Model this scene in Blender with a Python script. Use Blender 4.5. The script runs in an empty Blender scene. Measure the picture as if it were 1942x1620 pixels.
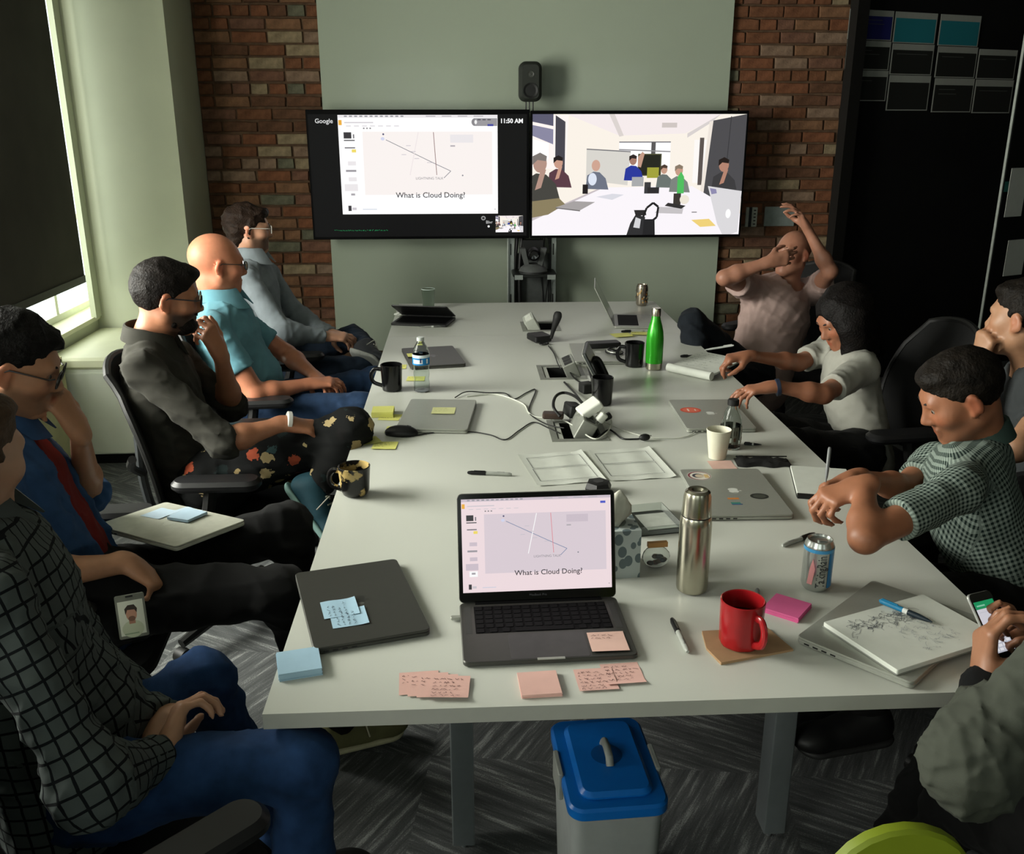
import bpy, bmesh, math, random
import numpy as np
from mathutils import Vector, Matrix, Euler

scene = bpy.context.scene
COL = scene.collection
R = math.radians

# ------------------------------------------------------------------ camera
cam_d = bpy.data.cameras.new('camera')
cam = bpy.data.objects.new('camera', cam_d); COL.objects.link(cam)
cam_d.sensor_fit = 'HORIZONTAL'; cam_d.sensor_width = 36.0
cam_d.lens = 1777.2 / 1942 * 36.0
cam_d.clip_start = 0.02
_rt = Vector((0.998632, -0.052281, -0.000686)); _dn = Vector((-0.016987, -0.312026, -0.949922)); _fw = Vector((0.049449, 0.948634, -0.312487))
cam.matrix_world = Matrix(((_rt.x, -_dn.x, -_fw.x, -0.37284), (_rt.y, -_dn.y, -_fw.y, -1.47259), (_rt.z, -_dn.z, -_fw.z, 1.76547), (0, 0, 0, 1)))
scene.camera = cam

# ------------------------------------------------------------------ world, daylight, exposure
scene.view_settings.view_transform = 'Standard'
scene.view_settings.look = 'None'
scene.view_settings.gamma = 1.0
scene.view_settings.use_curve_mapping = False
scene.view_settings.exposure = 0.0
scene.cycles.use_denoising = True
scene.cycles.max_bounces = 5
scene.cycles.diffuse_bounces = 3
scene.cycles.glossy_bounces = 3
scene.cycles.adaptive_threshold = 0.06
scene.cycles.sample_clamp_indirect = 6.0
scene.cycles.caustics_reflective = False
scene.cycles.caustics_refractive = False
wd = bpy.data.worlds.new('overcast_sky'); scene.world = wd; wd.use_nodes = True
wd.node_tree.nodes['Background'].inputs['Color'].default_value = (0.80, 0.92, 0.86, 1)
wd.node_tree.nodes['Background'].inputs['Strength'].default_value = 2.4

def window_light(name, loc, rot, sx, sy, power, col=(0.95, 1.0, 0.90), spread=180):
    d = bpy.data.lights.new(name, 'AREA'); d.shape = 'RECTANGLE'; d.size = sx; d.size_y = sy
    d.energy = power; d.color = col; d.spread = R(spread)
    o = bpy.data.objects.new(name, d); COL.objects.link(o); o.location = loc; o.rotation_euler = rot
    return o
# daylight standing outside each window of the room: three in the left wall, one in the wall behind the camera
DAY = (1.0, 0.99, 0.90)
window_light('daylight_far_window', (-2.98, 3.85, 1.35), (0, R(-90), 0), 2.4, 2.8, 42, DAY)
window_light('daylight_middle_window', (-2.98, 1.2, 1.75), (0, R(-90), 0), 1.5, 2.1, 290, DAY)
window_light('daylight_near_window', (-2.98, -2.4, 1.75), (0, R(-90), 0), 1.5, 1.7, 75, DAY)
window_light('daylight_rear_window', (-1.1, -4.05, 1.85), (R(90), 0, 0), 1.7, 1.2, 5, DAY)

# ------------------------------------------------------------------ helpers: colour and materials
def lin(h):
    if not isinstance(h, str):
        return tuple(h)[:3]
    h = h.lstrip('#'); c = [int(h[i:i + 2], 16) / 255 for i in (0, 2, 4)]
    return tuple(x / 12.92 if x <= 0.04045 else ((x + 0.055) / 1.055) ** 2.4 for x in c)
MATS = {}
def M(name, color, rough=0.6, metal=0.0, var=0.10, scale=30.0, bump=0.0, spec=0.4, trans=0.0, ior=1.45, alpha=1.0, coat=0.0, sheen=0.0, bscale=None):
    """principled material whose colour is varied by a procedural noise"""
    if name in MATS: return MATS[name]
    m = bpy.data.materials.new(name); m.use_nodes = True; nt = m.node_tree; b = nt.nodes['Principled BSDF']
    c = lin(color)
    tc = nt.nodes.new('ShaderNodeTexCoord'); nz = nt.nodes.new('ShaderNodeTexNoise'); nz.inputs['Scale'].default_value = scale; nz.inputs['Detail'].default_value = 3
    nt.links.new(tc.outputs['Object'], nz.inputs['Vector'])
    rp = nt.nodes.new('ShaderNodeValToRGB'); rp.color_ramp.elements[0].position = 0.3; rp.color_ramp.elements[1].position = 0.7
    rp.color_ramp.elements[0].color = (*[x * (1 - var) for x in c], 1); rp.color_ramp.elements[1].color = (*[min(1, x * (1 + var)) for x in c], 1)
    nt.links.new(nz.outputs['Fac'], rp.inputs['Fac']); nt.links.new(rp.outputs['Color'], b.inputs['Base Color'])
    b.inputs['Roughness'].default_value = rough; b.inputs['Metallic'].default_value = metal
    b.inputs['Specular IOR Level'].default_value = spec; b.inputs['IOR'].default_value = ior
    b.inputs['Transmission Weight'].default_value = trans; b.inputs['Alpha'].default_value = alpha
    b.inputs['Coat Weight'].default_value = coat; b.inputs['Sheen Weight'].default_value = sheen
    if bump:
        bp = nt.nodes.new('ShaderNodeBump'); bp.inputs['Strength'].default_value = bump; bp.inputs['Distance'].default_value = 0.004
        n2 = nt.nodes.new('ShaderNodeTexNoise'); n2.inputs['Scale'].default_value = bscale or scale * 3; n2.inputs['Detail'].default_value = 4
        nt.links.new(tc.outputs['Object'], n2.inputs['Vector']); nt.links.new(n2.outputs['Fac'], bp.inputs['Height']); nt.links.new(bp.outputs['Normal'], b.inputs['Normal'])
    MATS[name] = m
    return m
def attr_mat(name, emit=0.0, rough=0.6, spec=0.3, gain=1.0):
    """flat print or screen picture: colour from the mesh's own Col attribute"""
    if name in MATS: return MATS[name]
    m = bpy.data.materials.new(name); m.use_nodes = True; nt = m.node_tree; b = nt.nodes['Principled BSDF']
    a = nt.nodes.new('ShaderNodeAttribute'); a.attribute_name = 'Col'
    b.inputs['Roughness'].default_value = rough; b.inputs['Specular IOR Level'].default_value = spec
    if emit:
        b.inputs['Base Color'].default_value = (0.01, 0.01, 0.01, 1)
        nt.links.new(a.outputs['Color'], b.inputs['Emission Color']); b.inputs['Emission Strength'].default_value = emit
    else:
        nt.links.new(a.outputs['Color'], b.inputs['Base Color'])
    MATS[name] = m
    return m

# ------------------------------------------------------------------ helpers: objects
def props(o, label=None, cat=None, group=None, kind=None):
    if label: o['label'] = label
    if cat: o['category'] = cat
    if group: o['group'] = group
    if kind: o['kind'] = kind
    return o
def thing(name, label, cat, loc=(0, 0, 0), rz=0.0, group=None, rot=None):
    o = bpy.data.objects.new(name, None); COL.objects.link(o); o.empty_display_size = 0.05
    o.location = loc; o.rotation_euler = rot if rot is not None else (0, 0, rz)
    return props(o, label, cat, group)
def link_mesh(name, me, mats, parent=None, loc=None, rot=None):
    o = bpy.data.objects.new(name, me); COL.objects.link(o)
    if mats is not None:
        for m in (mats if isinstance(mats, (list, tuple)) else [mats]): me.materials.append(m)
    if parent is not None: o.parent = parent
    if loc is not None: o.location = loc
    if rot is not None: o.rotation_euler = rot
    return o
def copy_tree(o, parent=None):
    c = o.copy(); COL.objects.link(c); c.parent = parent
    for ch in o.children: copy_tree(ch, c)
    return c
def fin(me, ang=35):
    if ang:
        me.polygons.foreach_set('use_smooth', [True] * len(me.polygons))
        me.set_sharp_from_angle(angle=R(ang))
    me.update()
    return me

class MB:
    """collects boxes, lathes, tubes and prisms into one mesh"""
    def __init__(s): s.v = []; s.f = []; s.mi = []
    def add(s, vs, fs, mi=0, mx=None):
        n = len(s.v)
        s.v += [tuple(mx @ Vector(p)) if mx is not None else tuple(p) for p in vs]
        s.f += [tuple(i + n for i in f) for f in fs]; s.mi += [mi] * len(fs)
        return s
    def box(s, c, d, mi=0, mx=None, rz=0.0):
        x, y, z = d[0] / 2, d[1] / 2, d[2] / 2
        vs = [Vector((a * x, b * y, e * z)) for a in (-1, 1) for b in (-1, 1) for e in (-1, 1)]
        if rz: vs = [Matrix.Rotation(rz, 3, 'Z') @ p for p in vs]
        vs = [p + Vector(c) for p in vs]
        return s.add(vs, [(0, 1, 3, 2), (4, 6, 7, 5), (0, 4, 5, 1), (2, 3, 7, 6), (0, 2, 6, 4), (1, 5, 7, 3)], mi, mx)
    def prism(s, poly, z0, z1, mi=0, mx=None, bev=0.0):
        """poly: ccw 2d outline; extruded from z0 to z1, edges chamfered by bev"""
        n = len(poly); cx = sum(p[0] for p in poly) / n; cy = sum(p[1] for p in poly) / n
        def inset(b):
            out = []
            for i in range(n):
                p = Vector(poly[i]); a = Vector(poly[i - 1]); q = Vector(poly[(i + 1) % n])
                e1 = (p - a); e2 = (q - p)
                if e1.length < 1e-9 or e2.length < 1e-9: out.append(p); continue
                n1 = Vector((-e1.y, e1.x)).normalized(); n2 = Vector((-e2.y, e2.x)).normalized(); nn = n1 + n2
                if nn.length < 1e-6: out.append(p); continue
                nn.normalize(); out.append(p + nn * b / max(0.4, nn.dot(n1)))
            return out
        if bev > 0: rings = [(inset(bev), z0), (poly, z0 + bev), (poly, z1 - bev), (inset(bev), z1)]
        else: rings = [(poly, z0), (poly, z1)]
        vs = [(p[0], p[1], z) for ring, z in rings for p in ring]; fs = []
        for k in range(len(rings) - 1):
            for i in range(n): fs.append((k * n + i, k * n + (i + 1) % n, (k + 1) * n + (i + 1) % n, (k + 1) * n + i))
        fs.append(tuple(reversed(range(n)))); fs.append(tuple(range((len(rings) - 1) * n, len(rings) * n)))
        return s.add(vs, fs, mi, mx)
    def rbox(s, c, d, r=0.01, bev=0.0, mi=0, mx=None, seg=4, rz=0.0):
        """box with rounded vertical edges and chamfered top and bottom"""
        poly = rrect(d[0], d[1], r, seg)
        if rz: cs, sn = math.cos(rz), math.sin(rz); poly = [(p[0] * cs - p[1] * sn, p[0] * sn + p[1] * cs) for p in poly]
        poly = [(p[0] + c[0], p[1] + c[1]) for p in poly]
        return s.prism(poly, c[2] - d[2] / 2, c[2] + d[2] / 2, mi, mx, bev)
    def lathe(s, prof, seg=24, mi=0, mx=None, c=(0, 0, 0), cap0=True, cap1=True, f=None):
        """prof: list of (radius, z)"""
        vs = []; fs = []; n = len(prof)
        for i in range(seg):
            a = 2 * math.pi * i / seg
            for r, z in prof:
                k = f(a, z) if f else 1.0
                vs.append((c[0] + r * k * math.cos(a), c[1] + r * k * math.sin(a), c[2] + z))
        for i in range(seg):
            j = (i + 1) % seg
            for k in range(n - 1): fs.append((i * n + k, j * n + k, j * n + k + 1, i * n + k + 1))
        if cap0 and prof[0][0] > 1e-5: fs.append(tuple(reversed([i * n for i in range(seg)])))
        if cap1 and prof[-1][0] > 1e-5: fs.append(tuple(i * n + n - 1 for i in range(seg)))
        return s.add(vs, fs, mi, mx)
    def tube(s, pts, r, seg=8, mi=0, mx=None, flat=1.0, closed=False):
        pts = [Vector(p) for p in pts]; n = len(pts)
        rr = r if isinstance(r, (list, tuple)) else [r] * n
        vs = []; fs = []; up = None
        for i, p in enumerate(pts):
            if closed: t = pts[(i + 1) % n] - pts[i - 1]
            else: t = pts[min(i + 1, n - 1)] - pts[max(i - 1, 0)]
            t.normalize()
            if up is None:
                up = Vector((0, 0, 1)) if abs(t.z) < 0.9 else Vector((1, 0, 0))
            u = (up - t * up.dot(t)).normalized(); w = t.cross(u); up = u
            for k in range(seg):
                a = 2 * math.pi * k / seg
                vs.append(p + u * math.cos(a) * rr[i] * flat + w * math.sin(a) * rr[i])
        m = n if closed else n - 1
        for i in range(m):
            for k in range(seg):
                a, b = i * seg + k, i * seg + (k + 1) % seg; j = (i + 1) % n
                fs.append((a, b, j * seg + (k + 1) % seg, j * seg + k))
        if not closed:
            fs.append(tuple(reversed(range(seg)))); fs.append(tuple(range((n - 1) * seg, n * seg)))
        return s.add(vs, fs, mi, mx)
    def ball(s, c, rad, seg=16, rings=10, mi=0, mx=None):
        rad = rad if isinstance(rad, (tuple, list)) else (rad,) * 3
        vs = [(c[0], c[1], c[2] - rad[2])]; fs = []
        for i in range(1, rings):
            t = math.pi * i / rings
            for k in range(seg):
                a = 2 * math.pi * k / seg
                vs.append((c[0] + rad[0] * math.sin(t) * math.cos(a), c[1] + rad[1] * math.sin(t) * math.sin(a), c[2] - rad[2] * math.cos(t)))
        vs.append((c[0], c[1], c[2] + rad[2])); top = len(vs) - 1
        for k in range(seg):
            fs.append((0, 1 + (k + 1) % seg, 1 + k)); fs.append((top, 1 + (rings - 2) * seg + k, 1 + (rings - 2) * seg + (k + 1) % seg))
            for i in range(rings - 2):
                a = 1 + i * seg
                fs.append((a + k, a + (k + 1) % seg, a + seg + (k + 1) % seg, a + seg + k))
        return s.add(vs, fs, mi, mx)
    def mesh(s, name, ang=35):
        me = bpy.data.meshes.new(name); me.from_pydata(s.v, [], s.f); me.polygons.foreach_set('material_index', s.mi)
        return fin(me, ang)
    def build(s, name, mats, parent=None, loc=None, rot=None, ang=35):
        return link_mesh(name, s.mesh(name, ang), mats, parent, loc, rot)
def rrect(w, d, r, seg=4):
    r = min(r, w / 2 - 1e-4, d / 2 - 1e-4); out = []
    for cx, cy, a0 in ((w / 2 - r, d / 2 - r, 0), (-w / 2 + r, d / 2 - r, 90), (-w / 2 + r, -d / 2 + r, 180), (w / 2 - r, -d / 2 + r, 270)):
        for i in range(seg + 1):
            a = R(a0 + 90 * i / seg); out.append((cx + r * math.cos(a), cy + r * math.sin(a)))
    return out
def spline(pts, n=8):
    """Catmull-Rom through pts"""
    P = [Vector(p) for p in pts]; P = [P[0] * 2 - P[1]] + P + [P[-1] * 2 - P[-2]]; out = []
    for i in range(1, len(P) - 2):
        for k in range(n):
            t = k / n; a, b, c, d = P[i - 1], P[i], P[i + 1], P[i + 2]
            out.append(0.5 * ((2 * b) + (c - a) * t + (2 * a - 5 * b + 4 * c - d) * t * t + (3 * b - a - 3 * c + d) * t ** 3))
    out.append(P[-2]); return out

class Pic:
    """a flat picture (screen, print, handwriting) as coloured polygons in thin layers over the XY plane"""
    def __init__(s, step=0.00004): s.v = []; s.f = []; s.c = []; s.z = 0.0; s.step = step; s.clip = None
    def poly(s, pts, col):
        if s.clip:
            for ax, lim, sg in ((0, s.clip[0], 1), (0, s.clip[2], -1), (1, s.clip[1], 1), (1, s.clip[3], -1)):
                out = []
                for i in range(len(pts)):
                    a, b = pts[i - 1], pts[i]; da, db = (a[ax] - lim) * sg, (b[ax] - lim) * sg
                    if (da < 0) != (db < 0): t = da / (da - db); out.append((a[0] + (b[0] - a[0]) * t, a[1] + (b[1] - a[1]) * t))
                    if db >= 0: out.append(b)
                pts = out
                if len(pts) < 3: return s
        n = len(s.v); s.z += s.step; s.v += [(p[0], p[1], s.z) for p in pts]; s.f.append(tuple(range(n, n + len(pts)))); s.c.append(lin(col)); return s
    def rect(s, x0, y0, x1, y1, col): return s.poly([(x0, y0), (x1, y0), (x1, y1), (x0, y1)], col)
    def ell(s, x, y, rx, ry, col, n=20): return s.poly([(x + rx * math.cos(2 * math.pi * i / n), y + ry * math.sin(2 * math.pi * i / n)) for i in range(n)], col)
    def line(s, pts, w, col):
        for a, b in zip(pts[:-1], pts[1:]):
            dx, dy = b[0] - a[0], b[1] - a[1]; l = math.hypot(dx, dy) or 1; nx, ny = -dy / l * w / 2, dx / l * w / 2
            s.poly([(a[0] - nx, a[1] - ny), (b[0] - nx, b[1] - ny), (b[0] + nx, b[1] + ny), (a[0] + nx, a[1] + ny)], col); s.z -= s.step * 0.9
        s.z += s.step; return s
    def scribble(s, x, y, w, h, col, seed=0, lw=None, gap=0.75):
        """a line of unreadable handwriting"""
        rnd = random.Random(seed); t = x; lw = lw or h * 0.16
        while t < x + w:
            k = rnd.randint(3, 6); pts = []
            for i in range(k): pts.append((t, y + rnd.uniform(0, h))); t += h * rnd.uniform(0.15, 0.45)
            s.line(pts, lw, col); t += h * gap * rnd.uniform(0.3, 1.0)
        return s
    def text(s, txt, x, y, size, col, align='LEFT', sx=1.0, bold=0.0):
        cu = bpy.data.curves.new('t', 'FONT'); cu.body = txt; cu.size = size; cu.align_x = align; cu.resolution_u = 3; cu.offset = bold
        o = bpy.data.objects.new('t', cu); COL.objects.link(o); dg = bpy.context.evaluated_depsgraph_get(); me = o.evaluated_get(dg).to_mesh()
        n = len(s.v); s.z += s.step
        s.v += [(x + v.co.x * sx, y + v.co.y, s.z) for v in me.vertices]
        for p in me.polygons: s.f.append(tuple(i + n for i in p.vertices)); s.c.append(lin(col))
        o.evaluated_get(dg).to_mesh_clear(); bpy.data.objects.remove(o); bpy.data.curves.remove(cu); return s
    def build(s, name, mat, parent=None, mx=None, loc=None, rot=None):
        me = bpy.data.meshes.new(name); vs = [tuple(mx @ Vector(p)) for p in s.v] if mx is not None else s.v
        me.from_pydata(vs, [], s.f); at = me.color_attributes.new('Col', 'FLOAT_COLOR', 'CORNER'); dat = []
        for p, c in zip(me.polygons, s.c): dat += [*c, 1.0] * len(p.vertices)
        at.data.foreach_set('color', dat); me.update()
        return link_mesh(name, me, mat, parent, loc, rot)

# ------------------------------------------------------------------ the room
mWall = M('pale_wall_paint', '#c9cdb4', 0.75, var=0.03, scale=4, bump=0.05, bscale=180)
mWallD = M('grey_wall_paint', '#6d7064', 0.8, var=0.04, scale=4)
mCeil = M('ceiling_paint', '#75766e', 0.9, var=0.03, scale=3)
mBlack = M('black_wall_paint', '#101010', 0.7, var=0.2, scale=3, spec=0.15)
mMortar = M('brown_mortar', '#54402f', 0.95, var=0.3, scale=20, bump=0.6, bscale=60)
mFrameW = M('white_window_frame', '#d9dccb', 0.5, var=0.03)
mSill = M('cream_sill_paint', '#dfe0c2', 0.5, var=0.05, scale=6)

def carpet():
    m = bpy.data.materials.new('charcoal_carpet'); m.use_nodes = True; nt = m.node_tree; b = nt.nodes['Principled BSDF']; N = nt.nodes.new; L = nt.links.new
    tc = N('ShaderNodeTexCoord')
    def streak(ang, seed):
        m0 = N('ShaderNodeMapping'); m0.inputs['Rotation'].default_value = (0, 0, R(ang)); L(tc.outputs['Object'], m0.inputs['Vector'])
        mp = N('ShaderNodeMapping'); mp.inputs['Location'].default_value = (seed, seed * 2, 0); mp.inputs['Scale'].default_value = (3.0, 42.0, 1)
        n = N('ShaderNodeTexNoise'); n.inputs['Scale'].default_value = 1.0; n.inputs['Detail'].default_value = 5; n.inputs['Roughness'].default_value = 0.72
        L(m0.outputs['Vector'], mp.inputs['Vector']); L(mp.outputs['Vector'], n.inputs['Vector']); return n.outputs['Fac']
    a, c = streak(32, 1.3), streak(-57, 4.1)
    mp = N('ShaderNodeMapping'); mp.inputs['Location'].default_value = (0.1, 0.24, 0); mp.inputs['Rotation'].default_value = (0, 0, R(8)); L(tc.outputs['Object'], mp.inputs['Vector'])
    ck = N('ShaderNodeTexChecker'); ck.inputs['Scale'].default_value = 2.0; ck.inputs['Color1'].default_value = (1, 1, 1, 1); ck.inputs['Color2'].default_value = (0, 0, 0, 1); L(mp.outputs['Vector'], ck.inputs['Vector'])
    mx = N('ShaderNodeMix'); mx.data_type = 'FLOAT'; L(ck.outputs['Fac'], mx.inputs['Factor']); L(a, mx.inputs[2]); L(c, mx.inputs[3])
    fine = N('ShaderNodeTexNoise'); fine.inputs['Scale'].default_value = 260; fine.inputs['Detail'].default_value = 2; L(tc.outputs['Object'], fine.inputs['Vector'])
    ad = N('ShaderNodeMath'); ad.operation = 'MULTIPLY_ADD'; L(fine.outputs['Fac'], ad.inputs[0]); ad.inputs[1].default_value = 0.28; L(mx.outputs[0], ad.inputs[2])
    rp = N('ShaderNodeValToRGB'); e = rp.color_ramp.elements; e[0].position = 0.50; e[0].color = (0.055, 0.058, 0.059, 1); e[1].position = 0.84; e[1].color = (0.30, 0.31, 0.30, 1)
    k = e.new(0.68); k.color = (0.095, 0.099, 0.098, 1)
    L(ad.outputs[0], rp.inputs['Fac']); L(rp.outputs['Color'], b.inputs['Base Color']); b.inputs['Roughness'].default_value = 0.95; b.inputs['Specular IOR Level'].default_value = 0.1
    bp = N('ShaderNodeBump'); bp.inputs['Strength'].default_value = 0.4; bp.inputs['Distance'].default_value = 0.004; L(ad.outputs[0], bp.inputs['Height']); L(bp.outputs['Normal'], b.inputs['Normal'])
    return m
XL, XR, YB, YF, ZC = -2.54, 3.9, 4.70, -3.6, 2.8
props(MB().box(((XL + XR) / 2, (YB + YF) / 2 + 0.5, -0.05), (XR - XL + 0.4, YB - YF + 2.2, 0.1)).build('floor', carpet()), kind='structure')
props(MB().box(((XL + XR) / 2, (YB + YF) / 2 + 0.5, ZC + 0.05), (XR - XL + 0.4, YB - YF + 2.2, 0.1)).build('ceiling', mCeil), kind='structure')

# left wall with two window openings (Y0, Y1, Z0, Z1)
WIN = [(2.46, 4.68, 0.66, 2.62), (0.1, 2.26, 0.95, 2.62), (-3.25, -1.55, 0.95, 2.62)]
TH = 0.22
m = MB(); xs = XL - TH / 2
def wl(y0, y1, z0, z1): m.box((xs, (y0 + y1) / 2, (z0 + z1) / 2), (TH, y1 - y0, z1 - z0))
edges = [YF] + [e for w_ in reversed(WIN) for e in w_[:2]] + [YB + 0.2]
for i in range(0, len(edges), 2): wl(edges[i], edges[i + 1], 0, ZC)
for y0, y1, z0, z1 in WIN: wl(y0, y1, 0, z0); wl(y0, y1, z1, ZC)
props(m.build('wall_left', mWall, ang=0), kind='structure')
mGlassW = M('window_glass', '#ffffff', 0.0, trans=1.0, var=0, spec=0.5, ior=1.01)
for i, (y0, y1, z0, z1) in enumerate(WIN):
    w = props(thing('window_%d' % (i + 1), None, None, (XL - 0.17, (y0 + y1) / 2, z0)), kind='structure')
    h = z1 - z0; d = y1 - y0
    f = MB(); t = 0.045
    for yy in (-d / 2 + t / 2, d / 2 - t / 2): f.box((0, yy, h / 2), (0.06, t, h))
    for zz in (t / 2, h - t / 2): f.box((0, 0, zz), (0.06, d, t))
    f.build('window_frame', mFrameW, w, ang=0)
    for yy in (-d / 6, d / 6): MB().box((0, yy, h / 2), (0.05, 0.035, h - 2 * t)).build('mullion', mFrameW, w, ang=0)
    MB().box((0, 0, h * 0.28), (0.05, d - 2 * t, 0.035)).build('transom', mFrameW, w, ang=0)
    MB().box((0.075, 0, -0.004), (0.225, d - 0.01, 0.024)).build('window_sill', mSill, w)
props(MB().box((XL + 0.012, 4.085, 1.64), (0.03, 0.085, 1.96)).build('trim_2', mWall, ang=0), kind='structure')
# column that closes off the window bay, standing out from the brick wall
COLX, COLY = -1.965, 4.13
props(MB().box(((XL + COLX) / 2, (COLY + YB) / 2 + 0.05, ZC / 2), (COLX - XL, YB - COLY + 0.1, ZC)).build('wall_column', mWall, ang=0), kind='structure')
# rear wall behind the camera, with two windows
m = MB(); RW = [(-1.9, -0.2, 1.2, 2.5), (1.2, 2.4, 1.2, 2.5)]
yy = YF - 0.1
for x0, x1, z0, z1 in ((XL - 0.2, -1.9, 0, ZC), (-0.2, 1.2, 0, ZC), (2.4, XR + 0.2, 0, ZC), (-1.9, -0.2, 0, 1.2), (-1.9, -0.2, 2.5, ZC), (1.2, 2.4, 0, 1.2), (1.2, 2.4, 2.5, ZC)):
    m.box(((x0 + x1) / 2, yy, (z0 + z1) / 2), (x1 - x0, 0.2, z1 - z0))
props(m.build('wall_rear', mWallD, ang=0), kind='structure')
props(MB().box((XR + 0.1, (YB + YF) / 2 + 0.5, ZC / 2), (0.2, YB - YF + 2.0, ZC)).build('wall_right', mBlack, ang=0), kind='structure')

# brick wall at the far end: mortar body, every brick a piece of its own
BX0, BX1 = COLX, 2.06
wb = props(MB().box(((BX0 + BX1) / 2, YB + 0.1, ZC / 2), (BX1 - BX0, 0.2, ZC)).build('wall_back', mMortar, ang=0), kind='structure')
bcols = ['#65432f', '#6c4631', '#573d2d', '#70523c', '#766150', '#7f7058', '#66493a', '#5c5a4a']
bmats = [M('brick_%d' % i, c, 0.9, var=0.28, scale=26, bump=0.7, bscale=70, spec=0.15) for i, c in enumerate(bcols)]
bwts = [22, 22, 14, 12, 10, 8, 12, 3]
rb = random.Random(11)
def brick_mesh(w, k):
    r = random.Random(k); b = MB(); h, d = 0.062, 0.016
    # front face with worn, uneven edges
    def jit(a): return a + r.uniform(-0.003, 0.003)
    o = [(jit(-w / 2), -h / 2), (0, jit(-h / 2)), (jit(w / 2), -h / 2), (jit(w / 2), jit(0) + h / 2 - 0.002), (r.uniform(-.03, .03), jit(h / 2)), (jit(-w / 2), h / 2)]
    n = len(o); vs = [(x, 0.02, z) for x, z in o] + [(x, -d + 0.004 + r.uniform(-.002, .002), z) for x, z in o] + [(x * 0.965, -d + r.uniform(-.003, .003), z * 0.9) for x, z in o]
    fs = [(i, i + n, (i + 1) % n + n, (i + 1) % n) for i in range(n)] + [(i + n, i + 2 * n, (i + 1) % n + 2 * n, (i + 1) % n + n) for i in range(n)] + [tuple(range(2 * n, 3 * n))]
    return b.add(vs, fs).mesh('brick', 0)
meshes = {}
for mi in range(len(bmats)):
    for kind, w in (('s', 0.205), ('h', 0.098), ('q', 0.15)):
        for k in range(1):
            me = brick_mesh(w, mi * 10 + len(kind) + int(w * 1000)); me.materials.append(bmats[mi]); meshes[(kind, mi)] = (me, w)
bid = 0
def lay_bricks(x0, x1, z0, z1, cut):
    global bid
    rows = int((z1 - z0) / 0.0735)
    for j in range(rows):
        z = z0 + (j + 0.5) * 0.0735; x = x0 + (0.0 if j % 2 else -0.105) + rb.uniform(-0.02, 0.02)
        hdr = (j % 6 == 3)
        while x < x1 - 0.02:
            kind = 'h' if hdr or rb.random() < 0.10 else 's'
            w = meshes[(kind, 0)][1]
            a, b = max(x, x0), min(x + w, x1)
            if b - a > 0.035 and not cut((a + b) / 2, z):
                mi = rb.choices(range(len(bmats)), bwts)[0]
                if b - a < w - 0.012: kind = 'q' if b - a > 0.12 else 'h'
                me, w0 = meshes[(kind, mi)]
                o = bpy.data.objects.new('brick', me); COL.objects.link(o); o.parent = wb
                o.location = ((a + b) / 2, YB + rb.uniform(-0.003, 0.002), z); o.scale = ((b - a) / w0, 1, rb.uniform(0.94, 1.03)); bid += 1
            x += w + 0.012
BOARD = (-1.215, 1.30, 0.30, 2.72)
lay_bricks(BX0 + 0.005, BOARD[0] + 0.02, 0.36, 2.64, lambda x, z: False)
lay_bricks(BOARD[1] - 0.02, BX1, 0.44, 2.64, lambda x, z: False)
# back-painted glass writing board
mGlassB = M('pale_green_glass', '#9da695', 0.22, var=0.02, scale=2, spec=0.3, coat=0.1)
gb = thing('glass_writing_board', 'tall pale green glass writing board on the brick wall behind the two screens', 'glass board', (0, 0, 0))
MB().box(((BOARD[0] + BOARD[1]) / 2, YB - 0.042, (BOARD[2] + BOARD[3]) / 2), (BOARD[1] - BOARD[0], 0.018, BOARD[3] - BOARD[2])).build('glass_sheet', mGlassB, gb, ang=0)
MB().box(((BOARD[0] + BOARD[1]) / 2, YB - 0.027, (BOARD[2] + BOARD[3]) / 2), (BOARD[1] - BOARD[0] - 0.02, 0.008, BOARD[3] - BOARD[2] - 0.02)).build('back_plate', M('board_back', '#7f8d82', 0.6), gb, ang=0)
# black wall that runs on to the right of the brick, turning slightly away
BA = R(20); BP = Vector((2.05, 4.68, 0)); BD = Vector((math.cos(BA), math.sin(BA), 0))
bw_rot = (0, 0, BA)
props(MB().box((1.3, 0.06, ZC / 2), (2.6, 0.12, ZC)).build('wall_far_right', mBlack, None, BP, bw_rot, ang=0), kind='structure')
props(MB().box((0.02, -0.035, 1.25), (0.09, 0.07, 2.5)).build('trim_1', M('dark_door_trim', '#151412', 0.5), None, BP, bw_rot, ang=0), kind='structure')
# dark skirting of the window bay cabinet and the brick wall
props(MB().box(((COLX + BX1) / 2, YB - 0.026, 0.05), (BX1 - COLX, 0.02, 0.1)).build('baseboard_back', mBlack), kind='structure')

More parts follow.
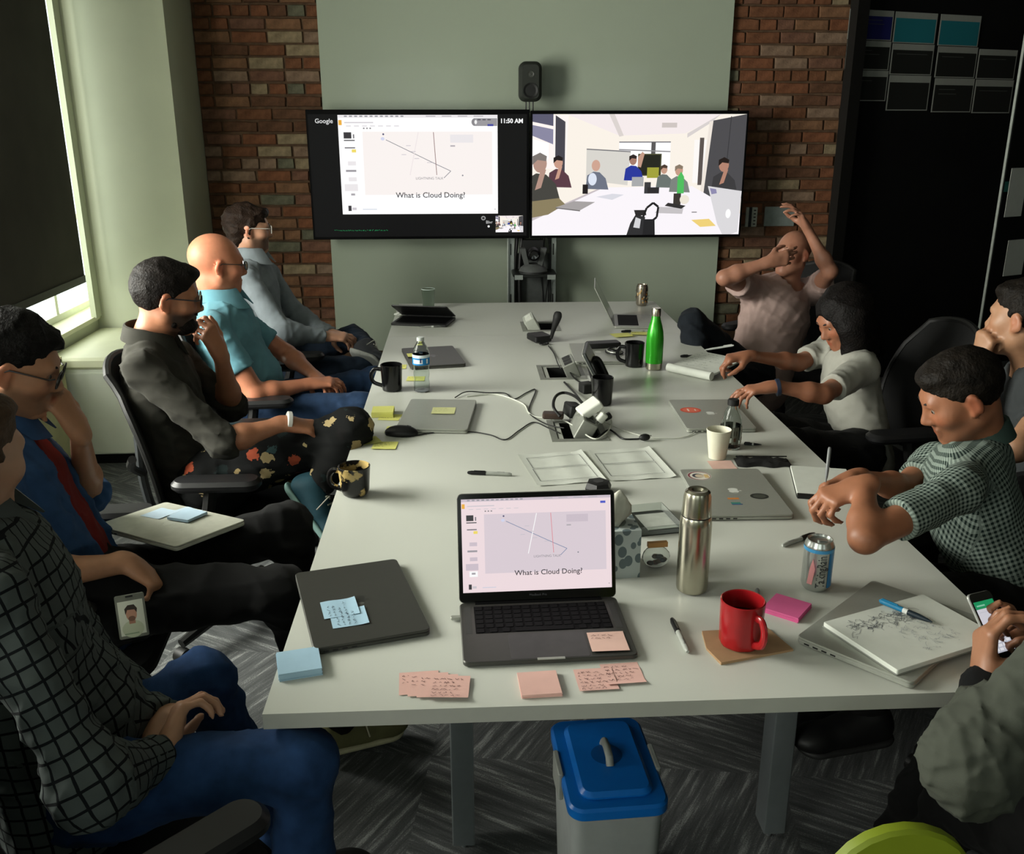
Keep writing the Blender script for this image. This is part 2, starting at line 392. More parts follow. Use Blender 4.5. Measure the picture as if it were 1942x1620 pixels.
# ------------------------------------------------------------------ meeting table
mTop = M('white_laminate', '#c6c8bf', 0.38, var=0.015, scale=3, spec=0.45)
mTopE = M('grey_table_edge', '#a3a39b', 0.5, var=0.02)
mLegM = M('silver_grey_steel', '#7d8284', 0.45, metal=0.5, var=0.04)
TZ, TW, TL = 0.74, 1.5, 3.976
table = thing('meeting_table', 'long white meeting table covered with laptops, mugs and notes', 'table', (0, 0, 0))
HOLES = [(0.012, 1.590), (0.036, 2.373), (0.022, 3.30)]; HW, HD = 0.15, 0.19
def slab(y0, y1, name, holes):
    m = MB(); zc = TZ - 0.016
    xs = (min(h[0] for h in holes) - HW / 2, max(h[0] for h in holes) + HW / 2)
    def b(x0, x1, a, c): m.box(((x0 + x1) / 2, (a + c) / 2, zc), (x1 - x0, c - a, 0.032))
    b(-TW / 2, xs[0], y0, y1); b(xs[1], TW / 2, y0, y1); y = y0
    for hx, hy in holes:
        b(xs[0], xs[1], y, hy - HD / 2)
        if hx - HW / 2 > xs[0] + 1e-4: b(xs[0], hx - HW / 2, hy - HD / 2, hy + HD / 2)
        if hx + HW / 2 < xs[1] - 1e-4: b(hx + HW / 2, xs[1], hy - HD / 2, hy + HD / 2)
        y = hy + HD / 2
    b(xs[0], xs[1], y, y1)
    o = m.build(name, [mTop, mTopE], table, ang=0)
    for p in o.data.polygons:
        if abs(p.normal.z) < 0.5: p.material_index = 1
    return o
slab(0.0, 3.1, 'table_top', HOLES[:2]); slab(3.1025, TL, 'table_top', HOLES[2:])
for lx, ly in ((-0.395, 0.47), (0.395, 0.47), (-0.395, 3.45), (0.395, 3.45)):
    l = MB().rbox((lx, ly, 0.37), (0.056, 0.075, 0.672), 0.004, 0.002).build('leg', mLegM, table)
    MB().lathe([(0.006, 0), (0.006, 0.036)], 10, c=(lx, ly, 0.0)).build('glide', mLegM, l)
    MB().rbox((lx, ly, 0.7), (0.16, 0.3, 0.012), 0.01).build('bracket', mLegM, l)
for lx in (-0.395, 0.395): MB().box((lx, 1.96, 0.685), (0.05, 2.9, 0.045)).build('rail', mLegM, table)
# ------------------------------------------------------------------ window bay: cabinet, cushion, blinds
mCab = M('white_cabinet', '#d8dccf', 0.5, var=0.02, scale=5)
cb = thing('window_seat_cabinet', 'low white cabinet under the window seat cushion', 'cabinet', (-2.25, 3.75, 0))
MB().box((0, 0, 0.29), (0.572, 0.755, 0.47)).build('body', mCab, cb, ang=0)
MB().box((0, -0.385, 0.285), (0.55, 0.014, 0.44)).build('front_panel', mCab, cb)
MB().box((0, 0.0, 0.028), (0.56, 0.74, 0.055)).build('plinth', mBlack, cb, ang=0)
cu = MB().rbox((0, 0, 0), (0.572, 0.77, 0.062), 0.03, 0.014, seg=5).build('seat_cushion', M('cream_cushion_vinyl', '#e4e6c6', 0.5, var=0.03, scale=8, bump=0.1), None, (-2.25, 3.742, 0.557))
props(cu, 'flat cream seat cushion on the white window cabinet', 'cushion')
def blind(label, y0, y1, ztop, zbot, x):
    t = thing('roller_blind', label, 'blind', (x, (y0 + y1) / 2, zbot), group='black roller blinds on the left windows')
    w = y1 - y0; h = ztop - zbot
    mb = M('charcoal_blind_fabric', '#4f4d45', 0.85, var=0.12, scale=3, spec=0.1)
    MB().box((0, 0, h / 2 + 0.02), (0.003, w, h - 0.04)).build('fabric', mb, t, ang=0)
    MB().rbox((0, 0, 0.02), (0.014, w, 0.04), 0.004).build('bottom_bar', M('dark_blind_bar', '#3a3934', 0.5), t)
    MB().tube([(0.0, -w / 2, h), (0.0, w / 2, h)], 0.03, 14).build('roller', M('dark_blind_bar', '#3a3934', 0.5), t)
    return t
blind('charcoal roller blind drawn down over the far left window', 2.40, 3.905, 2.66, 0.895, -2.495)
blind('charcoal roller blind of the middle left window, raised almost to the top', 0.05, 2.31, 2.7, 2.5, -2.495)
# cord and storage box on the sill
mCream = M('yellowed_card', '#d9d7a4', 0.7, var=0.08, scale=12)
tr = thing('file_box', 'cream open file box with folders and sticks between window sill and seat cushion', 'file box', (-2.485, 3.42, 0.0))
bx = MB()
for y in (-0.3, 0.3): bx.box((0, y, 0.31), (0.1, 0.012, 0.6))
bx.box((-0.05, 0, 0.31), (0.01, 0.61, 0.6)); bx.box((0.05, 0, 0.29), (0.01, 0.61, 0.56)); bx.box((0, 0, 0.02), (0.1, 0.6, 0.02))
bx.build('box', mCream, tr, loc=(0, -0.41, 0))
rr = random.Random(4)
for i in range(7):
    MB().box((rr.uniform(-.03, .03), -0.62 + i * 0.07, 0.60 + rr.uniform(-.02, .03)), (0.008, 0.05, 0.09), rz=rr.uniform(-.3, .3)).build('folder', M('folder_%d' % (i % 3), ('#b9a874', '#7a5b3a', '#cfc9a0')[i % 3], 0.7), tr)

# ------------------------------------------------------------------ two screens on a trolley
mBez = M('black_tv_bezel', '#0a0a0b', 0.5, var=0.1, spec=0.04)
mScr = attr_mat('screen_light', emit=1.0, rough=0.5, spec=0.02)
mAlu = M('brushed_aluminium', '#9aa09c', 0.4, metal=0.6, var=0.05, scale=60)
mDk = M('dark_plastic', '#161616', 0.5, var=0.12)
TVY = 4.40
def tv(label, x0, x1, z0, z1, pic):
    t = thing('tv_screen', label, 'screen', ((x0 + x1) / 2, TVY, z0), group='two wall screens')
    w, h = x1 - x0, z1 - z0
    m = MB(); m.rbox((0, 0, 0), (w, h, 0.04), 0.006, 0.002); m.rbox((0, 0, -0.03), (w * 0.75, h * 0.7, 0.03), 0.02, 0.01)
    m.build('housing', mBez, t, (0, 0.02, h / 2), (R(90), 0, 0))
    pic.build('screen_picture', mScr, t, None, (-w / 2 + 0.012, -0.0012, 0.016), (R(90), 0, 0))
    return t
def room_picture(p, W, H, S):
    p.clip = (0, 0, W, H); SY = H / 231
    """the video call: the same room seen from the screens; coordinates in a 382 x 230 frame scaled by S"""
    def r(x0, y0, x1, y1, c): p.rect(x0 * S, H - y1 * SY, x1 * S, H - y0 * SY, c)
    def g(pts, c): p.poly([(x * S, H - y * SY) for x, y in reversed(pts)], c)
    def e(x, y, rx, ry, c): p.ell(x * S, H - y * SY, rx * S, ry * SY, c)
    def l(pts, w, c): p.line([(x * S, H - y * SY) for x, y in pts], w * S, c)
    r(0, 0, 395, 236, '#fbf3e8')
    g([(62, 0), (350, 0), (282, 36), (160, 40)], '#f6ecec'); g([(140, 0), (150, 0), (168, 40), (160, 42)], '#dcd4d0'); r(238, 16, 266, 25, '#cfc6c2')
    g([(286, 36), (346, 0), (332, 14), (286, 44)], '#d9d2d0')
    g([(0, 0), (66, 2), (62, 104), (0, 100)], '#fff6f2'); g([(0, 0), (38, 0), (38, 22), (0, 14)], '#5b5a70'); g([(0, 20), (38, 28), (38, 56), (0, 40)], '#8a88a2'); g([(42, 2), (60, 14), (60, 110), (42, 96)], '#47454e'); g([(0, 46), (30, 54), (30, 84), (0, 84)], '#ffffff')
    r(160, 52, 256, 104, '#ffffff'); l([(160, 52), (256, 52)], 2, '#7b7a80'); r(220, 52, 228, 78, '#5a5858'); l([(160, 66), (256, 70)], 2, '#8e8c90')
    r(300, 48, 326, 130, '#fdf9f6'); r(310, 44, 318, 134, '#5b5350'); g([(326, 14), (334, 12), (322, 150), (316, 150)], '#efe6dc')
    g([(333, 12), (395, 0), (395, 160), (322, 156)], '#4d4c4f'); l([(366, 4), (362, 120)], 1.4, '#38373a')
    g([(100, 65), (182, 70), (178, 134), (100, 124)], '#d9d6cf'); l([(100, 65), (182, 70)], 2, '#77767a')
    r(196, 74, 240, 116, '#4f5033'); r(198, 76, 238, 114, '#23241c'); r(214, 100, 236, 120, '#a2a23a')
    # table and things
    g([(0, 196), (128, 138), (300, 136), (395, 190), (395, 236), (0, 236)], '#fbf6fb'); g([(0, 196), (128, 138), (128, 141), (0, 202)], '#c9bfc4')
    def man(x, y, s, shirt, hair, skin='#c99a86', arm=True, bald=False):
        g([(x - 26 * s, y + 62 * s), (x - 22 * s, y + 26 * s), (x - 6 * s, y + 16 * s), (x + 10 * s, y + 18 * s), (x + 26 * s, y + 34 * s), (x + 34 * s, y + 64 * s)], shirt)
        e(x, y, 11 * s, 15 * s, skin)
        if not bald: g([(x - 12 * s, y + 2 * s), (x - 12 * s, y - 12 * s), (x, y - 18 * s), (x + 11 * s, y - 12 * s), (x + 10 * s, y - 4 * s), (x - 4 * s, y - 6 * s)], hair)
        if arm: g([(x + 2 * s, y + 8 * s), (x + 10 * s, y + 10 * s), (x + 2 * s, y + 40 * s), (x - 8 * s, y + 44 * s)], skin)
    man(48, 90, 0.75, '#5a3a45', '#1f1718'); man(14, 92, 1.15, '#45443f', '#7d7672', '#b59284'); man(118, 96, 0.72, '#6e7484', '#000000', '#d0a592', False, True)
    man(187, 86, 0.62, '#27369c', '#2a2020', '#a77c6c', False); g([(196, 80), (204, 70), (208, 74), (202, 100), (196, 98)], '#c49a86')
    man(246, 104, 0.55, '#6b7470', '#4a3a30', '#c79c86', False); man(274, 106, 0.66, '#7d847e', '#8a7a68', '#c79c86', False); man(358, 96, 0.85, '#3c3b3d', '#241b18', '#b58470')
    g([(0, 164), (50, 158), (62, 170), (30, 190), (0, 196)], '#8b7f5f')
    for x0, y0, x1, y1, c in ((94, 132, 104, 150, '#201a1c'), (196, 118, 204, 134, '#e6e6e8'), (210, 128, 222, 150, '#3a3a3c'), (216, 138, 238, 150, '#2c2b2c'), (266, 150, 280, 172, '#3a3530'), (186, 118, 208, 136, '#a9abad')): r(x0, y0, x1, y1, c)
    e(112, 122, 8, 12, '#dfe6f4'); g([(272, 118), (278, 108), (284, 118), (285, 150), (272, 150)], '#4fbf5e'); e(287, 162, 9, 9, '#efe7d8')
    g([(44, 176), (78, 164), (118, 166), (90, 182)], '#a7a2a2'); g([(44, 176), (90, 182), (90, 184), (44, 178)], '#6d6a6a')
    g([(120, 156), (150, 150), (172, 152), (150, 162)], '#dcdce4'); g([(240, 176), (286, 178), (284, 190), (232, 188)], '#c7c3c5'); g([(256, 168), (290, 174), (282, 180), (250, 174)], '#302e2e')
    g([(186, 208), (196, 190), (214, 196), (210, 236), (178, 236)], '#2e2e30'); g([(196, 196), (206, 200), (204, 218), (192, 216)], '#d5d5d8'); g([(192, 182), (214, 182), (216, 192), (196, 194)], '#2a2829')
    l([(210, 196), (216, 178), (228, 168), (238, 176), (236, 196), (222, 208)], 4, '#1d1c1d'); g([(212, 200), (232, 200), (234, 234), (210, 234)], '#222224')
    g([(330, 136), (395, 146), (392, 226), (366, 236), (352, 210)], '#dcdadd'); e(372, 190, 5, 9, '#ffffff'); g([(334, 140), (346, 142), (348, 150), (338, 152)], '#8f8bb0')
    g([(302, 202), (336, 200), (350, 214), (320, 216)], '#f0d27a'); r(302, 186, 312, 187.5, '#504c4c')
def slide_picture(p, x0, y0, w, h, tint, line='#8a8a92', red=None):
    """the shared slide editor: menu bars, thumbnails and a map slide; x0,y0 lower left"""
    def X(a): return x0 + a * w
    def Y(a): return y0 + (1 - a) * h
    def r(a, b, c, d, col): p.rect(X(a), Y(d), X(c), Y(b), col)
    p.rect(x0, y0, x0 + w, y0 + h, tint[0])
    r(0, 0, 1, 0.028, tint[2])
    for i in range(12): r(0.04 + i * 0.032, 0.006, 0.058 + i * 0.032, 0.02, '#9a9aa0')
    for i in range(4): r(0.55 + i * 0.1, 0.008, 0.61 + i * 0.1, 0.018, '#b8b4ba')
    r(0.004, 0.05, 0.024, 0.10, '#eeb040'); r(0.04, 0.07, 0.22, 0.08, '#cfcad0'); r(0.93, 0.06, 0.965, 0.085, '#5560c8')
    for i in range(7): r(0.05 + i * 0.05, 0.105, 0.08 + i * 0.05, 0.112, '#d4ced4')
    for i in range(3): r(0.155 + i * 0.02, 0.125, 0.165 + i * 0.02, 0.138, '#8c888c')
    r(0.15, 0.165, 0.965, 0.80, tint[1])
    r(0.032, 0.17, 0.08, 0.232, '#3a383c'); r(0.09, 0.19, 0.098, 0.23, '#77747a'); r(0.032, 0.245, 0.1, 0.256, '#5a585c')
    r(0.035, 0.318, 0.1, 0.33, '#77747a'); r(0.078, 0.34, 0.105, 0.37, '#f2dc6a'); r(0.035, 0.545, 0.1, 0.565, '#a09ca2')
    for a, b in ((0.46, 0.5), (0.62, 0.66)): r(0.05, a, 0.1, b, tint[2])
    r(0.022, 0.69, 0.105, 0.76, tint[2]); r(0.045, 0.77, 0.1, 0.83, '#ffffff'); r(0.06, 0.785, 0.085, 0.805, '#a8a4aa'); r(0.038, 0.91, 0.058, 0.965, '#3a383c'); r(0.064, 0.93, 0.09, 0.955, '#cfcad0')
    p.line([(X(0.295), Y(0.245)), (X(0.60), Y(0.485)), (X(0.70), Y(0.56))], w * 0.004, line)
    p.ell(X(0.28), Y(0.19), w * 0.006, w * 0.006, '#5a5a7a'); p.ell(X(0.275), Y(0.235), w * 0.012, w * 0.010, '#d4d8f0'); p.ell(X(0.775), Y(0.605), w * 0.005, w * 0.005, '#8e8e96')
    p.line([(X(0.595), Y(0.17)), (X(0.61), Y(0.6))], w * 0.004, red or '#8a6a6a'); p.line([(X(0.50), Y(0.17)), (X(0.44), Y(0.6))], w * 0.005, '#ffffff' if red else '#efe6e6')
    p.line([(X(0.70), Y(0.56)), (X(0.655), Y(0.63))], w * 0.004, line); r(0.70, 0.195, 0.845, 0.275, tint[2]); r(0.70, 0.30, 0.73, 0.315, '#b6b0b6')
    for i, (a, b) in enumerate(((0.39, 0.39), (0.45, 0.36), (0.47, 0.43), (0.42, 0.30), (0.55, 0.47))): r(a, b, a + 0.03, b + 0.006, '#c9c4cc')
    p.text('LIGHTNING TALK', X(0.475), Y(0.645), h * 0.036, '#8c8a90'); p.text('What is Cloud Doing?', X(0.345), Y(0.83), h * 0.078, '#3c3a40', sx=1.04, bold=h * 0.0006)
    r(0.13, 0.945, 0.22, 0.952, '#c8d0e0'); r(0.978, 0.95, 0.984, 0.957, '#77747a')
# left screen: dark meeting client with the shared slide
W, H = 1.296, 0.714
p = Pic(); p.rect(0, 0, W, H, (0.003, 0.003, 0.0035))
p.text('Google', 0.04, H - 0.05, 0.036, '#dcdcdc', bold=0.0004); p.text('11:50 AM', 1.135, H - 0.05, 0.035, '#f4f4f4', bold=0.0012)
slide_picture(p, 0.175, 0.135, 0.945, 0.575, ('#ffffff', '#faf3f0', '#ece8ea'))
p.ell(0.985, H - 0.045, 0.02, 0.022, '#8a888c'); p.rect(0.985, H - 0.067, 1.118, H - 0.023, '#9b999d'); p.ell(0.99, H - 0.045, 0.008, 0.012, '#f2f2f2'); p.rect(1.06, H - 0.068, 1.095, H - 0.056, '#4b4fa0')
for i in range(3): p.rect(1.0 + i * 0.03, H - 0.035, 1.02 + i * 0.03, H - 0.028, '#5c5a60')
p.ell(1.03, 0.108, 0.014, 0.013, '#9a9a9a'); p.ell(1.03, 0.108, 0.008, 0.007, '#303030'); p.text('Blvr', 1.045, 0.075, 0.026, '#cfcfcf'); p.ell(1.062, 0.058, 0.007, 0.007, '#e8e8e8')
p2 = Pic(); room_picture(p2, 0.17, 0.10, 0.17 / 395)
# small self view in the corner, built from the same picture
zb = p.z + 0.0001; n0 = len(p.v); p.v += [(1.105 + a, 0.022 + b, zb + c) for a, b, c in p2.v]; p.f += [tuple(i + n0 for i in f) for f in p2.f]; p.c += p2.c
p.scribble(0.12, 0.035, 0.32, 0.008, '#1f7a4a', 3, 0.003, 0.4)
tv('left wall screen showing the dark meeting client with a white slide', -1.284, 0.040, 1.062, 1.818, p)
p = Pic(); room_picture(p, W, H, W / 395)
tv('right wall screen showing a video call of the meeting room', 0.046, 1.366, 1.062, 1.812, p)
# trolley with uprights, cable tray and camera shelf
st = thing('screen_trolley', 'silver trolley frame with slotted uprights carrying the two screens', 'screen stand', (0.067, 4.52, 0))
for sx in (-0.135, 0.135):
    u = MB().box((sx, 0, 0.78), (0.036, 0.03, 1.5)).build('upright', mAlu, st)
    for z in (0.66, 0.98): MB().box((sx, -0.0155, z), (0.007, 0.003, 0.07)).build('slot', mDk, u)
MB().box((-0.118, -0.012, 0.78), (0.006, 0.05, 1.5)).build('edge_strip', mAlu, st); MB().box((-0.155, -0.012, 0.78), (0.006, 0.05, 1.5)).build('edge_strip', M('bright_aluminium', '#c4cac2', 0.35, metal=0.5), st)
MB().box((0, 0.03, 0.6), (0.23, 0.012, 0.7)).build('back_panel', M('grey_panel', '#4a4d4b', 0.5), st)
MB().rbox((0, 0.03, 1.35), (1.6, 0.04, 0.14), 0.01).build('crossbar', mDk, st)
MB().rbox((0, 0.02, 0.06), (0.9, 0.5, 0.05), 0.03).build('base', mDk, st)
MB().rbox((0, -0.16, 0.852), (0.27, 0.24, 0.018), 0.04, 0.003).build('camera_shelf', M('black_shelf', '#141614', 0.45), st)
for sx in (-0.1, 0.1): MB().box((sx, -0.283, 0.845), (0.05, 0.006, 0.028)).build('clip', mAlu, st)
rr = random.Random(8)
for i in range(6):
    x = 0.06 + 0.012 * i
    MB().tube(spline([(x, -0.01, 1.1), (x + rr.uniform(-.02, .02), -0.03, 0.9), (x + rr.uniform(-.02, .02), -0.02, 0.6), (x, 0, 0.2)], 6), 0.004, 6).build('cable', mDk, st)
for x in (-0.09, -0.06): MB().tube(spline([(x, -0.01, 1.1), (x - 0.02, -0.02, 0.8), (x, 0, 0.2)], 6), 0.012, 8).build('cable', mDk, st)
MB().box((0.0, -0.05, 0.985), (0.13, 0.06, 0.12)).build('codec_box', mDk, st)
pc = thing('conference_camera', 'grey motorised video camera on the shelf under the screens', 'camera', (0.06, 4.32, 0.862))
mCamG = M('grey_camera_plastic', '#4c4e4d', 0.45, var=0.06)
MB().lathe([(0.085, 0), (0.088, 0.012), (0.08, 0.03), (0.055, 0.048), (0.045, 0.055)], 28).build('base', mCamG, pc)
MB().lathe([(0.0885, 0.004), (0.0885, 0.012)], 28, cap0=False, cap1=False).build('base_ring', mDk, pc)
for s in (-1, 1): MB().prism([(s * 0.04 - 0.014, 0.045), (s * 0.04 + 0.014, 0.045), (s * 0.066 + 0.016, 0.15), (s * 0.066 - 0.016, 0.15)], -0.03, 0.03, mx=Matrix.Rotation(R(90), 4, 'X')).build('yoke_arm', mCamG, pc)
MB().ball((0, 0, 0.115), (0.042, 0.05, 0.042)).build('head', mDk, pc)
h = MB().lathe([(0.034, 0), (0.034, 0.05), (0.028, 0.054), (0.024, 0.05), (0.0, 0.046)], 24).build('lens_barrel', M('black_gloss', '#08080a', 0.15, spec=0.6), pc, (0, -0.02, 0.115), (R(90), 0, 0))
# loudspeaker on top of the screens
sp = thing('loudspeaker', 'dark grey rounded loudspeaker standing above the middle of the two screens', 'loudspeaker', (0.046, 4.47, 1.83))
b = MB().rbox((0, 0, 0), (0.135, 0.225, 0.11), 0.04, 0.018, seg=6).build('cabinet', M('dark_speaker_grey', '#252823', 0.55, var=0.05), sp, (0, 0, 0.145), (R(90), 0, 0))
MB().lathe([(0.044, 0), (0.044, 0.004), (0.036, 0.002), (0.012, -0.008), (0.0, -0.006)], 24).build('woofer', mDk, sp, (0, -0.056, 0.095), (R(90), 0, 0))
MB().lathe([(0.02, 0), (0.02, 0.002), (0.008, -0.002), (0.0, 0.003)], 20).build('tweeter', M('tweeter_grey', '#3b3d38', 0.4), sp, (0, -0.056, 0.185), (R(90), 0, 0))
for sx in (-0.024, -0.004, 0.018): MB().tube([(sx, -0.01, -0.03), (sx, -0.01, 0.035)], 0.004, 8).build('support_rod', mDk, sp)
# switch plates on the brick to the right of the screens
sw = thing('wall_switch', 'slim white wall controller with buttons on the brick beside the right screen', 'wall control', (1.511, 4.68, 1.155))
MB().rbox((0, 0, 0), (0.036, 0.125, 0.014), 0.004, 0.002).build('plate', M('off_white_plastic', '#a9aca0', 0.4), sw, (0.022, 0, 0), (R(90), 0, 0)); MB().box((-0.026, 0.0, 0), (0.018, 0.014, 0.125)).build('plate', M('off_white_plastic', '#a9aca0', 0.4), sw); MB().box((-0.006, 0, 0), (0.018, 0.01, 0.125)).build('gap', mDk, sw)
for i in range(5): MB().box((0.022, -0.008, -0.045 + i * 0.022), (0.014, 0.004, 0.007)).build('button', mDk, sw)
w2 = MB().rbox((0, 0, 0), (0.20, 0.125, 0.012), 0.004, 0.002).build('blank_plate', M('grey_cover_plate', '#7c8480', 0.5), None, (1.70, 4.68, 1.158), (R(90), 0, 0)); props(w2, 'plain grey cover plate on the brick behind the raised hand', 'wall plate')

# ------------------------------------------------------------------ printed sheets on the black wall
mPrint = attr_mat('printed_paper', rough=0.7)
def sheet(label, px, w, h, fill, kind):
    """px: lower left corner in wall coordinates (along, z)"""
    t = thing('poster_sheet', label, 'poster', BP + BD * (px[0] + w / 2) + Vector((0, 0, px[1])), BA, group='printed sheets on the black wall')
    MB().box((0, -0.005, h / 2), (w, 0.002, h)).build('paper', M('dimmed_print_paper', '#8f918a', 0.8, var=0.03), t, ang=0)  # white paper, its colour darkened to stand in for weak light on this wall
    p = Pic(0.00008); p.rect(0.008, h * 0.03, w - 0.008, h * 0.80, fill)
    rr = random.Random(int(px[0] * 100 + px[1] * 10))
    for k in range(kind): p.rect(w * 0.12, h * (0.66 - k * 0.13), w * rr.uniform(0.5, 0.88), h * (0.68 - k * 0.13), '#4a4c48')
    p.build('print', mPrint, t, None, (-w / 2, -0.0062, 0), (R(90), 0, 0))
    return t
NAVY, TEAL, INK = '#1c1f5c', '#1f6f78', '#1b1c19'
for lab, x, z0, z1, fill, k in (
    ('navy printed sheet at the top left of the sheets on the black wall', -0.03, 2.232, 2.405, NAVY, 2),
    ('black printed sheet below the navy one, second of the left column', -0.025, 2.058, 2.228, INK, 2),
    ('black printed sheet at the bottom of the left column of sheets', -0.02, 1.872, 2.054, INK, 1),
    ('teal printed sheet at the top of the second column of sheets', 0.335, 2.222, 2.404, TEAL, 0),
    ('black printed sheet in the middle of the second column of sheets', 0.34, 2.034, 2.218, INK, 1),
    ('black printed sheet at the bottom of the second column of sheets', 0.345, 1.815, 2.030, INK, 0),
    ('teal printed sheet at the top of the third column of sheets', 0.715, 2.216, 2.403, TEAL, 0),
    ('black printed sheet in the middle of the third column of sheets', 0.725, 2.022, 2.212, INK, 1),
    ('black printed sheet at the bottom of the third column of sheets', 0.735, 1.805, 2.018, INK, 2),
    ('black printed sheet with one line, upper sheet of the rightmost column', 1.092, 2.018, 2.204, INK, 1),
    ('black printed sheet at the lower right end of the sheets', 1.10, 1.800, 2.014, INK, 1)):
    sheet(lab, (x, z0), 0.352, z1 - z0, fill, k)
o = MB().box((0, 0, 0), (0.11, 0.012, 0.07)).build('wall_tag', M('dim_teal_tag', '#2f6f66', 0.6), None, BP + BD * 1.53 + Vector((0.004, -0.012, 1.305)), (0, 0, BA)); props(o, 'small teal tag stuck on the black wall below the sheets', 'tag')
# glass door leaf standing at the right edge with papers taped to it
gd = thing('glass_door_leaf', 'glass door leaf with a bright metal edge at the far right by the black wall', 'glass door', (2.55, 3.62, 0), R(24))
MB().box((0.62, 0, 1.15), (1.2, 0.012, 2.2)).build('pane', M('clear_glass', '#e8f0ec', 0.02, trans=1.0, var=0, ior=1.1), gd, ang=0)
MB().box((0.006, 0, 1.15), (0.007, 0.014, 2.3)).build('edge_profile', M('dull_edge', '#8a8f88', 0.5), gd)
for i, (x, z, w, h) in enumerate(((0.12, 1.38, 0.14, 0.26), (0.2, 1.02, 0.16, 0.2))):
    MB().box((x, -0.012, z), (w, 0.002, h)).build('taped_paper', M('white_paper', '#b8bab2', 0.8, var=0.03), gd, ang=0)

# ------------------------------------------------------------------ things on the table
mSG = M('space_grey_aluminium', '#4b4b47', 0.42, metal=0.55, var=0.02, scale=90)
mSil = M('silver_aluminium', '#a3a59c', 0.42, metal=0.45, var=0.02, scale=90)
mKey = M('black_keys', '#0a0a0b', 0.7, var=0.1, spec=0.1)
mWhiteP = M('white_plastic', '#d4d6cc', 0.4, var=0.03)
mInk = attr_mat('ink_print', rough=0.75)
mBlkG = M('black_glaze', '#0b0b0c', 0.18, var=0.1, spec=0.6)
mCable = M('black_cable', '#131313', 0.5); mCableW = M('white_cable', '#c9cbc0', 0.5)
mPaper = M('note_paper_white', '#cfd2c9', 0.85, var=0.03)
YELLOW, BLUE, PINK, HOT = '#d9d87a', '#9dbccf', '#dcb0a6', '#d45f92'
def fruit_logo(p, x, y, s, col, bg):
    """the bitten-fruit mark on a lid"""
    p.ell(x - 0.22 * s, y, 0.30 * s, 0.40 * s, col); p.ell(x + 0.18 * s, y, 0.30 * s, 0.40 * s, col); p.ell(x + 0.52 * s, y + 0.06 * s, 0.17 * s, 0.2 * s, bg)
    p.poly([(x - 0.02 * s, y + 0.42 * s), (x + 0.14 * s, y + 0.5 * s), (x + 0.14 * s, y + 0.68 * s), (x, y + 0.58 * s)], col)
def closed_laptop(label, c, rz, mat, z=TZ, w=0.349, d=0.241, group='closed laptops', logo='#2a2a28', bg='#4b4b47', ports=1, parent_rot=None):
    t = thing('closed_laptop', label, 'laptop', (c[0], c[1], z), R(rz), group)
    if parent_rot: t.rotation_euler = parent_rot
    MB().rbox((0, 0, 0.006), (w, d, 0.009), 0.012, 0.002).build('base', mat, t)
    MB().rbox((0, 0, 0.0138), (w, d, 0.0052), 0.012, 0.0012).build('lid', mat, t)
    f = MB()
    for a in (-1, 1):
        for b in (-1, 1): f.lathe([(0.008, 0), (0.008, 0.002)], 10, c=(a * w * 0.42, b * d * 0.38, 0))
    f.build('feet', mDk, t)
    for s in (-1, 1):
        for k in range(4): MB().box((s * w / 2, d * 0.40 - k * 0.019, 0.0065), (0.0012, 0.011, 0.0032)).build('port', mDk, t)
    p = Pic(); fruit_logo(p, 0, 0, 0.036, logo, bg); p.build('logo', attr_mat('lid_logo', rough=0.3, spec=0.6), t, None, (0, 0, 0.01645), (0, 0, R(180)))
    return t
def note(label, loc, rz, col, seed=1, lines=0, s=0.076, curl=0.010, group=None, ink='#3a3238', tilt=None, wr=0.8, x0=0.08, rows=None):
    """one sticky note, its lower edge lifting a little, with handwriting"""
    t = thing('sticky_note', label, 'sticky note', loc, R(rz), group)
    n = 8; m = MB(); z = lambda y: curl * max(0.0, (0.35 - y)) ** 2 / 0.1225 + 0.0004
    vs = []; fs = []
    for i in range(n + 1):
        y = i / n
        vs += [(-s / 2, (y - 0.5) * s, z(y)), (s / 2, (y - 0.5) * s, z(y) + 0.0008 * math.sin(seed + i)), (s / 2, (y - 0.5) * s, z(y) - 0.0003), (-s / 2, (y - 0.5) * s, z(y) - 0.0003)]
    for i in range(n):
        a = i * 4
        for k in range(4): fs.append((a + k, a + (k + 1) % 4, a + 4 + (k + 1) % 4, a + 4 + k))
    fs += [(3, 2, 1, 0), (n * 4, n * 4 + 1, n * 4 + 2, n * 4 + 3)]
    m.add(vs, fs).build('note_sheet', M('sticky_' + col, col, 0.8, var=0.03), t)
    if lines:
        p = Pic(0.00002)
        for k in range(lines): p.scribble(-s / 2 + s * x0, s * 0.28 - k * s * 0.15, s * wr * random.Random(seed * 7 + k).uniform(0.55, 1.0), s * 0.085, ink, seed * 13 + k)
        o = p.build('handwriting', mInk, t)
        for v in o.data.vertices: v.co.z += z(v.co.y / s + 0.5) + 0.0010
    return t
def pad(label, loc, rz, col, h=0.012, s=0.076, group='sticky note pads'):
    t = thing('sticky_pad', label, 'note pad', loc, R(rz), group)
    m = MB(); r = random.Random(int(loc[0] * 100)); k = 6
    for i in range(k): m.box((r.uniform(-.0008, .0008), r.uniform(-.0008, .0008), h * (i + 0.5) / k), (s, s, h / k * 0.96), rz=r.uniform(-.012, .012))
    m.build('sheets', M('sticky_' + col, col, 0.8, var=0.03), t, ang=0)
    return t
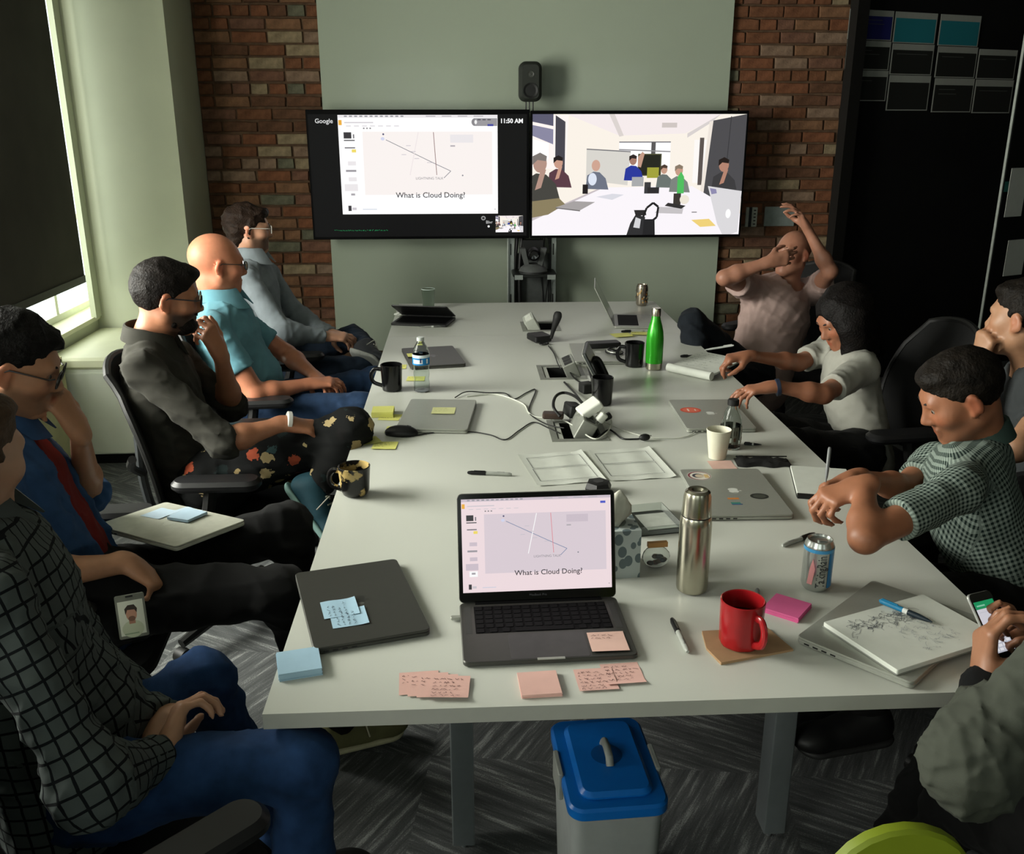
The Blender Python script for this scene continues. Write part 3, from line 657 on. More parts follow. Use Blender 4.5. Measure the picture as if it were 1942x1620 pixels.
def mug(label, loc, rz, mat, r=0.042, h=0.1, group=None, taper=0.0, facet=False, fill='#1a120c', hs=1.0, round_b=0.006):
    t = thing('mug', label, 'mug', loc, R(rz), group)
    rb = r * (1 - taper); th = 0.0045
    prof = [(rb - round_b, 0), (rb - round_b * 0.3, round_b * 0.3), (rb, round_b)] + [(rb + (r - rb) * k / 8, round_b + (h - round_b) * k / 8) for k in range(1, 9)]
    prof += [(r - th * 0.5, h + 0.0015), (r - th, h)] + [(rb - th + (r - rb) * k / 6, round_b + (h - round_b) * k / 6) for k in range(5, -1, -1)] + [(0.0, 0.006)]
    fn = None
    if facet:
        def fn(a, z): return 1 - 0.045 * max(0.0, 1 - z / (h * 0.85)) * (1 - abs(math.cos(4 * a))) if z < h * 0.85 else 1.0
    MB().lathe(prof, 48, f=fn).build('cup', mat, t, ang=50 if not facet else 20)
    hp = spline([(r - 0.003, 0, h * 0.80), (r + 0.018 * hs, 0, h * 0.80), (r + 0.03 * hs, 0, h * 0.58), (r + 0.024 * hs, 0, h * 0.30), (rb - 0.002, 0, h * 0.16)], 6)
    MB().tube(hp, 0.0062, 10, flat=1.35).build('handle', mat, t)
    if fill: MB().lathe([(0.0, h * 0.62), (rb + (r - rb) * 0.5 - th - 0.0004, h * 0.62)], 32, cap1=False).build('drink', M('dark_drink_' + fill, fill, 0.1), t)
    return t
def marker(label, a, b, body='#9fa29b', cap='#0d0d0e', r=0.0058, group='felt markers on the table', capfrac=0.42, z=TZ):
    """a lies at the tail, b at the capped end"""
    a = Vector(a); b = Vector(b); a.z = b.z = z; d = b - a; L = d.length
    t = thing('marker_pen', label, 'marker', a, math.atan2(d.y, d.x), group)
    rot = (0, R(90), 0)
    MB().lathe([(r * 0.55, 0), (r * 0.9, 0.006), (r, 0.012), (r, L * (1 - capfrac))], 14).build('barrel', M('barrel_' + body, body, 0.4), t, (0, 0, r), rot)
    c = MB().lathe([(r * 1.12, L * (1 - capfrac)), (r * 1.12, L * 0.9), (r * 0.75, L * 0.985), (r * 0.3, L)], 14).build('cap', M('cap_' + cap, cap, 0.4), t, (0, 0, r), rot)
    MB().box((L * 0.72, 0, r * 2.2), (L * 0.25, 0.003, 0.0016)).build('clip', M('cap_' + cap, cap, 0.4), t)
    p = Pic(0.00002); p.text('Sharpie', 0, -r * 0.5, r * 1.35, '#2c2c2c'); p.build('print', mInk, t, None, (L * 0.16, 0, 2 * r + 0.0002))
    return t
def cable(label, pts, r=0.0022, mat=None, group='cables trailing over the table', n=7):
    o = MB().tube(spline(pts, n), r, 7).build('cable', mat or mCable); props(o, label, 'cable', group); return o

# -- open laptop in the foreground
ol = thing('open_laptop', 'open dark grey laptop in the foreground showing the map slide', 'laptop', (-0.215, 0.256, TZ), R(1.8))
w, d = 0.349, 0.241
MB().rbox((0, 0, 0.007), (w, d, 0.0105), 0.012, 0.002).build('base', mSG, ol)
kb = MB().box((0, 0.043, 0.0124), (0.288, 0.112, 0.0006)).build('keyboard', mKey, ol, ang=0)
km = MB().rbox((0, 0, 0.0006), (0.0155, 0.0155, 0.0012), 0.002, seg=2).mesh('key', 0); km.materials.append(M('key_caps', '#0e0e0f', 0.65, var=0.1, spec=0.12))
kmw = MB().rbox((0, 0, 0.0006), (0.095, 0.0155, 0.0012), 0.002, seg=2).mesh('key', 0); kmw.materials.append(M('key_caps', '#0e0e0f', 0.65, var=0.1, spec=0.12))
for rr_ in range(6):
    nk = 14 if rr_ else 11
    for k in range(nk):
        if rr_ == 0 and 4 <= k <= 6:
            if k == 5: x = 0.0; o = bpy.data.objects.new('key', kmw)
            else: continue
        else: x = -0.134 + k * 0.268 / (nk - 1); o = bpy.data.objects.new('key', km)
        COL.objects.link(o); o.parent = kb; o.location = (x, -0.003 + rr_ * 0.0185, 0.0127)
MB().rbox((0, -0.068, 0.0124), (0.158, 0.096, 0.0005), 0.005).build('trackpad', M('trackpad_grey', '#454542', 0.3, metal=0.4), ol)
MB().box((0, -d / 2 + 0.003, 0.012), (0.055, 0.007, 0.0015)).build('lid_notch', mSil, ol)
for s in (-1, 1): MB().box((s * 0.158, 0.043, 0.0123), (0.014, 0.11, 0.0004)).build('speaker_grille', M('speaker_dots', '#383836', 0.6), ol)
MB().tube([(-0.14, 0.113, 0.010), (0.14, 0.113, 0.010)], 0.0055, 10).build('hinge', mKey, ol)
LA = R(15)
scr = bpy.data.objects.new('lid', None)
lid = MB().rbox((0, 0.121, -0.0025), (w, 0.242, 0.005), 0.011, 0.001).build('lid', mSG, ol, (0, 0.118, 0.012), (R(90) - LA, 0, 0))
bpy.data.objects.remove(scr)
MB().rbox((0, 0.121, 0.0004), (w - 0.003, 0.239, 0.0008), 0.010).build('bezel', M('glossy_bezel', '#060607', 0.12, spec=0.5), lid)
p = Pic(0.00002); slide_picture(p, 0, 0, 0.331, 0.207, ('#f2dfe3', '#ddd0d8', '#cfc2cc'), '#7d8cab', '#e08a94')
p.build('screen_picture', attr_mat('laptop_screen_light', emit=0.95, rough=0.2), lid, None, (-0.1655, 0.023, 0.00085))
p = Pic(); p.text('MacBook Pro', 0, 0, 0.007, '#55555a', 'CENTER'); p.build('name_print', mInk, lid, None, (0, 0.011, 0.00085))
us = thing('usb_dongle', 'small grey dongle plugged into the left side of the open laptop', 'dongle', (-0.401, 0.316, TZ + 0.004), R(1.8))
MB().rbox((0, 0, 0.003), (0.022, 0.012, 0.006), 0.003, 0.001).build('body', mSil, us); MB().box((0.013, 0, 0.003), (0.008, 0.008, 0.003)).build('plug', mSG, us)
note('pink note with two lines of writing stuck on the palm rest of the open laptop', (-0.091, 0.191, TZ + 0.0136), 1.5, '#d9b3a6', 5, 2, curl=0.002, ink='#6a4a48', rows=None)

# -- closed laptop at the left front with two blue notes
closed_laptop('closed dark grey laptop at the left front with blue notes on its lid', (-0.615, 0.391), 105.5, mSG)
note('blue note with writing, upper one on the dark laptop lid at left front', (-0.652, 0.352, TZ + 0.0178), 105, BLUE, 21, 4, curl=0.002, ink='#34404c')
note('blue note with writing, lower one on the dark laptop lid at left front', (-0.628, 0.312, TZ + 0.0172), 104, BLUE, 22, 4, curl=0.002, ink='#34404c')
pad('thick light blue sticky pad on the left front corner of the table', (-0.708, 0.152, TZ), 14, BLUE, 0.016, 0.082)
for i, (x, y, a) in enumerate(((-0.470, 0.084, 3), (-0.452, 0.076, 1), (-0.434, 0.069, -1), (-0.412, 0.062, -4))):
    note(('pink note at the left end of the fan of four notes', 'second pink note from the left in the fan of four', 'third pink note from the left in the fan of four', 'topmost pink note with six written lines at the right end of the fan')[i], (x, y, TZ + 0.0004 + i * 0.0012), a, PINK, 31 + i, 3 if i < 3 else 6, curl=0.001 if i < 3 else 0.003, ink='#5a3a3a', group='fan of pink notes', wr=0.18 if i < 3 else 0.78)
pad('plain pink sticky pad in front of the open laptop', (-0.241, 0.062, TZ), 3, PINK, 0.008)
note('pink note with writing, right one of the overlapping pair by the laptop', (-0.076, 0.094, TZ + 0.0003), 4, PINK, 41, 5, curl=0.004, ink='#5a3a3a')
note('pink note covered with writing, left one of the overlapping pair by the laptop', (-0.131, 0.076, TZ + 0.0014), 3, PINK, 42, 6, curl=0.002, ink='#5a3a3a')
# -- red mug on cardboard
cd = MB(); cd.add([(-0.078, -0.058, 0), (0.086, -0.038, 0), (0.072, 0.052, 0), (-0.07, 0.062, 0), (-0.085, 0.0, 0), (-0.078, -0.058, 0.006), (0.086, -0.038, 0.0045), (0.072, 0.052, 0.005), (-0.07, 0.062, 0.0065), (-0.085, 0.0, 0.005)], [(4, 3, 2, 1, 0), (5, 6, 7, 8, 9), (0, 1, 6, 5), (1, 2, 7, 6), (2, 3, 8, 7), (3, 4, 9, 8), (4, 0, 5, 9)])
o = cd.build('cardboard_coaster', M('brown_cardboard', '#9c7d5c', 0.85, var=0.08, scale=30), None, (0.192, 0.183, TZ), (0, 0, R(8)), ang=0); props(o, 'torn piece of brown cardboard used as coaster under the red mug', 'coaster')
mug('glossy red faceted mug standing on the cardboard', (0.180, 0.186, TZ + 0.006), -68, M('red_glaze', '#8e1419', 0.22, var=0.05, spec=0.6), 0.045, 0.098, taper=0.06, facet=True, fill='#3a0a0a', hs=0.85)
marker('felt marker lying between the open laptop and the red mug', (0.066, 0.157, 0), (0.062, 0.289, 0))
marker('felt marker pointing at the elbow of the person in the gingham shirt', (0.417, 0.634, 0), (0.524, 0.698, 0), group='felt markers on the table')
marker('felt marker alone in the middle left of the table', (-0.236, 1.166, 0), (-0.370, 1.189, 0))
marker('grey pen half hidden behind the red mug', (0.262, 0.335, 0), (0.286, 0.412, 0), '#7c7f7c', '#6c6e6c', 0.005)
pad('bright pink sticky pad behind the red mug', (0.325, 0.322, TZ), -40, HOT, 0.012, 0.08)
# -- steel flask
fl = thing('steel_flask', 'tall brushed steel vacuum flask standing beside the open laptop', 'flask', (0.138, 0.428, TZ))
mSteel = M('brushed_steel', '#b5b19f', 0.24, metal=1.0, var=0.05, scale=3)
MB().lathe([(0.030, 0), (0.0345, 0.004), (0.036, 0.012), (0.036, 0.165), (0.0345, 0.18), (0.033, 0.185)], 40).build('body', mSteel, fl)
MB().lathe([(0.0325, 0.185), (0.0325, 0.188)], 40).build('seal_ring', mDk, fl)
MB().lathe([(0.0335, 0.188), (0.0335, 0.192), (0.032, 0.205), (0.0305, 0.232), (0.028, 0.242), (0.022, 0.247), (0.014, 0.246), (0.010, 0.241), (0.0, 0.240)], 40).build('cup_lid', mSteel, fl)
# -- drinks can
def can(label, c, rz, r=0.0331, h=0.122, body='#b9bcb8', paint=None, group=None):
    t = thing('drinks_can', label, 'can', (c[0], c[1], TZ), R(rz), group)
    mC = M('can_' + body, body, 0.25, metal=0.85, var=0.04)
    MB().lathe([(r * 0.72, 0.003), (r * 0.80, 0), (r * 0.93, 0.006), (r, 0.014), (r, h - 0.017), (r * 0.97, h - 0.011), (r * 0.86, h - 0.003), (r * 0.85, h), (r * 0.80, h), (r * 0.78, h - 0.005), (0, h - 0.005)], 36).build('body', mC, t)
    MB().rbox((0, 0.006, h - 0.0035), (0.014, 0.024, 0.0014), 0.006).build('ring_pull', mC, t)
    if paint: paint(t, r, h)
    return t
def wrap_pic(p, name, mat, parent, r, off=0.0004):
    """bend a flat picture (x along the girth, y up) round a cylinder of radius r"""
    o = p.build(name, mat, parent)
    for v in o.data.vertices:
        a = v.co.x / r; k = r + off + v.co.z * 4; v.co = (k * math.cos(a), k * math.sin(a), v.co.y)
    return o
def strips(p, x0, y0, x1, y1, col, n=10):
    z = p.z
    for i in range(n): p.rect(x0 + (x1 - x0) * i / n, y0, x0 + (x1 - x0) * (i + 1) / n, y1, col); p.z = z
    p.z = z + p.step
def paint_water(t, r, h):
    p = Pic(); L = math.pi * r
    strips(p, L * 0.16, 0.012, L * 0.95, h - 0.016, '#1d74ae', 16); strips(p, -L * 0.95, h - 0.024, L, h - 0.016, '#3f8fc0', 40)
    wrap_pic(p, 'blue_band', attr_mat('can_print', rough=0.3, spec=0.6), t, r)
    p = Pic(); z = 0
    q = Pic(); q.text('TalkingRain', 0, 0, 0.03, '#2a2c30', sx=0.62)
    p.v = [(-y + 0.010, x * 0.92 + 0.014, zz) for x, y, zz in q.v]; p.f = q.f; p.c = q.c; p.z = q.z
    p.poly([(-0.03, 0.02), (-0.018, 0.02), (-0.014, 0.06), (-0.02, 0.085), (-0.026, 0.06)], '#c98a8a')
    wrap_pic(p, 'lettering', attr_mat('can_print', rough=0.3, spec=0.6), t, r, 0.0007)
can('silver and blue drinks can with slanted black lettering near the bare elbow', (0.425, 0.425), -95, paint=paint_water)
def paint_gold(t, r, h):
    p = Pic(); rr = random.Random(5)
    for i in range(46): p.ell(rr.uniform(-3, 3) * r, rr.uniform(0.02, h - 0.025), 0.004, 0.006, rr.choice(('#c9a46a', '#d9c39a', '#b0793c', '#8c8f8a')))
    wrap_pic(p, 'print', attr_mat('can_print', rough=0.3, spec=0.6), t, r)
can('small gold speckled drinks can at the far right end of the table', (0.655, 3.85), 200, body='#9c9486', paint=paint_gold)
# -- laptop, sketch pad and pen at the right front
closed_laptop('closed silver laptop at the right front under a sketch pad', (0.508, 0.215), 42, mSil, logo='#c4c6be', bg='#a3a59c')
sk = thing('sketch_pad', 'white sketch pad with ink drawings lying on the silver laptop at right front', 'sketch pad', (0.535, 0.182, TZ + 0.0178), R(22))
MB().rbox((0, 0, 0.005), (0.285, 0.2, 0.010), 0.004, 0.001).build('pages', mPaper, sk, ang=20); MB().rbox((0, 0, -0.0001), (0.288, 0.203, 0.0012), 0.004).build('back_cover', M('grey_card', '#8a8c86', 0.8), sk)
p = Pic(0.00001); rr = random.Random(17)
for k in range(90):
    bx_ = rr.uniform(0, 1); cx, cy = (-0.115 + bx_ * 0.16, 0.058 - bx_ * 0.012 + rr.uniform(-.02, .02)); pts = [(cx, cy)]
    for q_ in range(rr.randint(2, 5)): pts.append((pts[-1][0] + rr.uniform(-.012, .014), pts[-1][1] + rr.uniform(-.011, .011)))
    p.line(pts, 0.0008, rr.choice(('#565a60', '#70757a', '#3d4148')))
for k in range(70):
    cx, cy = rr.uniform(-0.04, 0.07), rr.uniform(-0.075, 0.02); pts = [(cx, cy)]
    for q_ in range(3): pts.append((pts[-1][0] + rr.uniform(-.006, .008), pts[-1][1] + rr.uniform(-.007, .007)))
    p.line(pts, 0.0006, '#8b9096')
p.build('ink_drawing', mInk, sk, None, (0, 0, 0.0101))
def ballpoint(label, a, b, z, body, grip, r=0.0048, group=None):
    a = Vector(a); b = Vector(b); a.z = b.z = z; d = b - a; L = d.length
    t = thing('ballpoint_pen', label, 'pen', a, math.atan2(d.y, d.x), group); rot = (0, R(90), 0)
    MB().lathe([(0.001, 0), (r * 0.6, 0.01), (r, 0.03), (r, L * 0.45)], 12).build('grip', M('pen_' + grip, grip, 0.4), t, (0, 0, r), rot)
    MB().lathe([(r * 1.05, L * 0.45), (r * 1.05, L * 0.54)], 12).build('collar', M('pen_white', '#c9ccc8', 0.4), t, (0, 0, r), rot)
    MB().lathe([(r, L * 0.54), (r, L * 0.96), (r * 0.4, L)], 12).build('barrel', M('pen_' + body, body, 0.35), t, (0, 0, r), rot)
    MB().box((L * 0.8, 0, 2.1 * r), (L * 0.3, 0.003, 0.0015)).build('clip', M('pen_' + body, body, 0.35), t)
    return t
ballpoint('blue and black ballpoint pen lying on the sketch pad', (0.585, 0.195, 0), (0.515, 0.292, 0), TZ + 0.0292, '#1f6f95', '#18242c', 0.006)
# -- laptop with stickers, cup, bottle, pouch
l3 = closed_laptop('closed silver laptop with round stickers in front of the writing person in gingham', (0.388, 0.977), 88.8, mSil, logo='#d6d8d0', bg='#a3a59c')
def sticker(t, fn):
    p = Pic(0.00004); fn(p); return p.build('sticker', mInk, t, None, (0, 0, 0.0166))
l4 = closed_laptop('closed silver laptop with a red round sticker near the person in white', (0.510, 1.711), 88.5, mSil, logo='#d6d8d0', bg='#a3a59c')
# lid coordinates: x along the long side (towards the far end), y towards the left
sticker(l3, lambda p: (p.ell(0.118, 0.072, 0.036, 0.036, '#c9c6bd'), p.ell(0.118, 0.072, 0.034, 0.034, '#7c3a44'), p.ell(0.117, 0.070, 0.03, 0.03, '#d8d2c6'), p.ell(0.118, 0.076, 0.018, 0.017, '#3a3a44'), p.ell(0.116, 0.072, 0.014, 0.013, '#c8b79e'), p.rect(0.1, 0.045, 0.128, 0.058, '#d2b27a')))
sticker(l3, lambda p: (p.ell(-0.045, -0.062, 0.021, 0.026, '#22241f'), p.ell(-0.045, -0.062, 0.014, 0.018, '#3e4038')))
sticker(l3, lambda p: p.rect(-0.066, 0.0, -0.054, 0.032, '#c07a3a')); sticker(l3, lambda p: (p.rect(-0.098, 0.004, -0.086, 0.03, '#3a7a6c'), p.rect(-0.104, 0.0, -0.098, 0.03, '#2a4a7a')))
sticker(l4, lambda p: (p.ell(0.04, 0.064, 0.034, 0.038, '#c9503c'), p.ell(0.04, 0.064, 0.026, 0.03, '#d86a54'), p.rect(0.03, 0.045, 0.05, 0.05, '#e8c8b8'), p.rect(0.026, 0.07, 0.055, 0.076, '#e8c8b8')))
cp = thing('paper_cup', 'white paper cup standing on a pink note', 'cup', (0.425, 1.292, TZ + 0.0012))
MB().lathe([(0.026, 0.004), (0.027, 0), (0.0385, 0.09), (0.0395, 0.093), (0.038, 0.095), (0.0365, 0.092), (0.0255, 0.006), (0, 0.006)], 36).build('cup_wall', M('cream_paper_cup', '#d5d2bd', 0.6, var=0.03), cp); MB().lathe([(0.0, 0.05), (0.0308, 0.05)], 28, cap1=False).build('drink', M('dark_drink_#1a120c', '#1a120c', 0.1), cp)
note('pink note sticking out under the white paper cup', (0.423, 1.225, TZ + 0.0003), 0, '#d9b3a6', 51, 0, curl=0.001)
mClear = M('clear_drink_glass', '#eef4f0', 0.03, trans=1.0, var=0, ior=1.25)
gbt = thing('glass_bottle', 'clear glass juice bottle with black cap behind the paper cup', 'bottle', (0.493, 1.388, TZ))
MB().lathe([(0.028, 0), (0.0325, 0.004), (0.0325, 0.085), (0.031, 0.1), (0.022, 0.13), (0.0165, 0.14), (0.0165, 0.152), (0.0150, 0.152), (0.0150, 0.139), (0.0205, 0.128), (0.0295, 0.099), (0.031, 0.084), (0.031, 0.006), (0, 0.005)], 32).build('glass', mClear, gbt)
MB().lathe([(0.0185, 0.146), (0.0185, 0.162), (0.016, 0.165), (0, 0.165)], 28).build('cap', mDk, gbt)
p = Pic()
for k in range(6): strips(p, -0.09 + k * 0.032, 0.02, -0.066 + k * 0.032, 0.078, ('#b9bcae', '#6a6c60', '#cfd1c4')[k % 3], 4); p.rect(-0.084 + k * 0.032, 0.05, -0.074 + k * 0.032, 0.066, '#3a3028'); p.rect(-0.084 + k * 0.032, 0.03, -0.076 + k * 0.032, 0.042, '#5a4030')
wrap_pic(p, 'label_print', mInk, gbt, 0.0326)
ballpoint('dark pen behind the glass juice bottle', (0.60, 1.395, 0), (0.545, 1.41, 0), TZ, '#1a1c20', '#1a1c20')
po = thing('black_pouch', 'crumpled black fabric pouch beside the paper cup', 'pouch', (0.555, 1.235, TZ), R(-6))
m = MB(); nx, ny = 14, 6; vs = []; fs = []; rr = random.Random(3)
for j in range(ny + 1):
    for i in range(nx + 1):
        x = (i / nx - 0.5) * 0.17; y = (j / ny - 0.5) * (0.075 + 0.012 * math.sin(i * 0.9)); e = min(i, nx - i, j, ny - j)
        vs.append((x, y, 0.001 if e == 0 else 0.010 + rr.uniform(-.003, .005)))
for j in range(ny):
    for i in range(nx): a = j * (nx + 1) + i; fs.append((a, a + 1, a + nx + 2, a + nx + 1))
m.add(vs, fs); m.build('fabric', M('black_pouch_fabric', '#121211', 0.85, bump=0.3), po); MB().tube([(-0.08, 0.03, 0.011), (0.08, 0.033, 0.012)], 0.0022, 6).build('zip', mDk, po)
nb = thing('notebook', 'open notebook with dark spine strip under the writing hands', 'notebook', (0.678, 1.055, TZ), R(76))
MB().rbox((0, 0, 0.004), (0.24, 0.165, 0.008), 0.003, 0.001).build('pages', mPaper, nb, ang=20); MB().box((-0.122, 0, 0.0045), (0.02, 0.167, 0.0095)).build('spine', mDk, nb); MB().box((0, 0, 0.0005), (0.246, 0.17, 0.001)).build('cover', mDk, nb)
# -- storyboard papers
def paper(label, c, rz, w, d, frames, group='storyboard papers'):
    t = thing('paper_sheet', label, 'paper', (c[0], c[1], TZ + 0.0006), R(rz), group)
    n = 10; m = MB(); vs = []; fs = []
    for i in range(n + 1):
        x = (i / n - 0.5) * w; z = 0.0012 * math.sin(i * 1.3) + 0.0015 + (0.004 if i in (0, n) else 0)
        vs += [(x, -d / 2, z), (x, d / 2, z)]
    for i in range(n): fs.append((2 * i, 2 * i + 2, 2 * i + 3, 2 * i + 1))
    m.add(vs, fs).build('sheet', mPaper, t)
    p = Pic(0.00002)
    for x0, y0, x1, y1 in frames: p.line([(x0, y0), (x1, y0), (x1, y1), (x0, y1), (x0, y0)], 0.0016, '#3c3e42')
    o = p.build('drawn_frames', mInk, t)
    for v in o.data.vertices: v.co.z += 0.0042
    return t
paper('left one of two papers with hand-drawn empty frames', (-0.083, 1.226), 9, 0.212, 0.272, ((-0.085, 0.005, 0.088, 0.098), (-0.088, -0.105, 0.088, -0.003)))
paper('right one of two papers with hand-drawn empty frames', (0.140, 1.250), 6.5, 0.205, 0.272, ((-0.09, 0.005, 0.078, 0.098), (-0.09, -0.102, 0.078, -0.002)))
# -- tissue box, candy bag, packaging, puck
tb = thing('tissue_box', 'tissue box printed with grey leaves, partly behind the laptop screen', 'tissue box', (-0.030, 0.545, TZ), R(4))
def leaf_mat():
    m_ = bpy.data.materials.new('leaf_print'); m_.use_nodes = True; nt = m_.node_tree; N = nt.nodes.new; L = nt.links.new; b = nt.nodes['Principled BSDF']
    tc = N('ShaderNodeTexCoord'); mp = N('ShaderNodeMapping'); mp.inputs['Rotation'].default_value = (0.5, 0.4, 0.3); mp.inputs['Scale'].default_value = (38, 38, 28); L(tc.outputs['Object'], mp.inputs['Vector'])
    v = N('ShaderNodeTexVoronoi'); v.inputs['Scale'].default_value = 1.0; v.inputs['Randomness'].default_value = 0.75; L(mp.outputs['Vector'], v.inputs['Vector'])
    rp = N('ShaderNodeValToRGB'); rp.color_ramp.interpolation = 'CONSTANT'; rp.color_ramp.elements[0].color = (*lin('#5f6d70'), 1); rp.color_ramp.elements[1].position = 0.40; rp.color_ramp.elements[1].color = (*lin('#b7c0bd'), 1)
    L(v.outputs['Distance'], rp.inputs['Fac']); L(rp.outputs['Color'], b.inputs['Base Color']); b.inputs['Roughness'].default_value = 0.6; return m_
MB().box((0, 0, 0.0605), (0.112, 0.112, 0.121)).build('box', leaf_mat(), tb, ang=0)
MB().lathe([(0.03, 0.1212), (0.032, 0.1216)], 24).build('opening', M('clear_film', '#7d8481', 0.2), tb)
m = MB(); ts = []; n = 14
for i in range(5):
    for k in range(n):
        a = 2 * math.pi * k / n; r = (0.026, 0.034, 0.030, 0.018, 0.004)[i] * (1 + 0.28 * math.sin(3 * a + i)); ts.append((r * math.cos(a) + 0.006 * i * 0.6, r * math.sin(a), 0.121 + (0, 0.018, 0.04, 0.062, 0.078)[i]))
fs = [(i * n + k, i * n + (k + 1) % n, (i + 1) * n + (k + 1) % n, (i + 1) * n + k) for i in range(4) for k in range(n)] + [tuple(range(4 * n, 5 * n))]
m.add(ts, fs).build('tissue', M('white_tissue', '#cfcfc0', 0.9), tb, ang=60)
ca = thing('candy_bag', 'small clear bag of wrapped sweets beside the tissue box', 'candy bag', (0.078, 0.545, TZ))
m = MB(); rr = random.Random(9)
m.ball((0, 0, 0.028), (0.034, 0.02, 0.028), 14, 8); m.build('film', M('thin_clear_film', '#e8eeea', 0.08, trans=0.9, var=0, ior=1.1), ca)
for i, c in enumerate(('#b0402f', '#2c4a80', '#c9c4b0', '#a0522d', '#d8d0c0', '#7a2a2a', '#c0a080')): MB().ball((rr.uniform(-.02, .02), rr.uniform(-.009, .009), 0.012 + rr.uniform(0, .022)), (0.009, 0.006, 0.006), 8, 6).build('sweet', M('sweet_' + c, c, 0.35), ca)
MB().box((0.002, 0, 0.060), (0.048, 0.012, 0.012), rz=0.1).build('paper_tab', M('orange_tab', '#b98a55', 0.6), ca)
cl = thing('clear_tray', 'empty clear plastic tray behind the tissue box', 'plastic tray', (0.11, 0.80, TZ), R(10))
m = MB(); m.rbox((0, 0, 0.001), (0.13, 0.15, 0.002), 0.01)
for sx, sy, lx, ly in ((0, 0.075, 0.13, 0.002), (0, -0.075, 0.13, 0.002), (0.065, 0, 0.002, 0.15), (-0.065, 0, 0.002, 0.15)): m.box((sx, sy, 0.012), (lx, ly, 0.024))
m.build('tray', M('thin_clear_film', '#e8eeea', 0.08, trans=0.9, var=0, ior=1.1), cl)
MB().box((0.03, 0.0, 0.004), (0.1, 0.10, 0.001)).build('insert', M('translucent_insert', '#b7bbb2', 0.4), cl)
hx = thing('table_puck', 'black six-sided table microphone behind the open laptop', 'microphone', (0.006, 1.022, TZ), R(15))
MB().lathe([(0.034, 0), (0.038, 0.004), (0.041, 0.018), (0.034, 0.034), (0.024, 0.036), (0, 0.036)], 6).build('body', mDk, hx, ang=20); MB().lathe([(0.016, 0.036), (0.016, 0.0368), (0, 0.0368)], 6).build('top_plate', M('dark_grey_top', '#2a2a2a', 0.4), hx, ang=20)

# -- left side of the table
def gold_mat():
    m_ = bpy.data.materials.new('black_gold_glaze'); m_.use_nodes = True; nt = m_.node_tree; N = nt.nodes.new; L = nt.links.new; b = nt.nodes['Principled BSDF']
    tc = N('ShaderNodeTexCoord'); n = N('ShaderNodeTexVoronoi'); n.feature = 'SMOOTH_F1'; n.inputs['Scale'].default_value = 17; n.inputs['Randomness'].default_value = 0.9; L(tc.outputs['Object'], n.inputs['Vector'])
    n2 = N('ShaderNodeTexNoise'); n2.inputs['Scale'].default_value = 70; n2.inputs['Detail'].default_value = 4; L(tc.outputs['Object'], n2.inputs['Vector'])
    ad = N('ShaderNodeMath'); ad.operation = 'MULTIPLY_ADD'; L(n2.outputs['Fac'], ad.inputs[0]); ad.inputs[1].default_value = 0.5; L(n.outputs['Distance'], ad.inputs[2])
    rp = N('ShaderNodeValToRGB'); e = rp.color_ramp.elements; e[0].position = 0.56; e[0].color = (*lin('#b39a62'), 1); e[1].position = 0.61; e[1].color = (*lin('#0f0e0e'), 1)
    L(ad.outputs[0], rp.inputs['Fac']); L(rp.outputs['Color'], b.inputs['Base Color']); b.inputs['Roughness'].default_value = 0.25; return m_
mug('black mug with gold pattern at the left table edge', (-0.692, 1.045, TZ), 168, gold_mat(), 0.046, 0.088, taper=0.12, fill='#15100c', round_b=0.018)
BM = 'plain black mugs'
mug('plain black mug at the left edge beside the water bottle', (-0.662, 2.137, TZ), 172, mBlkG, 0.043, 0.105, BM, hs=1.3, taper=0.1)
mug('plain black mug beside the green bottle', (0.365, 2.462, TZ), 170, mBlkG, 0.043, 0.105, BM, hs=1.0, taper=0.1)
mug('plain black mug in the middle of the table near the chargers', (0.143, 1.90, TZ), 75, mBlkG, 0.042, 0.105, BM, taper=0.12)
wb_ = thing('water_bottle', 'clear plastic water bottle with blue label near the left edge', 'bottle', (-0.543, 2.117, TZ))
MB().lathe([(0.026, 0), (0.031, 0.004), (0.032, 0.03), (0.029, 0.05), (0.032, 0.07), (0.030, 0.095), (0.033, 0.115), (0.033, 0.155), (0.028, 0.175), (0.015, 0.198), (0.0125, 0.202), (0.0125, 0.212), (0.0115, 0.212), (0.0115, 0.201), (0.027, 0.174), (0.0318, 0.154), (0.0318, 0.115), (0.029, 0.095), (0.031, 0.07), (0.028, 0.05), (0.031, 0.03), (0.030, 0.005), (0, 0.004)], 30).build('plastic', mClear, wb_)
MB().lathe([(0.0145, 0.204), (0.0145, 0.218), (0, 0.219)], 20).build('cap', M('clear_white_cap', '#b7bcb8', 0.4), wb_)
p = Pic(); strips(p, -0.1, 0.112, 0.104, 0.152, '#1f7fc0', 40); strips(p, -0.1, 0.14, 0.104, 0.152, '#d8e4ec', 40); strips(p, -0.085, 0.118, -0.045, 0.134, '#d8e4ec', 6); p.rect(-0.055, 0.122, -0.05, 0.14, '#1a2a60'); p.rect(-0.03, 0.118, -0.022, 0.136, '#e6eef4')
wrap_pic(p, 'label_print', mInk, wb_, 0.0332)
l5 = closed_laptop('closed silver laptop with a yellow note, beside the computer mouse', (-0.472, 1.762), -6, mSil, logo='#8f918a', bg='#a3a59c', w=0.249 * 1.0, d=0.36)
note('pale yellow note stuck on the lid of the silver laptop at left', (-0.452, 1.79, TZ + 0.0172), -4, '#c9ca92', 61, 4, s=0.084, curl=0.002, ink='#a5a57c')
closed_laptop('closed dark grey laptop behind the water bottle', (-0.515, 2.634), 100, mSG)
ms = thing('computer_mouse', 'black wired computer mouse beside the silver laptop', 'mouse', (-0.592, 1.575, TZ), R(-8))
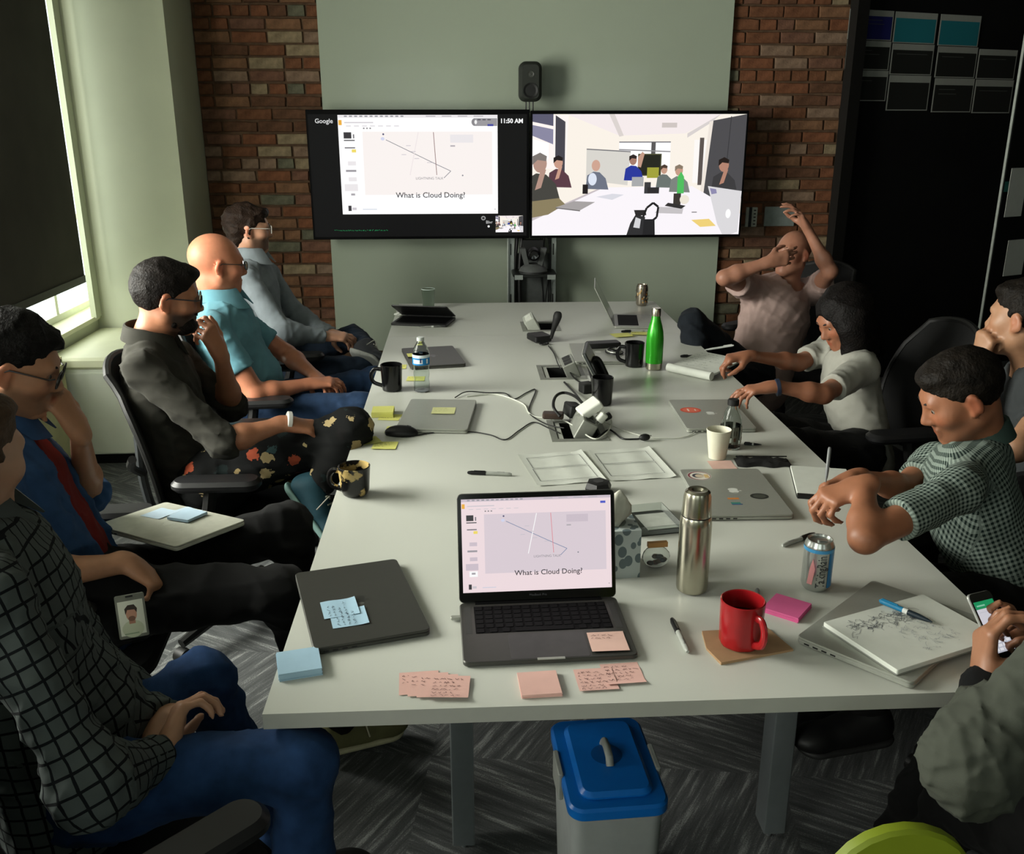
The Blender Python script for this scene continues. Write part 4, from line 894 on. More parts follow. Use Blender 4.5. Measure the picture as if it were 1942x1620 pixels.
MB().ball((0, 0, 0.008), (0.058, 0.031, 0.026), 22, 12).build('shell', M('black_mouse', '#0f0f10', 0.45), ms)
for v in ms.children[0].data.vertices: v.co.z = max(v.co.z, 0.001)
MB().tube([(0.02, 0, 0.032), (0.034, 0, 0.0285)], 0.004, 8).build('scroll_wheel', M('dark_wheel', '#232323', 0.6), ms)
YG = 'yellow sticky notes at the left edge'
pad('yellow sticky pad at the left edge between mug and mouse', (-0.672, 1.81, TZ + 0.001), 0, YELLOW, 0.02, 0.078)
note('yellow note with writing under the yellow pad', (-0.645, 1.775, TZ + 0.0003), -8, YELLOW, 71, 4, curl=0.001, group=YG)
note('yellow note partly under the computer mouse', (-0.612, 1.63, TZ + 0.0003), -5, YELLOW, 72, 0, curl=0.002, group=YG)
note('yellow written note hanging at the table edge left of the mouse', (-0.700, 1.515, TZ + 0.0003), 22, YELLOW, 73, 5, s=0.08, curl=0.003, group=YG, wr=0.75)
note('yellow written note in front of the mouse, right one of two', (-0.640, 1.462, TZ + 0.0012), -4, YELLOW, 74, 4, s=0.08, curl=0.003, group=YG, wr=0.7)
note('yellow written note between the half open laptop and the black mug', (-0.664, 2.50, TZ + 0.0003), 0, YELLOW, 75, 3, curl=0.002, group=YG)
note('yellow note between dark laptop and water bottle', (-0.590, 2.64, TZ + 0.0182), 10, YELLOW, 76, 1, curl=0.003, group=YG)
note('yellow note beside the foot of the water bottle', (-0.575, 2.30, TZ + 0.0003), -3, YELLOW, 77, 2, curl=0.002, group=YG)
# -- half open laptop and glass at the far left
hl = thing('half_open_laptop', 'dark laptop left slightly ajar at the far left end', 'laptop', (-0.585, 3.44, TZ), R(-13))
MB().rbox((0, 0, 0.007), (0.30, 0.215, 0.011), 0.01, 0.002).build('base', M('dark_laptop_shell', '#2b2b2b', 0.45), hl)
ld = MB().rbox((0, -0.107, 0.003), (0.30, 0.215, 0.006), 0.01, 0.001).build('lid', M('dark_laptop_shell', '#2b2b2b', 0.45), hl, (0, 0.107, 0.0135), (R(-24), 0, 0))
MB().box((0, 0.0, 0.0128), (0.27, 0.15, 0.0006)).build('keyboard', mKey, hl); MB().tube([(-0.13, 0.107, 0.013), (0.13, 0.107, 0.013)], 0.005, 8).build('hinge', mDk, hl)
ballpoint('short grey pen in front of the half open laptop', (-0.60, 3.30, 0), (-0.47, 3.315, 0), TZ, '#5a5c58', '#8a8c86')
dg = thing('drinking_glass', 'clear drinking glass at the far left end behind the half open laptop', 'glass', (-0.570, 3.775, TZ))
MB().lathe([(0.030, 0), (0.032, 0.003), (0.038, 0.12), (0.0365, 0.12), (0.0305, 0.01), (0, 0.009)], 30).build('glass', mClear, dg); MB().lathe([(0.0368, 0.119), (0.0385, 0.119), (0.0385, 0.1215), (0.0368, 0.1215), (0.0368, 0.119)], 30, cap0=False, cap1=False).build('rim', M('glass_rim', '#cfe0d8', 0.1, spec=0.7), dg)
for i, (x, y, w_, h_) in enumerate(((-0.70, 3.80, 0.10, 0.012), (-0.73, 3.62, 0.05, 0.02))):
    t = thing('tissue_scrap', ('crumpled white scrap at the far left corner of the table', 'small crumpled white scrap at the left edge near the half open laptop')[i], 'paper scrap', (x, y, TZ)); m = MB(); rr = random.Random(i)
    m.ball((0, 0, h_ * 0.5), (w_ / 2, w_ * 0.3, h_ * 0.5), 10, 6); m.v = [(a * rr.uniform(.7, 1.2), b * rr.uniform(.7, 1.2), max(0, c * rr.uniform(.6, 1.3))) for a, b, c in m.v]; m.build('paper', mPaper, t, ang=0)
# -- right middle
gr = thing('green_bottle', 'shiny green swing bottle with steel cap and base', 'bottle', (0.441, 2.407, TZ))
mGreen = M('green_metallic', '#2f9e22', 0.22, metal=0.35, var=0.1, scale=6, spec=0.6)
MB().lathe([(0.0362, 0.03), (0.0368, 0.06), (0.0368, 0.13), (0.034, 0.165), (0.027, 0.195), (0.0195, 0.22), (0.0175, 0.235)], 36).build('body', mGreen, gr)
MB().lathe([(0.030, 0), (0.0345, 0.004), (0.0362, 0.03)], 36).build('steel_base', mSteel, gr); MB().lathe([(0.0195, 0.233), (0.0195, 0.262), (0.018, 0.266), (0, 0.266)], 28).build('steel_cap', mSteel, gr)
nb2 = thing('spiral_notebook', 'open notebook with rolled over pages under the hand of the person in white', 'notebook', (0.662, 2.37, TZ), R(-48))
pg2 = MB().rbox((0.0, 0.115, 0.004), (0.215, 0.24, 0.008), 0.004, 0.001).build('pages', mPaper, nb2, (0, -0.12, 0.016), (R(6), 0, 0), ang=20)
MB().tube([(-0.108, -0.128, 0.019), (0.0, -0.130, 0.019), (0.11, -0.128, 0.019)], 0.018, 14).build('rolled_pages', mPaper, nb2)
p = Pic(0.00001); rr = random.Random(77)
for k in range(7): p.scribble(-0.095, 0.09 - k * 0.026, rr.uniform(0.08, 0.18), 0.014, '#7c8580', 80 + k, 0.0012)
p.build('pencil_sketch', mInk, pg2, None, (0, 0.115, 0.0082))
marker('black marker beside the spiral notebook', (0.684, 2.600, 0.745), (0.601, 2.604, 0.745), '#2a2a2a', '#0d0d0e', 0.0058)
sc = closed_laptop('closed silver laptop beyond the touch controller with a black case on it', (0.235, 2.665), 88, mSil, logo='#c4c6be', bg='#a3a59c')
bc = thing('headset_case', 'black case and coiled headset lying on the far silver laptop', 'case', (0.28, 2.66, TZ + 0.0165), R(10))
MB().rbox((0.01, 0.10, 0.012), (0.16, 0.07, 0.024), 0.015, 0.005).build('case_shell', mDk, bc)
for i in range(3): MB().tube([(0.02 + (0.038 - i * 0.006) * math.cos(a * 0.42), -0.03 + (0.05 - i * 0.008) * math.sin(a * 0.42), 0.006 + i * 0.006) for a in range(15)], 0.0035, 7, closed=True).build('headset_cable', mCable if i != 1 else mSil, bc)
o2 = thing('open_laptop', 'open silver laptop at the far right end, screen edge towards the camera', 'laptop', (0.535, 3.38, TZ), R(82))
MB().rbox((0, 0, 0.006), (0.325, 0.227, 0.010), 0.011, 0.002).build('base', mSil, o2); MB().box((0, 0.04, 0.0114), (0.27, 0.105, 0.0006)).build('keyboard', mKey, o2, ang=0); MB().rbox((0, -0.065, 0.0113), (0.105, 0.076, 0.0005), 0.004).build('trackpad', mSil, o2)
ld = MB().rbox((0, 0.112, -0.0025), (0.325, 0.224, 0.005), 0.011, 0.001).build('lid', mSil, o2, (0, 0.113, 0.012), (R(62), 0, 0)); MB().rbox((0, 0.112, 0.0003), (0.318, 0.217, 0.0008), 0.008).build('bezel', M('glossy_bezel', '#060607', 0.12, spec=0.5), ld)
p = Pic(); fruit_logo(p, 0, 0, 0.04, '#e6e8e2', '#a3a59c'); p.build('logo', attr_mat('lid_logo', rough=0.3, spec=0.6), ld, None, (0, 0.112, -0.0053), (R(180), 0, 0))
MB().box((0.1, 0.112, -0.006), (0.02, 0.03, 0.001)).build('sticker', mPaper, ld)
note('yellow note beyond the green bottle', (0.413, 3.063, 0.742), 12, YELLOW, 91, 0, s=0.10, curl=0.004)
note('small yellow note beside the far open laptop', (0.506, 3.094, 0.742), -6, YELLOW, 92, 2, s=0.085, curl=0.004)
marker('black marker lying in front of the far open laptop', (0.538, 3.140, 0.745), (0.419, 3.134, 0.745))
# touch controller on its stand
tc_ = thing('touch_controller', 'tilted touch controller on a black stand in the middle of the table', 'touch panel', (0.175, 2.13, TZ), R(80))
MB().rbox((0, 0.0, 0.012), (0.16, 0.09, 0.024), 0.03, 0.006).build('foot', mDk, tc_)
sl = MB().rbox((0, 0.0, 0), (0.21, 0.15, 0.014), 0.012, 0.003).build('panel', M('dark_grey_panel', '#3a3d3c', 0.35), tc_, (0, 0.035, 0.095), (R(62), 0, 0))
MB().rbox((0, 0, 0.0075), (0.2, 0.14, 0.001), 0.01).build('glass', M('glossy_bezel', '#060607', 0.12, spec=0.5), sl); MB().rbox((0, 0, -0.0065), (0.212, 0.152, 0.003), 0.012).build('rim', mSil, sl)
MB().tube(spline([(0.02, 0.03, 0.02), (0.03, 0.05, 0.09), (0.06, 0.02, 0.10), (0.05, -0.02, 0.03)], 6), 0.012, 10).build('stand_arm', mDk, tc_)
# -- three power and data boxes let into the table
mModF = M('grey_module_frame', '#85877f', 0.45, metal=0.3); mWell = M('dark_well', '#0e0e0d', 0.7)
def module(label, c, sx, lid_ang, flip):
    t = thing('power_module', label, 'power outlet', (c[0], c[1], TZ), 0, 'power modules let into the table')
    fr = MB(); a, b = HW / 2, HD / 2; e = 0.022
    for x0, x1, y0, y1 in ((-a - e, a + e, -b - e, -b), (-a - e, a + e, b, b + e), (-a - e, -a, -b, b), (a, a + e, -b, b)): fr.box(((x0 + x1) / 2, (y0 + y1) / 2, 0.0015), (x1 - x0, y1 - y0, 0.003))
    fr.build('frame', mModF, t, ang=0)
    w_ = MB(); w_.box((0, 0, -0.075), (HW - 0.004, HD - 0.004, 0.006))
    for x in (-a + 0.003, a - 0.003): w_.box((x, 0, -0.038), (0.004, HD - 0.004, 0.07))
    for y in (-b + 0.003, b - 0.003): w_.box((0, y, -0.038), (HW - 0.004, 0.004, 0.07))
    w_.build('well', mWell, t, ang=0)
    tw = MB().rbox((0, 0, 0.02), (0.058, 0.15, 0.075), 0.006, 0.003).build('socket_block', mModF if flip else M('pale_block', '#a7aaa0', 0.5), t, (sx, 0.0, 0.0), (0, R(lid_ang), 0))
    for k in range(3):
        s_ = MB().rbox((0, (k - 1) * 0.045, 0.0582), (0.034, 0.036, 0.002), 0.004).build('socket', mDk if flip else mWhiteP, tw)
    MB().box((-a + 0.012, 0, -0.006), (0.016, HD - 0.01, 0.012)).build('brush_strip', M('pale_block', '#a7aaa0', 0.5), t)
    return t
module('nearest power module, with white chargers plugged in', HOLES[0], 0.012, 28, True)
module('middle power module beside the touch controller', HOLES[1], 0.048, -24, True)
module('farthest power module with the black handset', HOLES[2], -0.035, -30, False)
def charger(label, c, size, rot, mat, group='chargers in the nearest power module'):
    t = thing('charger', label, 'charger', c, 0, group, rot=rot); MB().rbox((0, 0, 0), size, 0.008, 0.004).build('body', mat, t)
    for s in (-1, 1): MB().box((s * 0.006, 0, -size[2] / 2 - 0.006), (0.002, 0.006, 0.014)).build('prong', mSil, t)
    return t
charger('large white square laptop charger sticking up from the nearest power module', (0.055, 1.60, TZ + 0.078), (0.03, 0.082, 0.08), (0, R(58), R(10)), mWhiteP)
charger('small white plug beside the large white charger', (0.092, 1.565, TZ + 0.055), (0.028, 0.034, 0.035), (0, R(40), R(10)), mWhiteP)
charger('black power adapter behind the large white charger', (0.01, 1.70, TZ + 0.04), (0.05, 0.075, 0.045), (0, R(10), R(15)), mDk)
charger('black plug at the right side of the white charger', (0.118, 1.60, TZ + 0.045), (0.022, 0.026, 0.03), (0, R(60), 0), mDk)
charger('grey brown adapter at the left of the nearest power module', (-0.063, 1.675, TZ + 0.03), (0.075, 0.045, 0.02), (0, R(0), R(-8)), M('brown_grey_adapter', '#3d302a', 0.4))
charger('black adapter left of the middle black mug', (0.105, 2.062, 0.760), (0.05, 0.05, 0.04), (0, 0, R(20)), mDk, 'chargers in the nearest power module')
hs = thing('phone_handset', 'black handset standing up from the farthest power module', 'handset', (0.044, 2.921, 0.742), R(20))
MB().rbox((-0.035, 0.06, 0.018), (0.09, 0.11, 0.03), 0.012, 0.004).build('cradle', mDk, hs)
MB().tube(spline([(0.0, 0.0, 0.02), (0.03, 0.03, 0.065), (0.055, 0.05, 0.105), (0.066, 0.06, 0.135)], 6), [0.008, 0.009, 0.0095, 0.010, 0.011, 0.012, 0.013, 0.014, 0.016, 0.018, 0.019, 0.020, 0.021, 0.022, 0.022, 0.021, 0.02, 0.018, 0.012], 10, flat=0.6).build('handset', mDk, hs)
MB().tube([(-0.05 + 0.022 * math.cos(a), -0.03 + 0.016 * math.sin(a), 0.006) for a in [k * 0.45 for k in range(14)]], 0.0035, 7, closed=True).build('cord_loop', mCable, hs)
# -- cables
cable('thin dark cable winding from the silver laptop to the nearest power module', [(-0.412, 2.004, 0.744), (-0.366, 2.062, 0.750), (-0.284, 2.067, 0.743), (-0.216, 2.056, 0.743), (-0.185, 1.974, 0.743), (-0.128, 2.066, 0.743), (-0.093, 2.094, 0.743), (-0.137, 1.847, 0.743), (-0.130, 1.749, 0.743), (-0.082, 1.648, 0.743), (-0.033, 1.589, 0.750)])
cable('white cable winding from the silver laptop round the white charger', [(-0.367, 2.020, 0.743), (-0.253, 2.043, 0.743), (-0.158, 1.916, 0.743), (-0.141, 1.795, 0.743), (-0.116, 1.742, 0.743), (-0.039, 1.707, 0.745), (-0.002, 1.616, 0.752), (0.053, 1.477, 0.748), (0.104, 1.524, 0.750), (0.136, 1.614, 0.762), (0.122, 1.671, 0.775), (0.063, 1.627, 0.790)], 0.0026, mCableW)
cable('black cable of the mouse running to the nearest power module', [(-0.543, 1.555, 0.744), (-0.469, 1.587, 0.743), (-0.360, 1.587, 0.743), (-0.289, 1.549, 0.743), (-0.241, 1.497, 0.743), (-0.187, 1.595, 0.743), (-0.132, 1.681, 0.743), (-0.085, 1.613, 0.743), (-0.051, 1.547, 0.745)])
cable('black cable running right from the power module to a small plug', [(0.062, 1.480, 0.745), (0.115, 1.567, 0.747), (0.136, 1.554, 0.743), (0.153, 1.486, 0.743), (0.196, 1.479, 0.743), (0.215, 1.477, 0.745)], 0.003)
pg = thing('loose_plug', 'small black plug at the end of the cable near the storyboard papers', 'plug', (0.224, 1.464, 0.742), R(10)); MB().ball((0, 0, 0.012), (0.02, 0.013, 0.012), 12, 8).build('body', mDk, pg); MB().box((0.02, 0.006, 0.014), (0.012, 0.004, 0.003)).build('prong', mSil, pg)
cable('thin white cable to the silver laptop with the red sticker', [(0.109, 1.621, 0.760), (0.168, 1.581, 0.743), (0.244, 1.498, 0.743), (0.340, 1.482, 0.743), (0.397, 1.518, 0.743), (0.416, 1.553, 0.748)], 0.0016, mCableW)
cable('thick black looped cable behind the white charger', [(-0.042, 1.643, 0.775), (-0.062, 1.676, 0.800), (-0.045, 1.773, 0.810), (-0.009, 1.820, 0.810), (0.024, 1.770, 0.810), (0.049, 1.696, 0.800)], 0.0055)
cable('grey cable between the middle power module and the white charger', [(0.032, 2.198, 0.745), (0.044, 2.118, 0.745), (0.052, 1.968, 0.760), (0.050, 1.748, 0.790)], 0.004)
cable('thin dark cable from the handset to the middle power module', [(0.025, 2.848, 0.744), (0.037, 2.704, 0.743), (0.034, 2.481, 0.750), (0.034, 2.352, 0.760)], 0.0025)
cable('dark cable from the middle power module to the black adapter', [(0.065, 2.307, 0.760), (0.081, 2.252, 0.745), (0.104, 2.170, 0.745), (0.109, 2.094, 0.755)], 0.003)
cable('white cable of the middle power module', [(0.044, 2.314, 0.770), (0.077, 2.312, 0.770), (0.104, 2.300, 0.750)], 0.002, mCableW)

# ------------------------------------------------------------------ storage bin under the table end
bn = thing('storage_bin', 'tall translucent storage bin with a bright blue lid under the table end', 'storage bin', (-0.062, 0.325, 0), R(3))
mTr = M('translucent_plastic', '#c9cecb', 0.4, trans=0.5, var=0.05, ior=1.15)
m = MB(); pa = rrect(0.185, 0.275, 0.03); pb = rrect(0.205, 0.30, 0.03); n = len(pa)
vs = [(x, y, 0.0) for x, y in pa] + [(x, y, 0.33) for x, y in pb] + [(x * 0.97, y * 0.98, 0.33) for x, y in pb] + [(x * 0.97, y * 0.98, 0.005) for x, y in pa]
fs = [(k * n + i, k * n + (i + 1) % n, (k + 1) * n + (i + 1) % n, (k + 1) * n + i) for k in range(3) for i in range(n)] + [tuple(reversed(range(n))), tuple(range(3 * n, 4 * n))]
m.add(vs, fs).build('tub', mTr, bn)
mBl = M('blue_plastic', '#0a63b4', 0.32, var=0.04, spec=0.5)
MB().rbox((0, 0, 0.345), (0.222, 0.322, 0.032), 0.035, 0.006, seg=6).build('lid', mBl, bn); MB().rbox((0, 0, 0.366), (0.165, 0.262, 0.022), 0.03, 0.009, seg=6).build('lid_dome', mBl, bn)
MB().lathe([(0.036, 0.3775), (0.030, 0.3785), (0, 0.3785)], 28).build('handle_recess', M('dark_blue_plastic', '#07447f', 0.4), bn)
MB().tube([(0, -0.04, 0.376), (0, -0.03, 0.392), (0, 0, 0.397), (0, 0.03, 0.392), (0, 0.04, 0.376)], 0.009, 10, flat=0.9).build('handle', M('grey_handle', '#8f928c', 0.4), bn)
for s in (-1, 1): MB().rbox((s * 0.112, 0.0, 0.33), (0.012, 0.09, 0.07), 0.005, 0.002).build('clasp', M('grey_handle', '#8f928c', 0.4), bn)
rr = random.Random(2)
for i, (c, s_) in enumerate((('#b98f8a', (0.11, 0.05, 0.045)), ('#c8402c', (0.05, 0.03, 0.04)), ('#3c4a52', (0.12, 0.09, 0.05)), ('#8a7a5a', (0.08, 0.06, 0.05)), ('#b9bcb8', (0.06, 0.08, 0.07)), ('#40484a', (0.1, 0.1, 0.05)))):
    MB().ball((rr.uniform(-.03, .03), -0.06 + rr.uniform(-.03, .05), 0.275 - i * 0.045), tuple(x / 2 for x in s_), 10, 7).build('toy', M('toy_' + c, c, 0.6), bn)

# ------------------------------------------------------------------ people: smooth bodies grown from tapered limbs
def V3(p): return np.array(p, dtype=np.float64)
def unit(v): v = V3(v); return v / (np.linalg.norm(v) + 1e-12)
class Shape:
    """list of smooth-blended tapered limbs and ellipsoids, meshed with surface nets"""
    def __init__(s): s.ops = []
    def cap(s, a, b, ra, rb=None, k=0.02, n=None, flat=1.0, sub=False, cuta=False, cutb=False, tag=None):
        rb = ra if rb is None else rb; a, b = V3(a), V3(b); m = max(ra, rb) + k + 0.02
        ab = b - a; L = np.linalg.norm(ab) + 1e-9; u = ab / L
        if n is not None: n = V3(n); n = unit(n - u * (n @ u))
        def f(X, Y, Z):
            px, py, pz = X - a[0], Y - a[1], Z - a[2]
            h0 = (px * u[0] + py * u[1] + pz * u[2]); t = np.clip(h0 / L, 0, 1)
            qx, qy, qz = px - ab[0] * t, py - ab[1] * t, pz - ab[2] * t
            if n is not None:
                w = (qx * n[0] + qy * n[1] + qz * n[2]) * (1 / flat - 1); qx, qy, qz = qx + n[0] * w, qy + n[1] * w, qz + n[2] * w
            d = (np.sqrt(qx * qx + qy * qy + qz * qz) - (ra + (rb - ra) * t)) * (1.0 if n is None else 0.5 + 0.5 * flat)
            if cutb: d = np.maximum(d, h0 - L)
            if cuta: d = np.maximum(d, -h0)
            return d
        s.ops.append((f, np.minimum(a, b) - m, np.maximum(a, b) + m, k, sub, tag, (a, u, L, max(ra, rb)))); return s
    def ell(s, c, r, rot=None, k=0.02, sub=False, tag=None):
        c = V3(c); r = V3(r); Rm = np.eye(3) if rot is None else np.array(rot); m = max(r) + k + 0.02
        def f(X, Y, Z):
            px, py, pz = X - c[0], Y - c[1], Z - c[2]
            q = [(px * Rm[0, i] + py * Rm[1, i] + pz * Rm[2, i]) / r[i] for i in range(3)]
            l = np.sqrt(q[0] ** 2 + q[1] ** 2 + q[2] ** 2); g = np.sqrt((q[0] / r[0]) ** 2 + (q[1] / r[1]) ** 2 + (q[2] / r[2]) ** 2) + 1e-9
            return l * (l - 1) / g
        s.ops.append((f, c - m, c + m, k, sub, tag, None)); return s
    def half(s, p, n, k=0.004):
        """remove everything on the side the normal points to"""
        p = V3(p); n = unit(n); s.ops.append((lambda X, Y, Z: -((X - p[0]) * n[0] + (Y - p[1]) * n[1] + (Z - p[2]) * n[2]), None, None, k, True, None, None)); return s
    def keep(s, f):
        """intersect with another field f(X,Y,Z) < 0"""
        s.ops.append((lambda X, Y, Z: -f(X, Y, Z), None, None, 0.004, True, None, None)); return s
    def mesh(s, name, h=0.007, wrinkle=0.0, wscale=70.0, seed=0, uv=None, origin=(0, 0, 0), col=None):
        lo = np.min([o[1] for o in s.ops if o[1] is not None and not o[4]], axis=0); hi = np.max([o[2] for o in s.ops if o[1] is not None and not o[4]], axis=0)
        n = np.ceil((hi - lo) / h).astype(int) + 1; ax = [(lo[i] + h * np.arange(n[i])).astype(np.float32) for i in range(3)]
        D = np.full(n, 0.2, np.float32)
        for f, l, u, k, sub, tag, _ in s.ops:
            if l is None: sl = (slice(None),) * 3
            else:
                i0 = np.clip(((l - lo) / h).astype(int), 0, n); i1 = np.clip(((u - lo) / h).astype(int) + 2, 0, n)
                if np.any(i1 <= i0): continue
                sl = tuple(slice(a, b) for a, b in zip(i0, i1))
            d = f(ax[0][sl[0]][:, None, None], ax[1][sl[1]][None, :, None], ax[2][sl[2]][None, None, :]).astype(np.float32)
            A = D[sl]
            if sub: B = -d; hh = np.maximum(k - np.abs(A - B), 0) / k; D[sl] = np.maximum(A, B) + hh * hh * k * 0.25
            else: hh = np.maximum(k - np.abs(A - d), 0) / k; D[sl] = np.minimum(A, d) + -hh * hh * k * 0.25
        if wrinkle:
            ii = np.nonzero(np.abs(D) < 3 * h + wrinkle); P = np.stack([ax[i][ii[i]] for i in range(3)], 1); rg = np.random.RandomState(seed); w = 0
            for q in range(5):
                kv = rg.randn(3); kv = kv / np.linalg.norm(kv) * wscale * rg.uniform(0.6, 1.7); k2 = rg.randn(3) * wscale * 0.5
                w = w + (1.0 - 2.2 * np.abs(np.sin(0.5 * (P @ kv) + 1.3 * np.sin(P @ k2 + rg.uniform(0, 6)) + rg.uniform(0, 6))) ** 0.65) * (0.4 + 0.6 * (np.sin(P @ (rg.randn(3) * 6) + rg.uniform(0, 6)) > -0.2))
            D[ii] += (-wrinkle * (w / 2.4)).astype(np.float32)
        for i in range(3):  # keep the surface closed at the grid border
            sl0 = [slice(None)] * 3; sl0[i] = 0; D[tuple(sl0)] = np.maximum(D[tuple(sl0)], h); sl0[i] = -1; D[tuple(sl0)] = np.maximum(D[tuple(sl0)], h)
        verts, quads = surface_nets(D, lo, h)
        me = bpy.data.meshes.new(name)
        me.vertices.add(len(verts)); me.vertices.foreach_set('co', (verts - V3(origin)).astype(np.float32).ravel())
        me.loops.add(len(quads) * 4); me.loops.foreach_set('vertex_index', quads.astype(np.int32).ravel())
        me.polygons.add(len(quads)); me.polygons.foreach_set('loop_start', np.arange(0, len(quads) * 4, 4, dtype=np.int32)); me.polygons.foreach_set('loop_total', np.full(len(quads), 4, np.int32))
        me.polygons.foreach_set('use_smooth', np.ones(len(quads), bool)); me.update(calc_edges=True)
        if uv is not None:
            U, PR = uv(verts, s); Q = U[quads]; per = PR[quads][:, :1]
            dv = Q[:, :, 0] - Q[:, :1, 0]; Q[:, :, 0] -= per * np.round(dv / per)
            me.uv_layers.new(name='UVMap').data.foreach_set('uv', Q.astype(np.float32).ravel())
        if col is not None:
            C = col(verts); me.color_attributes.new('Col', 'FLOAT_COLOR', 'POINT').data.foreach_set('color', np.concatenate([C, np.ones((len(C), 1))], 1).astype(np.float32).ravel())
        return me
def surface_nets(D, lo, h):
    S = D < 0; n = D.shape
    cs = [(i, j, k) for i in (0, 1) for j in (0, 1) for k in (0, 1)]
    def corner(A, c): return A[c[0]:n[0] - 1 + c[0], c[1]:n[1] - 1 + c[1], c[2]:n[2] - 1 + c[2]]
    cnt = sum(corner(S, c).astype(np.uint8) for c in cs); cells = np.nonzero((cnt > 0) & (cnt < 8)); idx = np.full((n[0] - 1, n[1] - 1, n[2] - 1), -1, np.int32); idx[cells] = np.arange(len(cells[0]))
    acc = np.zeros((len(cells[0]), 3)); num = np.zeros(len(cells[0])); base = np.stack(cells, 1)
    val = {c: D[cells[0] + c[0], cells[1] + c[1], cells[2] + c[2]].astype(np.float64) for c in cs}
    for a in cs:
        for b in cs:
            if sum(abs(a[i] - b[i]) for i in range(3)) == 1 and a < b:
                va, vb = val[a], val[b]; m = (va < 0) != (vb < 0); t = np.where(m, va / np.where(m, va - vb, 1), 0)
                p = np.array(a)[None] + t[:, None] * (np.array(b) - np.array(a))[None]; acc[m] += p[m]; num[m] += 1
    verts = lo + h * (base + acc / num[:, None]); quads = []
    for axis in range(3):
        o1, o2 = [(1, 2), (2, 0), (0, 1)][axis]
        sa = [slice(None)] * 3; sb = [slice(None)] * 3; sa[axis] = slice(0, -1); sb[axis] = slice(1, None)
        for o in (o1, o2): sa[o] = slice(1, -1); sb[o] = slice(1, -1)
        A, B = S[tuple(sa)], S[tuple(sb)]; e = np.nonzero(A != B); P = np.stack(e, 1); P[:, o1] += 1; P[:, o2] += 1
        def cell(d1, d2): q = P.copy(); q[:, o1] += d1; q[:, o2] += d2; return idx[q[:, 0], q[:, 1], q[:, 2]]
        Q = np.stack([cell(-1, -1), cell(0, -1), cell(0, 0), cell(-1, 0)], 1); fl = ~A[e]; Q[fl] = Q[fl][:, ::-1]; quads.append(Q)
    return verts, np.concatenate(quads)

def skin_mat(name, col):
    if name in MATS: return MATS[name]
    m = bpy.data.materials.new(name); m.use_nodes = True; nt = m.node_tree; b = nt.nodes['Principled BSDF']; N = nt.nodes.new; L = nt.links.new
    a = N('ShaderNodeAttribute'); a.attribute_name = 'Col'; tc = N('ShaderNodeTexCoord'); nz = N('ShaderNodeTexNoise'); nz.inputs['Scale'].default_value = 45; nz.inputs['Detail'].default_value = 4; L(tc.outputs['Object'], nz.inputs['Vector'])
    mp = N('ShaderNodeMapRange'); mp.inputs['To Min'].default_value = 0.86; mp.inputs['To Max'].default_value = 1.12; L(nz.outputs['Fac'], mp.inputs['Value'])
    mx = N('ShaderNodeMix'); mx.data_type = 'RGBA'; mx.blend_type = 'MULTIPLY'; mx.inputs['Factor'].default_value = 1.0; L(a.outputs['Color'], mx.inputs[6]); L(mp.outputs['Result'], mx.inputs[7]); L(mx.outputs[2], b.inputs['Base Color'])
    b.inputs['Roughness'].default_value = 0.48; b.inputs['Subsurface Weight'].default_value = 0.12; b.inputs['Subsurface Radius'].default_value = (0.012, 0.005, 0.003); b.inputs['Subsurface Scale'].default_value = 0.6; b.inputs['Specular IOR Level'].default_value = 0.4
    MATS[name] = m; return m
def cloth(name, col, var=0.08, rough=0.85, weave=900, bump=0.25):
    return M(name, col, rough, var=var, scale=25, bump=bump, bscale=weave, spec=0.12, sheen=0.02)
def check_mat(name, base, line, size, lw, gingham=False):
    """woven check running with the garment's own coordinates"""
    m = bpy.data.materials.new(name); m.use_nodes = True; nt = m.node_tree; b = nt.nodes['Principled BSDF']; N = nt.nodes.new; L = nt.links.new
    uv = N('ShaderNodeUVMap'); uv.uv_map = 'UVMap'; sp = N('ShaderNodeSeparateXYZ'); L(uv.outputs['UV'], sp.inputs[0]); outs = []
    for ch in (0, 1):
        d = N('ShaderNodeMath'); d.operation = 'DIVIDE'; d.inputs[1].default_value = size; L(sp.outputs[ch], d.inputs[0])
        fr = N('ShaderNodeMath'); fr.operation = 'FRACT'; L(d.outputs[0], fr.inputs[0])
        g = N('ShaderNodeMath'); g.operation = 'LESS_THAN'; g.inputs[1].default_value = lw; L(fr.outputs[0], g.inputs[0]); outs.append(g)
    ad = N('ShaderNodeMath'); ad.operation = 'ADD' if gingham else 'MAXIMUM'; L(outs[0].outputs[0], ad.inputs[0]); L(outs[1].outputs[0], ad.inputs[1])
    hf = N('ShaderNodeMath'); hf.operation = 'MULTIPLY'; hf.inputs[1].default_value = 0.5 if gingham else 1.0; L(ad.outputs[0], hf.inputs[0])
    mx = N('ShaderNodeMix'); mx.data_type = 'RGBA'; mx.inputs[6].default_value = (*lin(base), 1); mx.inputs[7].default_value = (*lin(line), 1); L(hf.outputs[0], mx.inputs[0])
    nz = N('ShaderNodeTexNoise'); nz.inputs['Scale'].default_value = 12; tc = N('ShaderNodeTexCoord'); L(tc.outputs['Object'], nz.inputs['Vector'])
    mr = N('ShaderNodeMapRange'); mr.inputs['To Min'].default_value = 0.85; mr.inputs['To Max'].default_value = 1.15; L(nz.outputs['Fac'], mr.inputs['Value'])
    m2 = N('ShaderNodeMix'); m2.data_type = 'RGBA'; m2.blend_type = 'MULTIPLY'; m2.inputs[0].default_value = 1; L(mx.outputs[2], m2.inputs[6]); L(mr.outputs['Result'], m2.inputs[7])
    L(m2.outputs[2], b.inputs['Base Color']); b.inputs['Roughness'].default_value = 0.9; b.inputs['Specular IOR Level'].default_value = 0.1
    return m
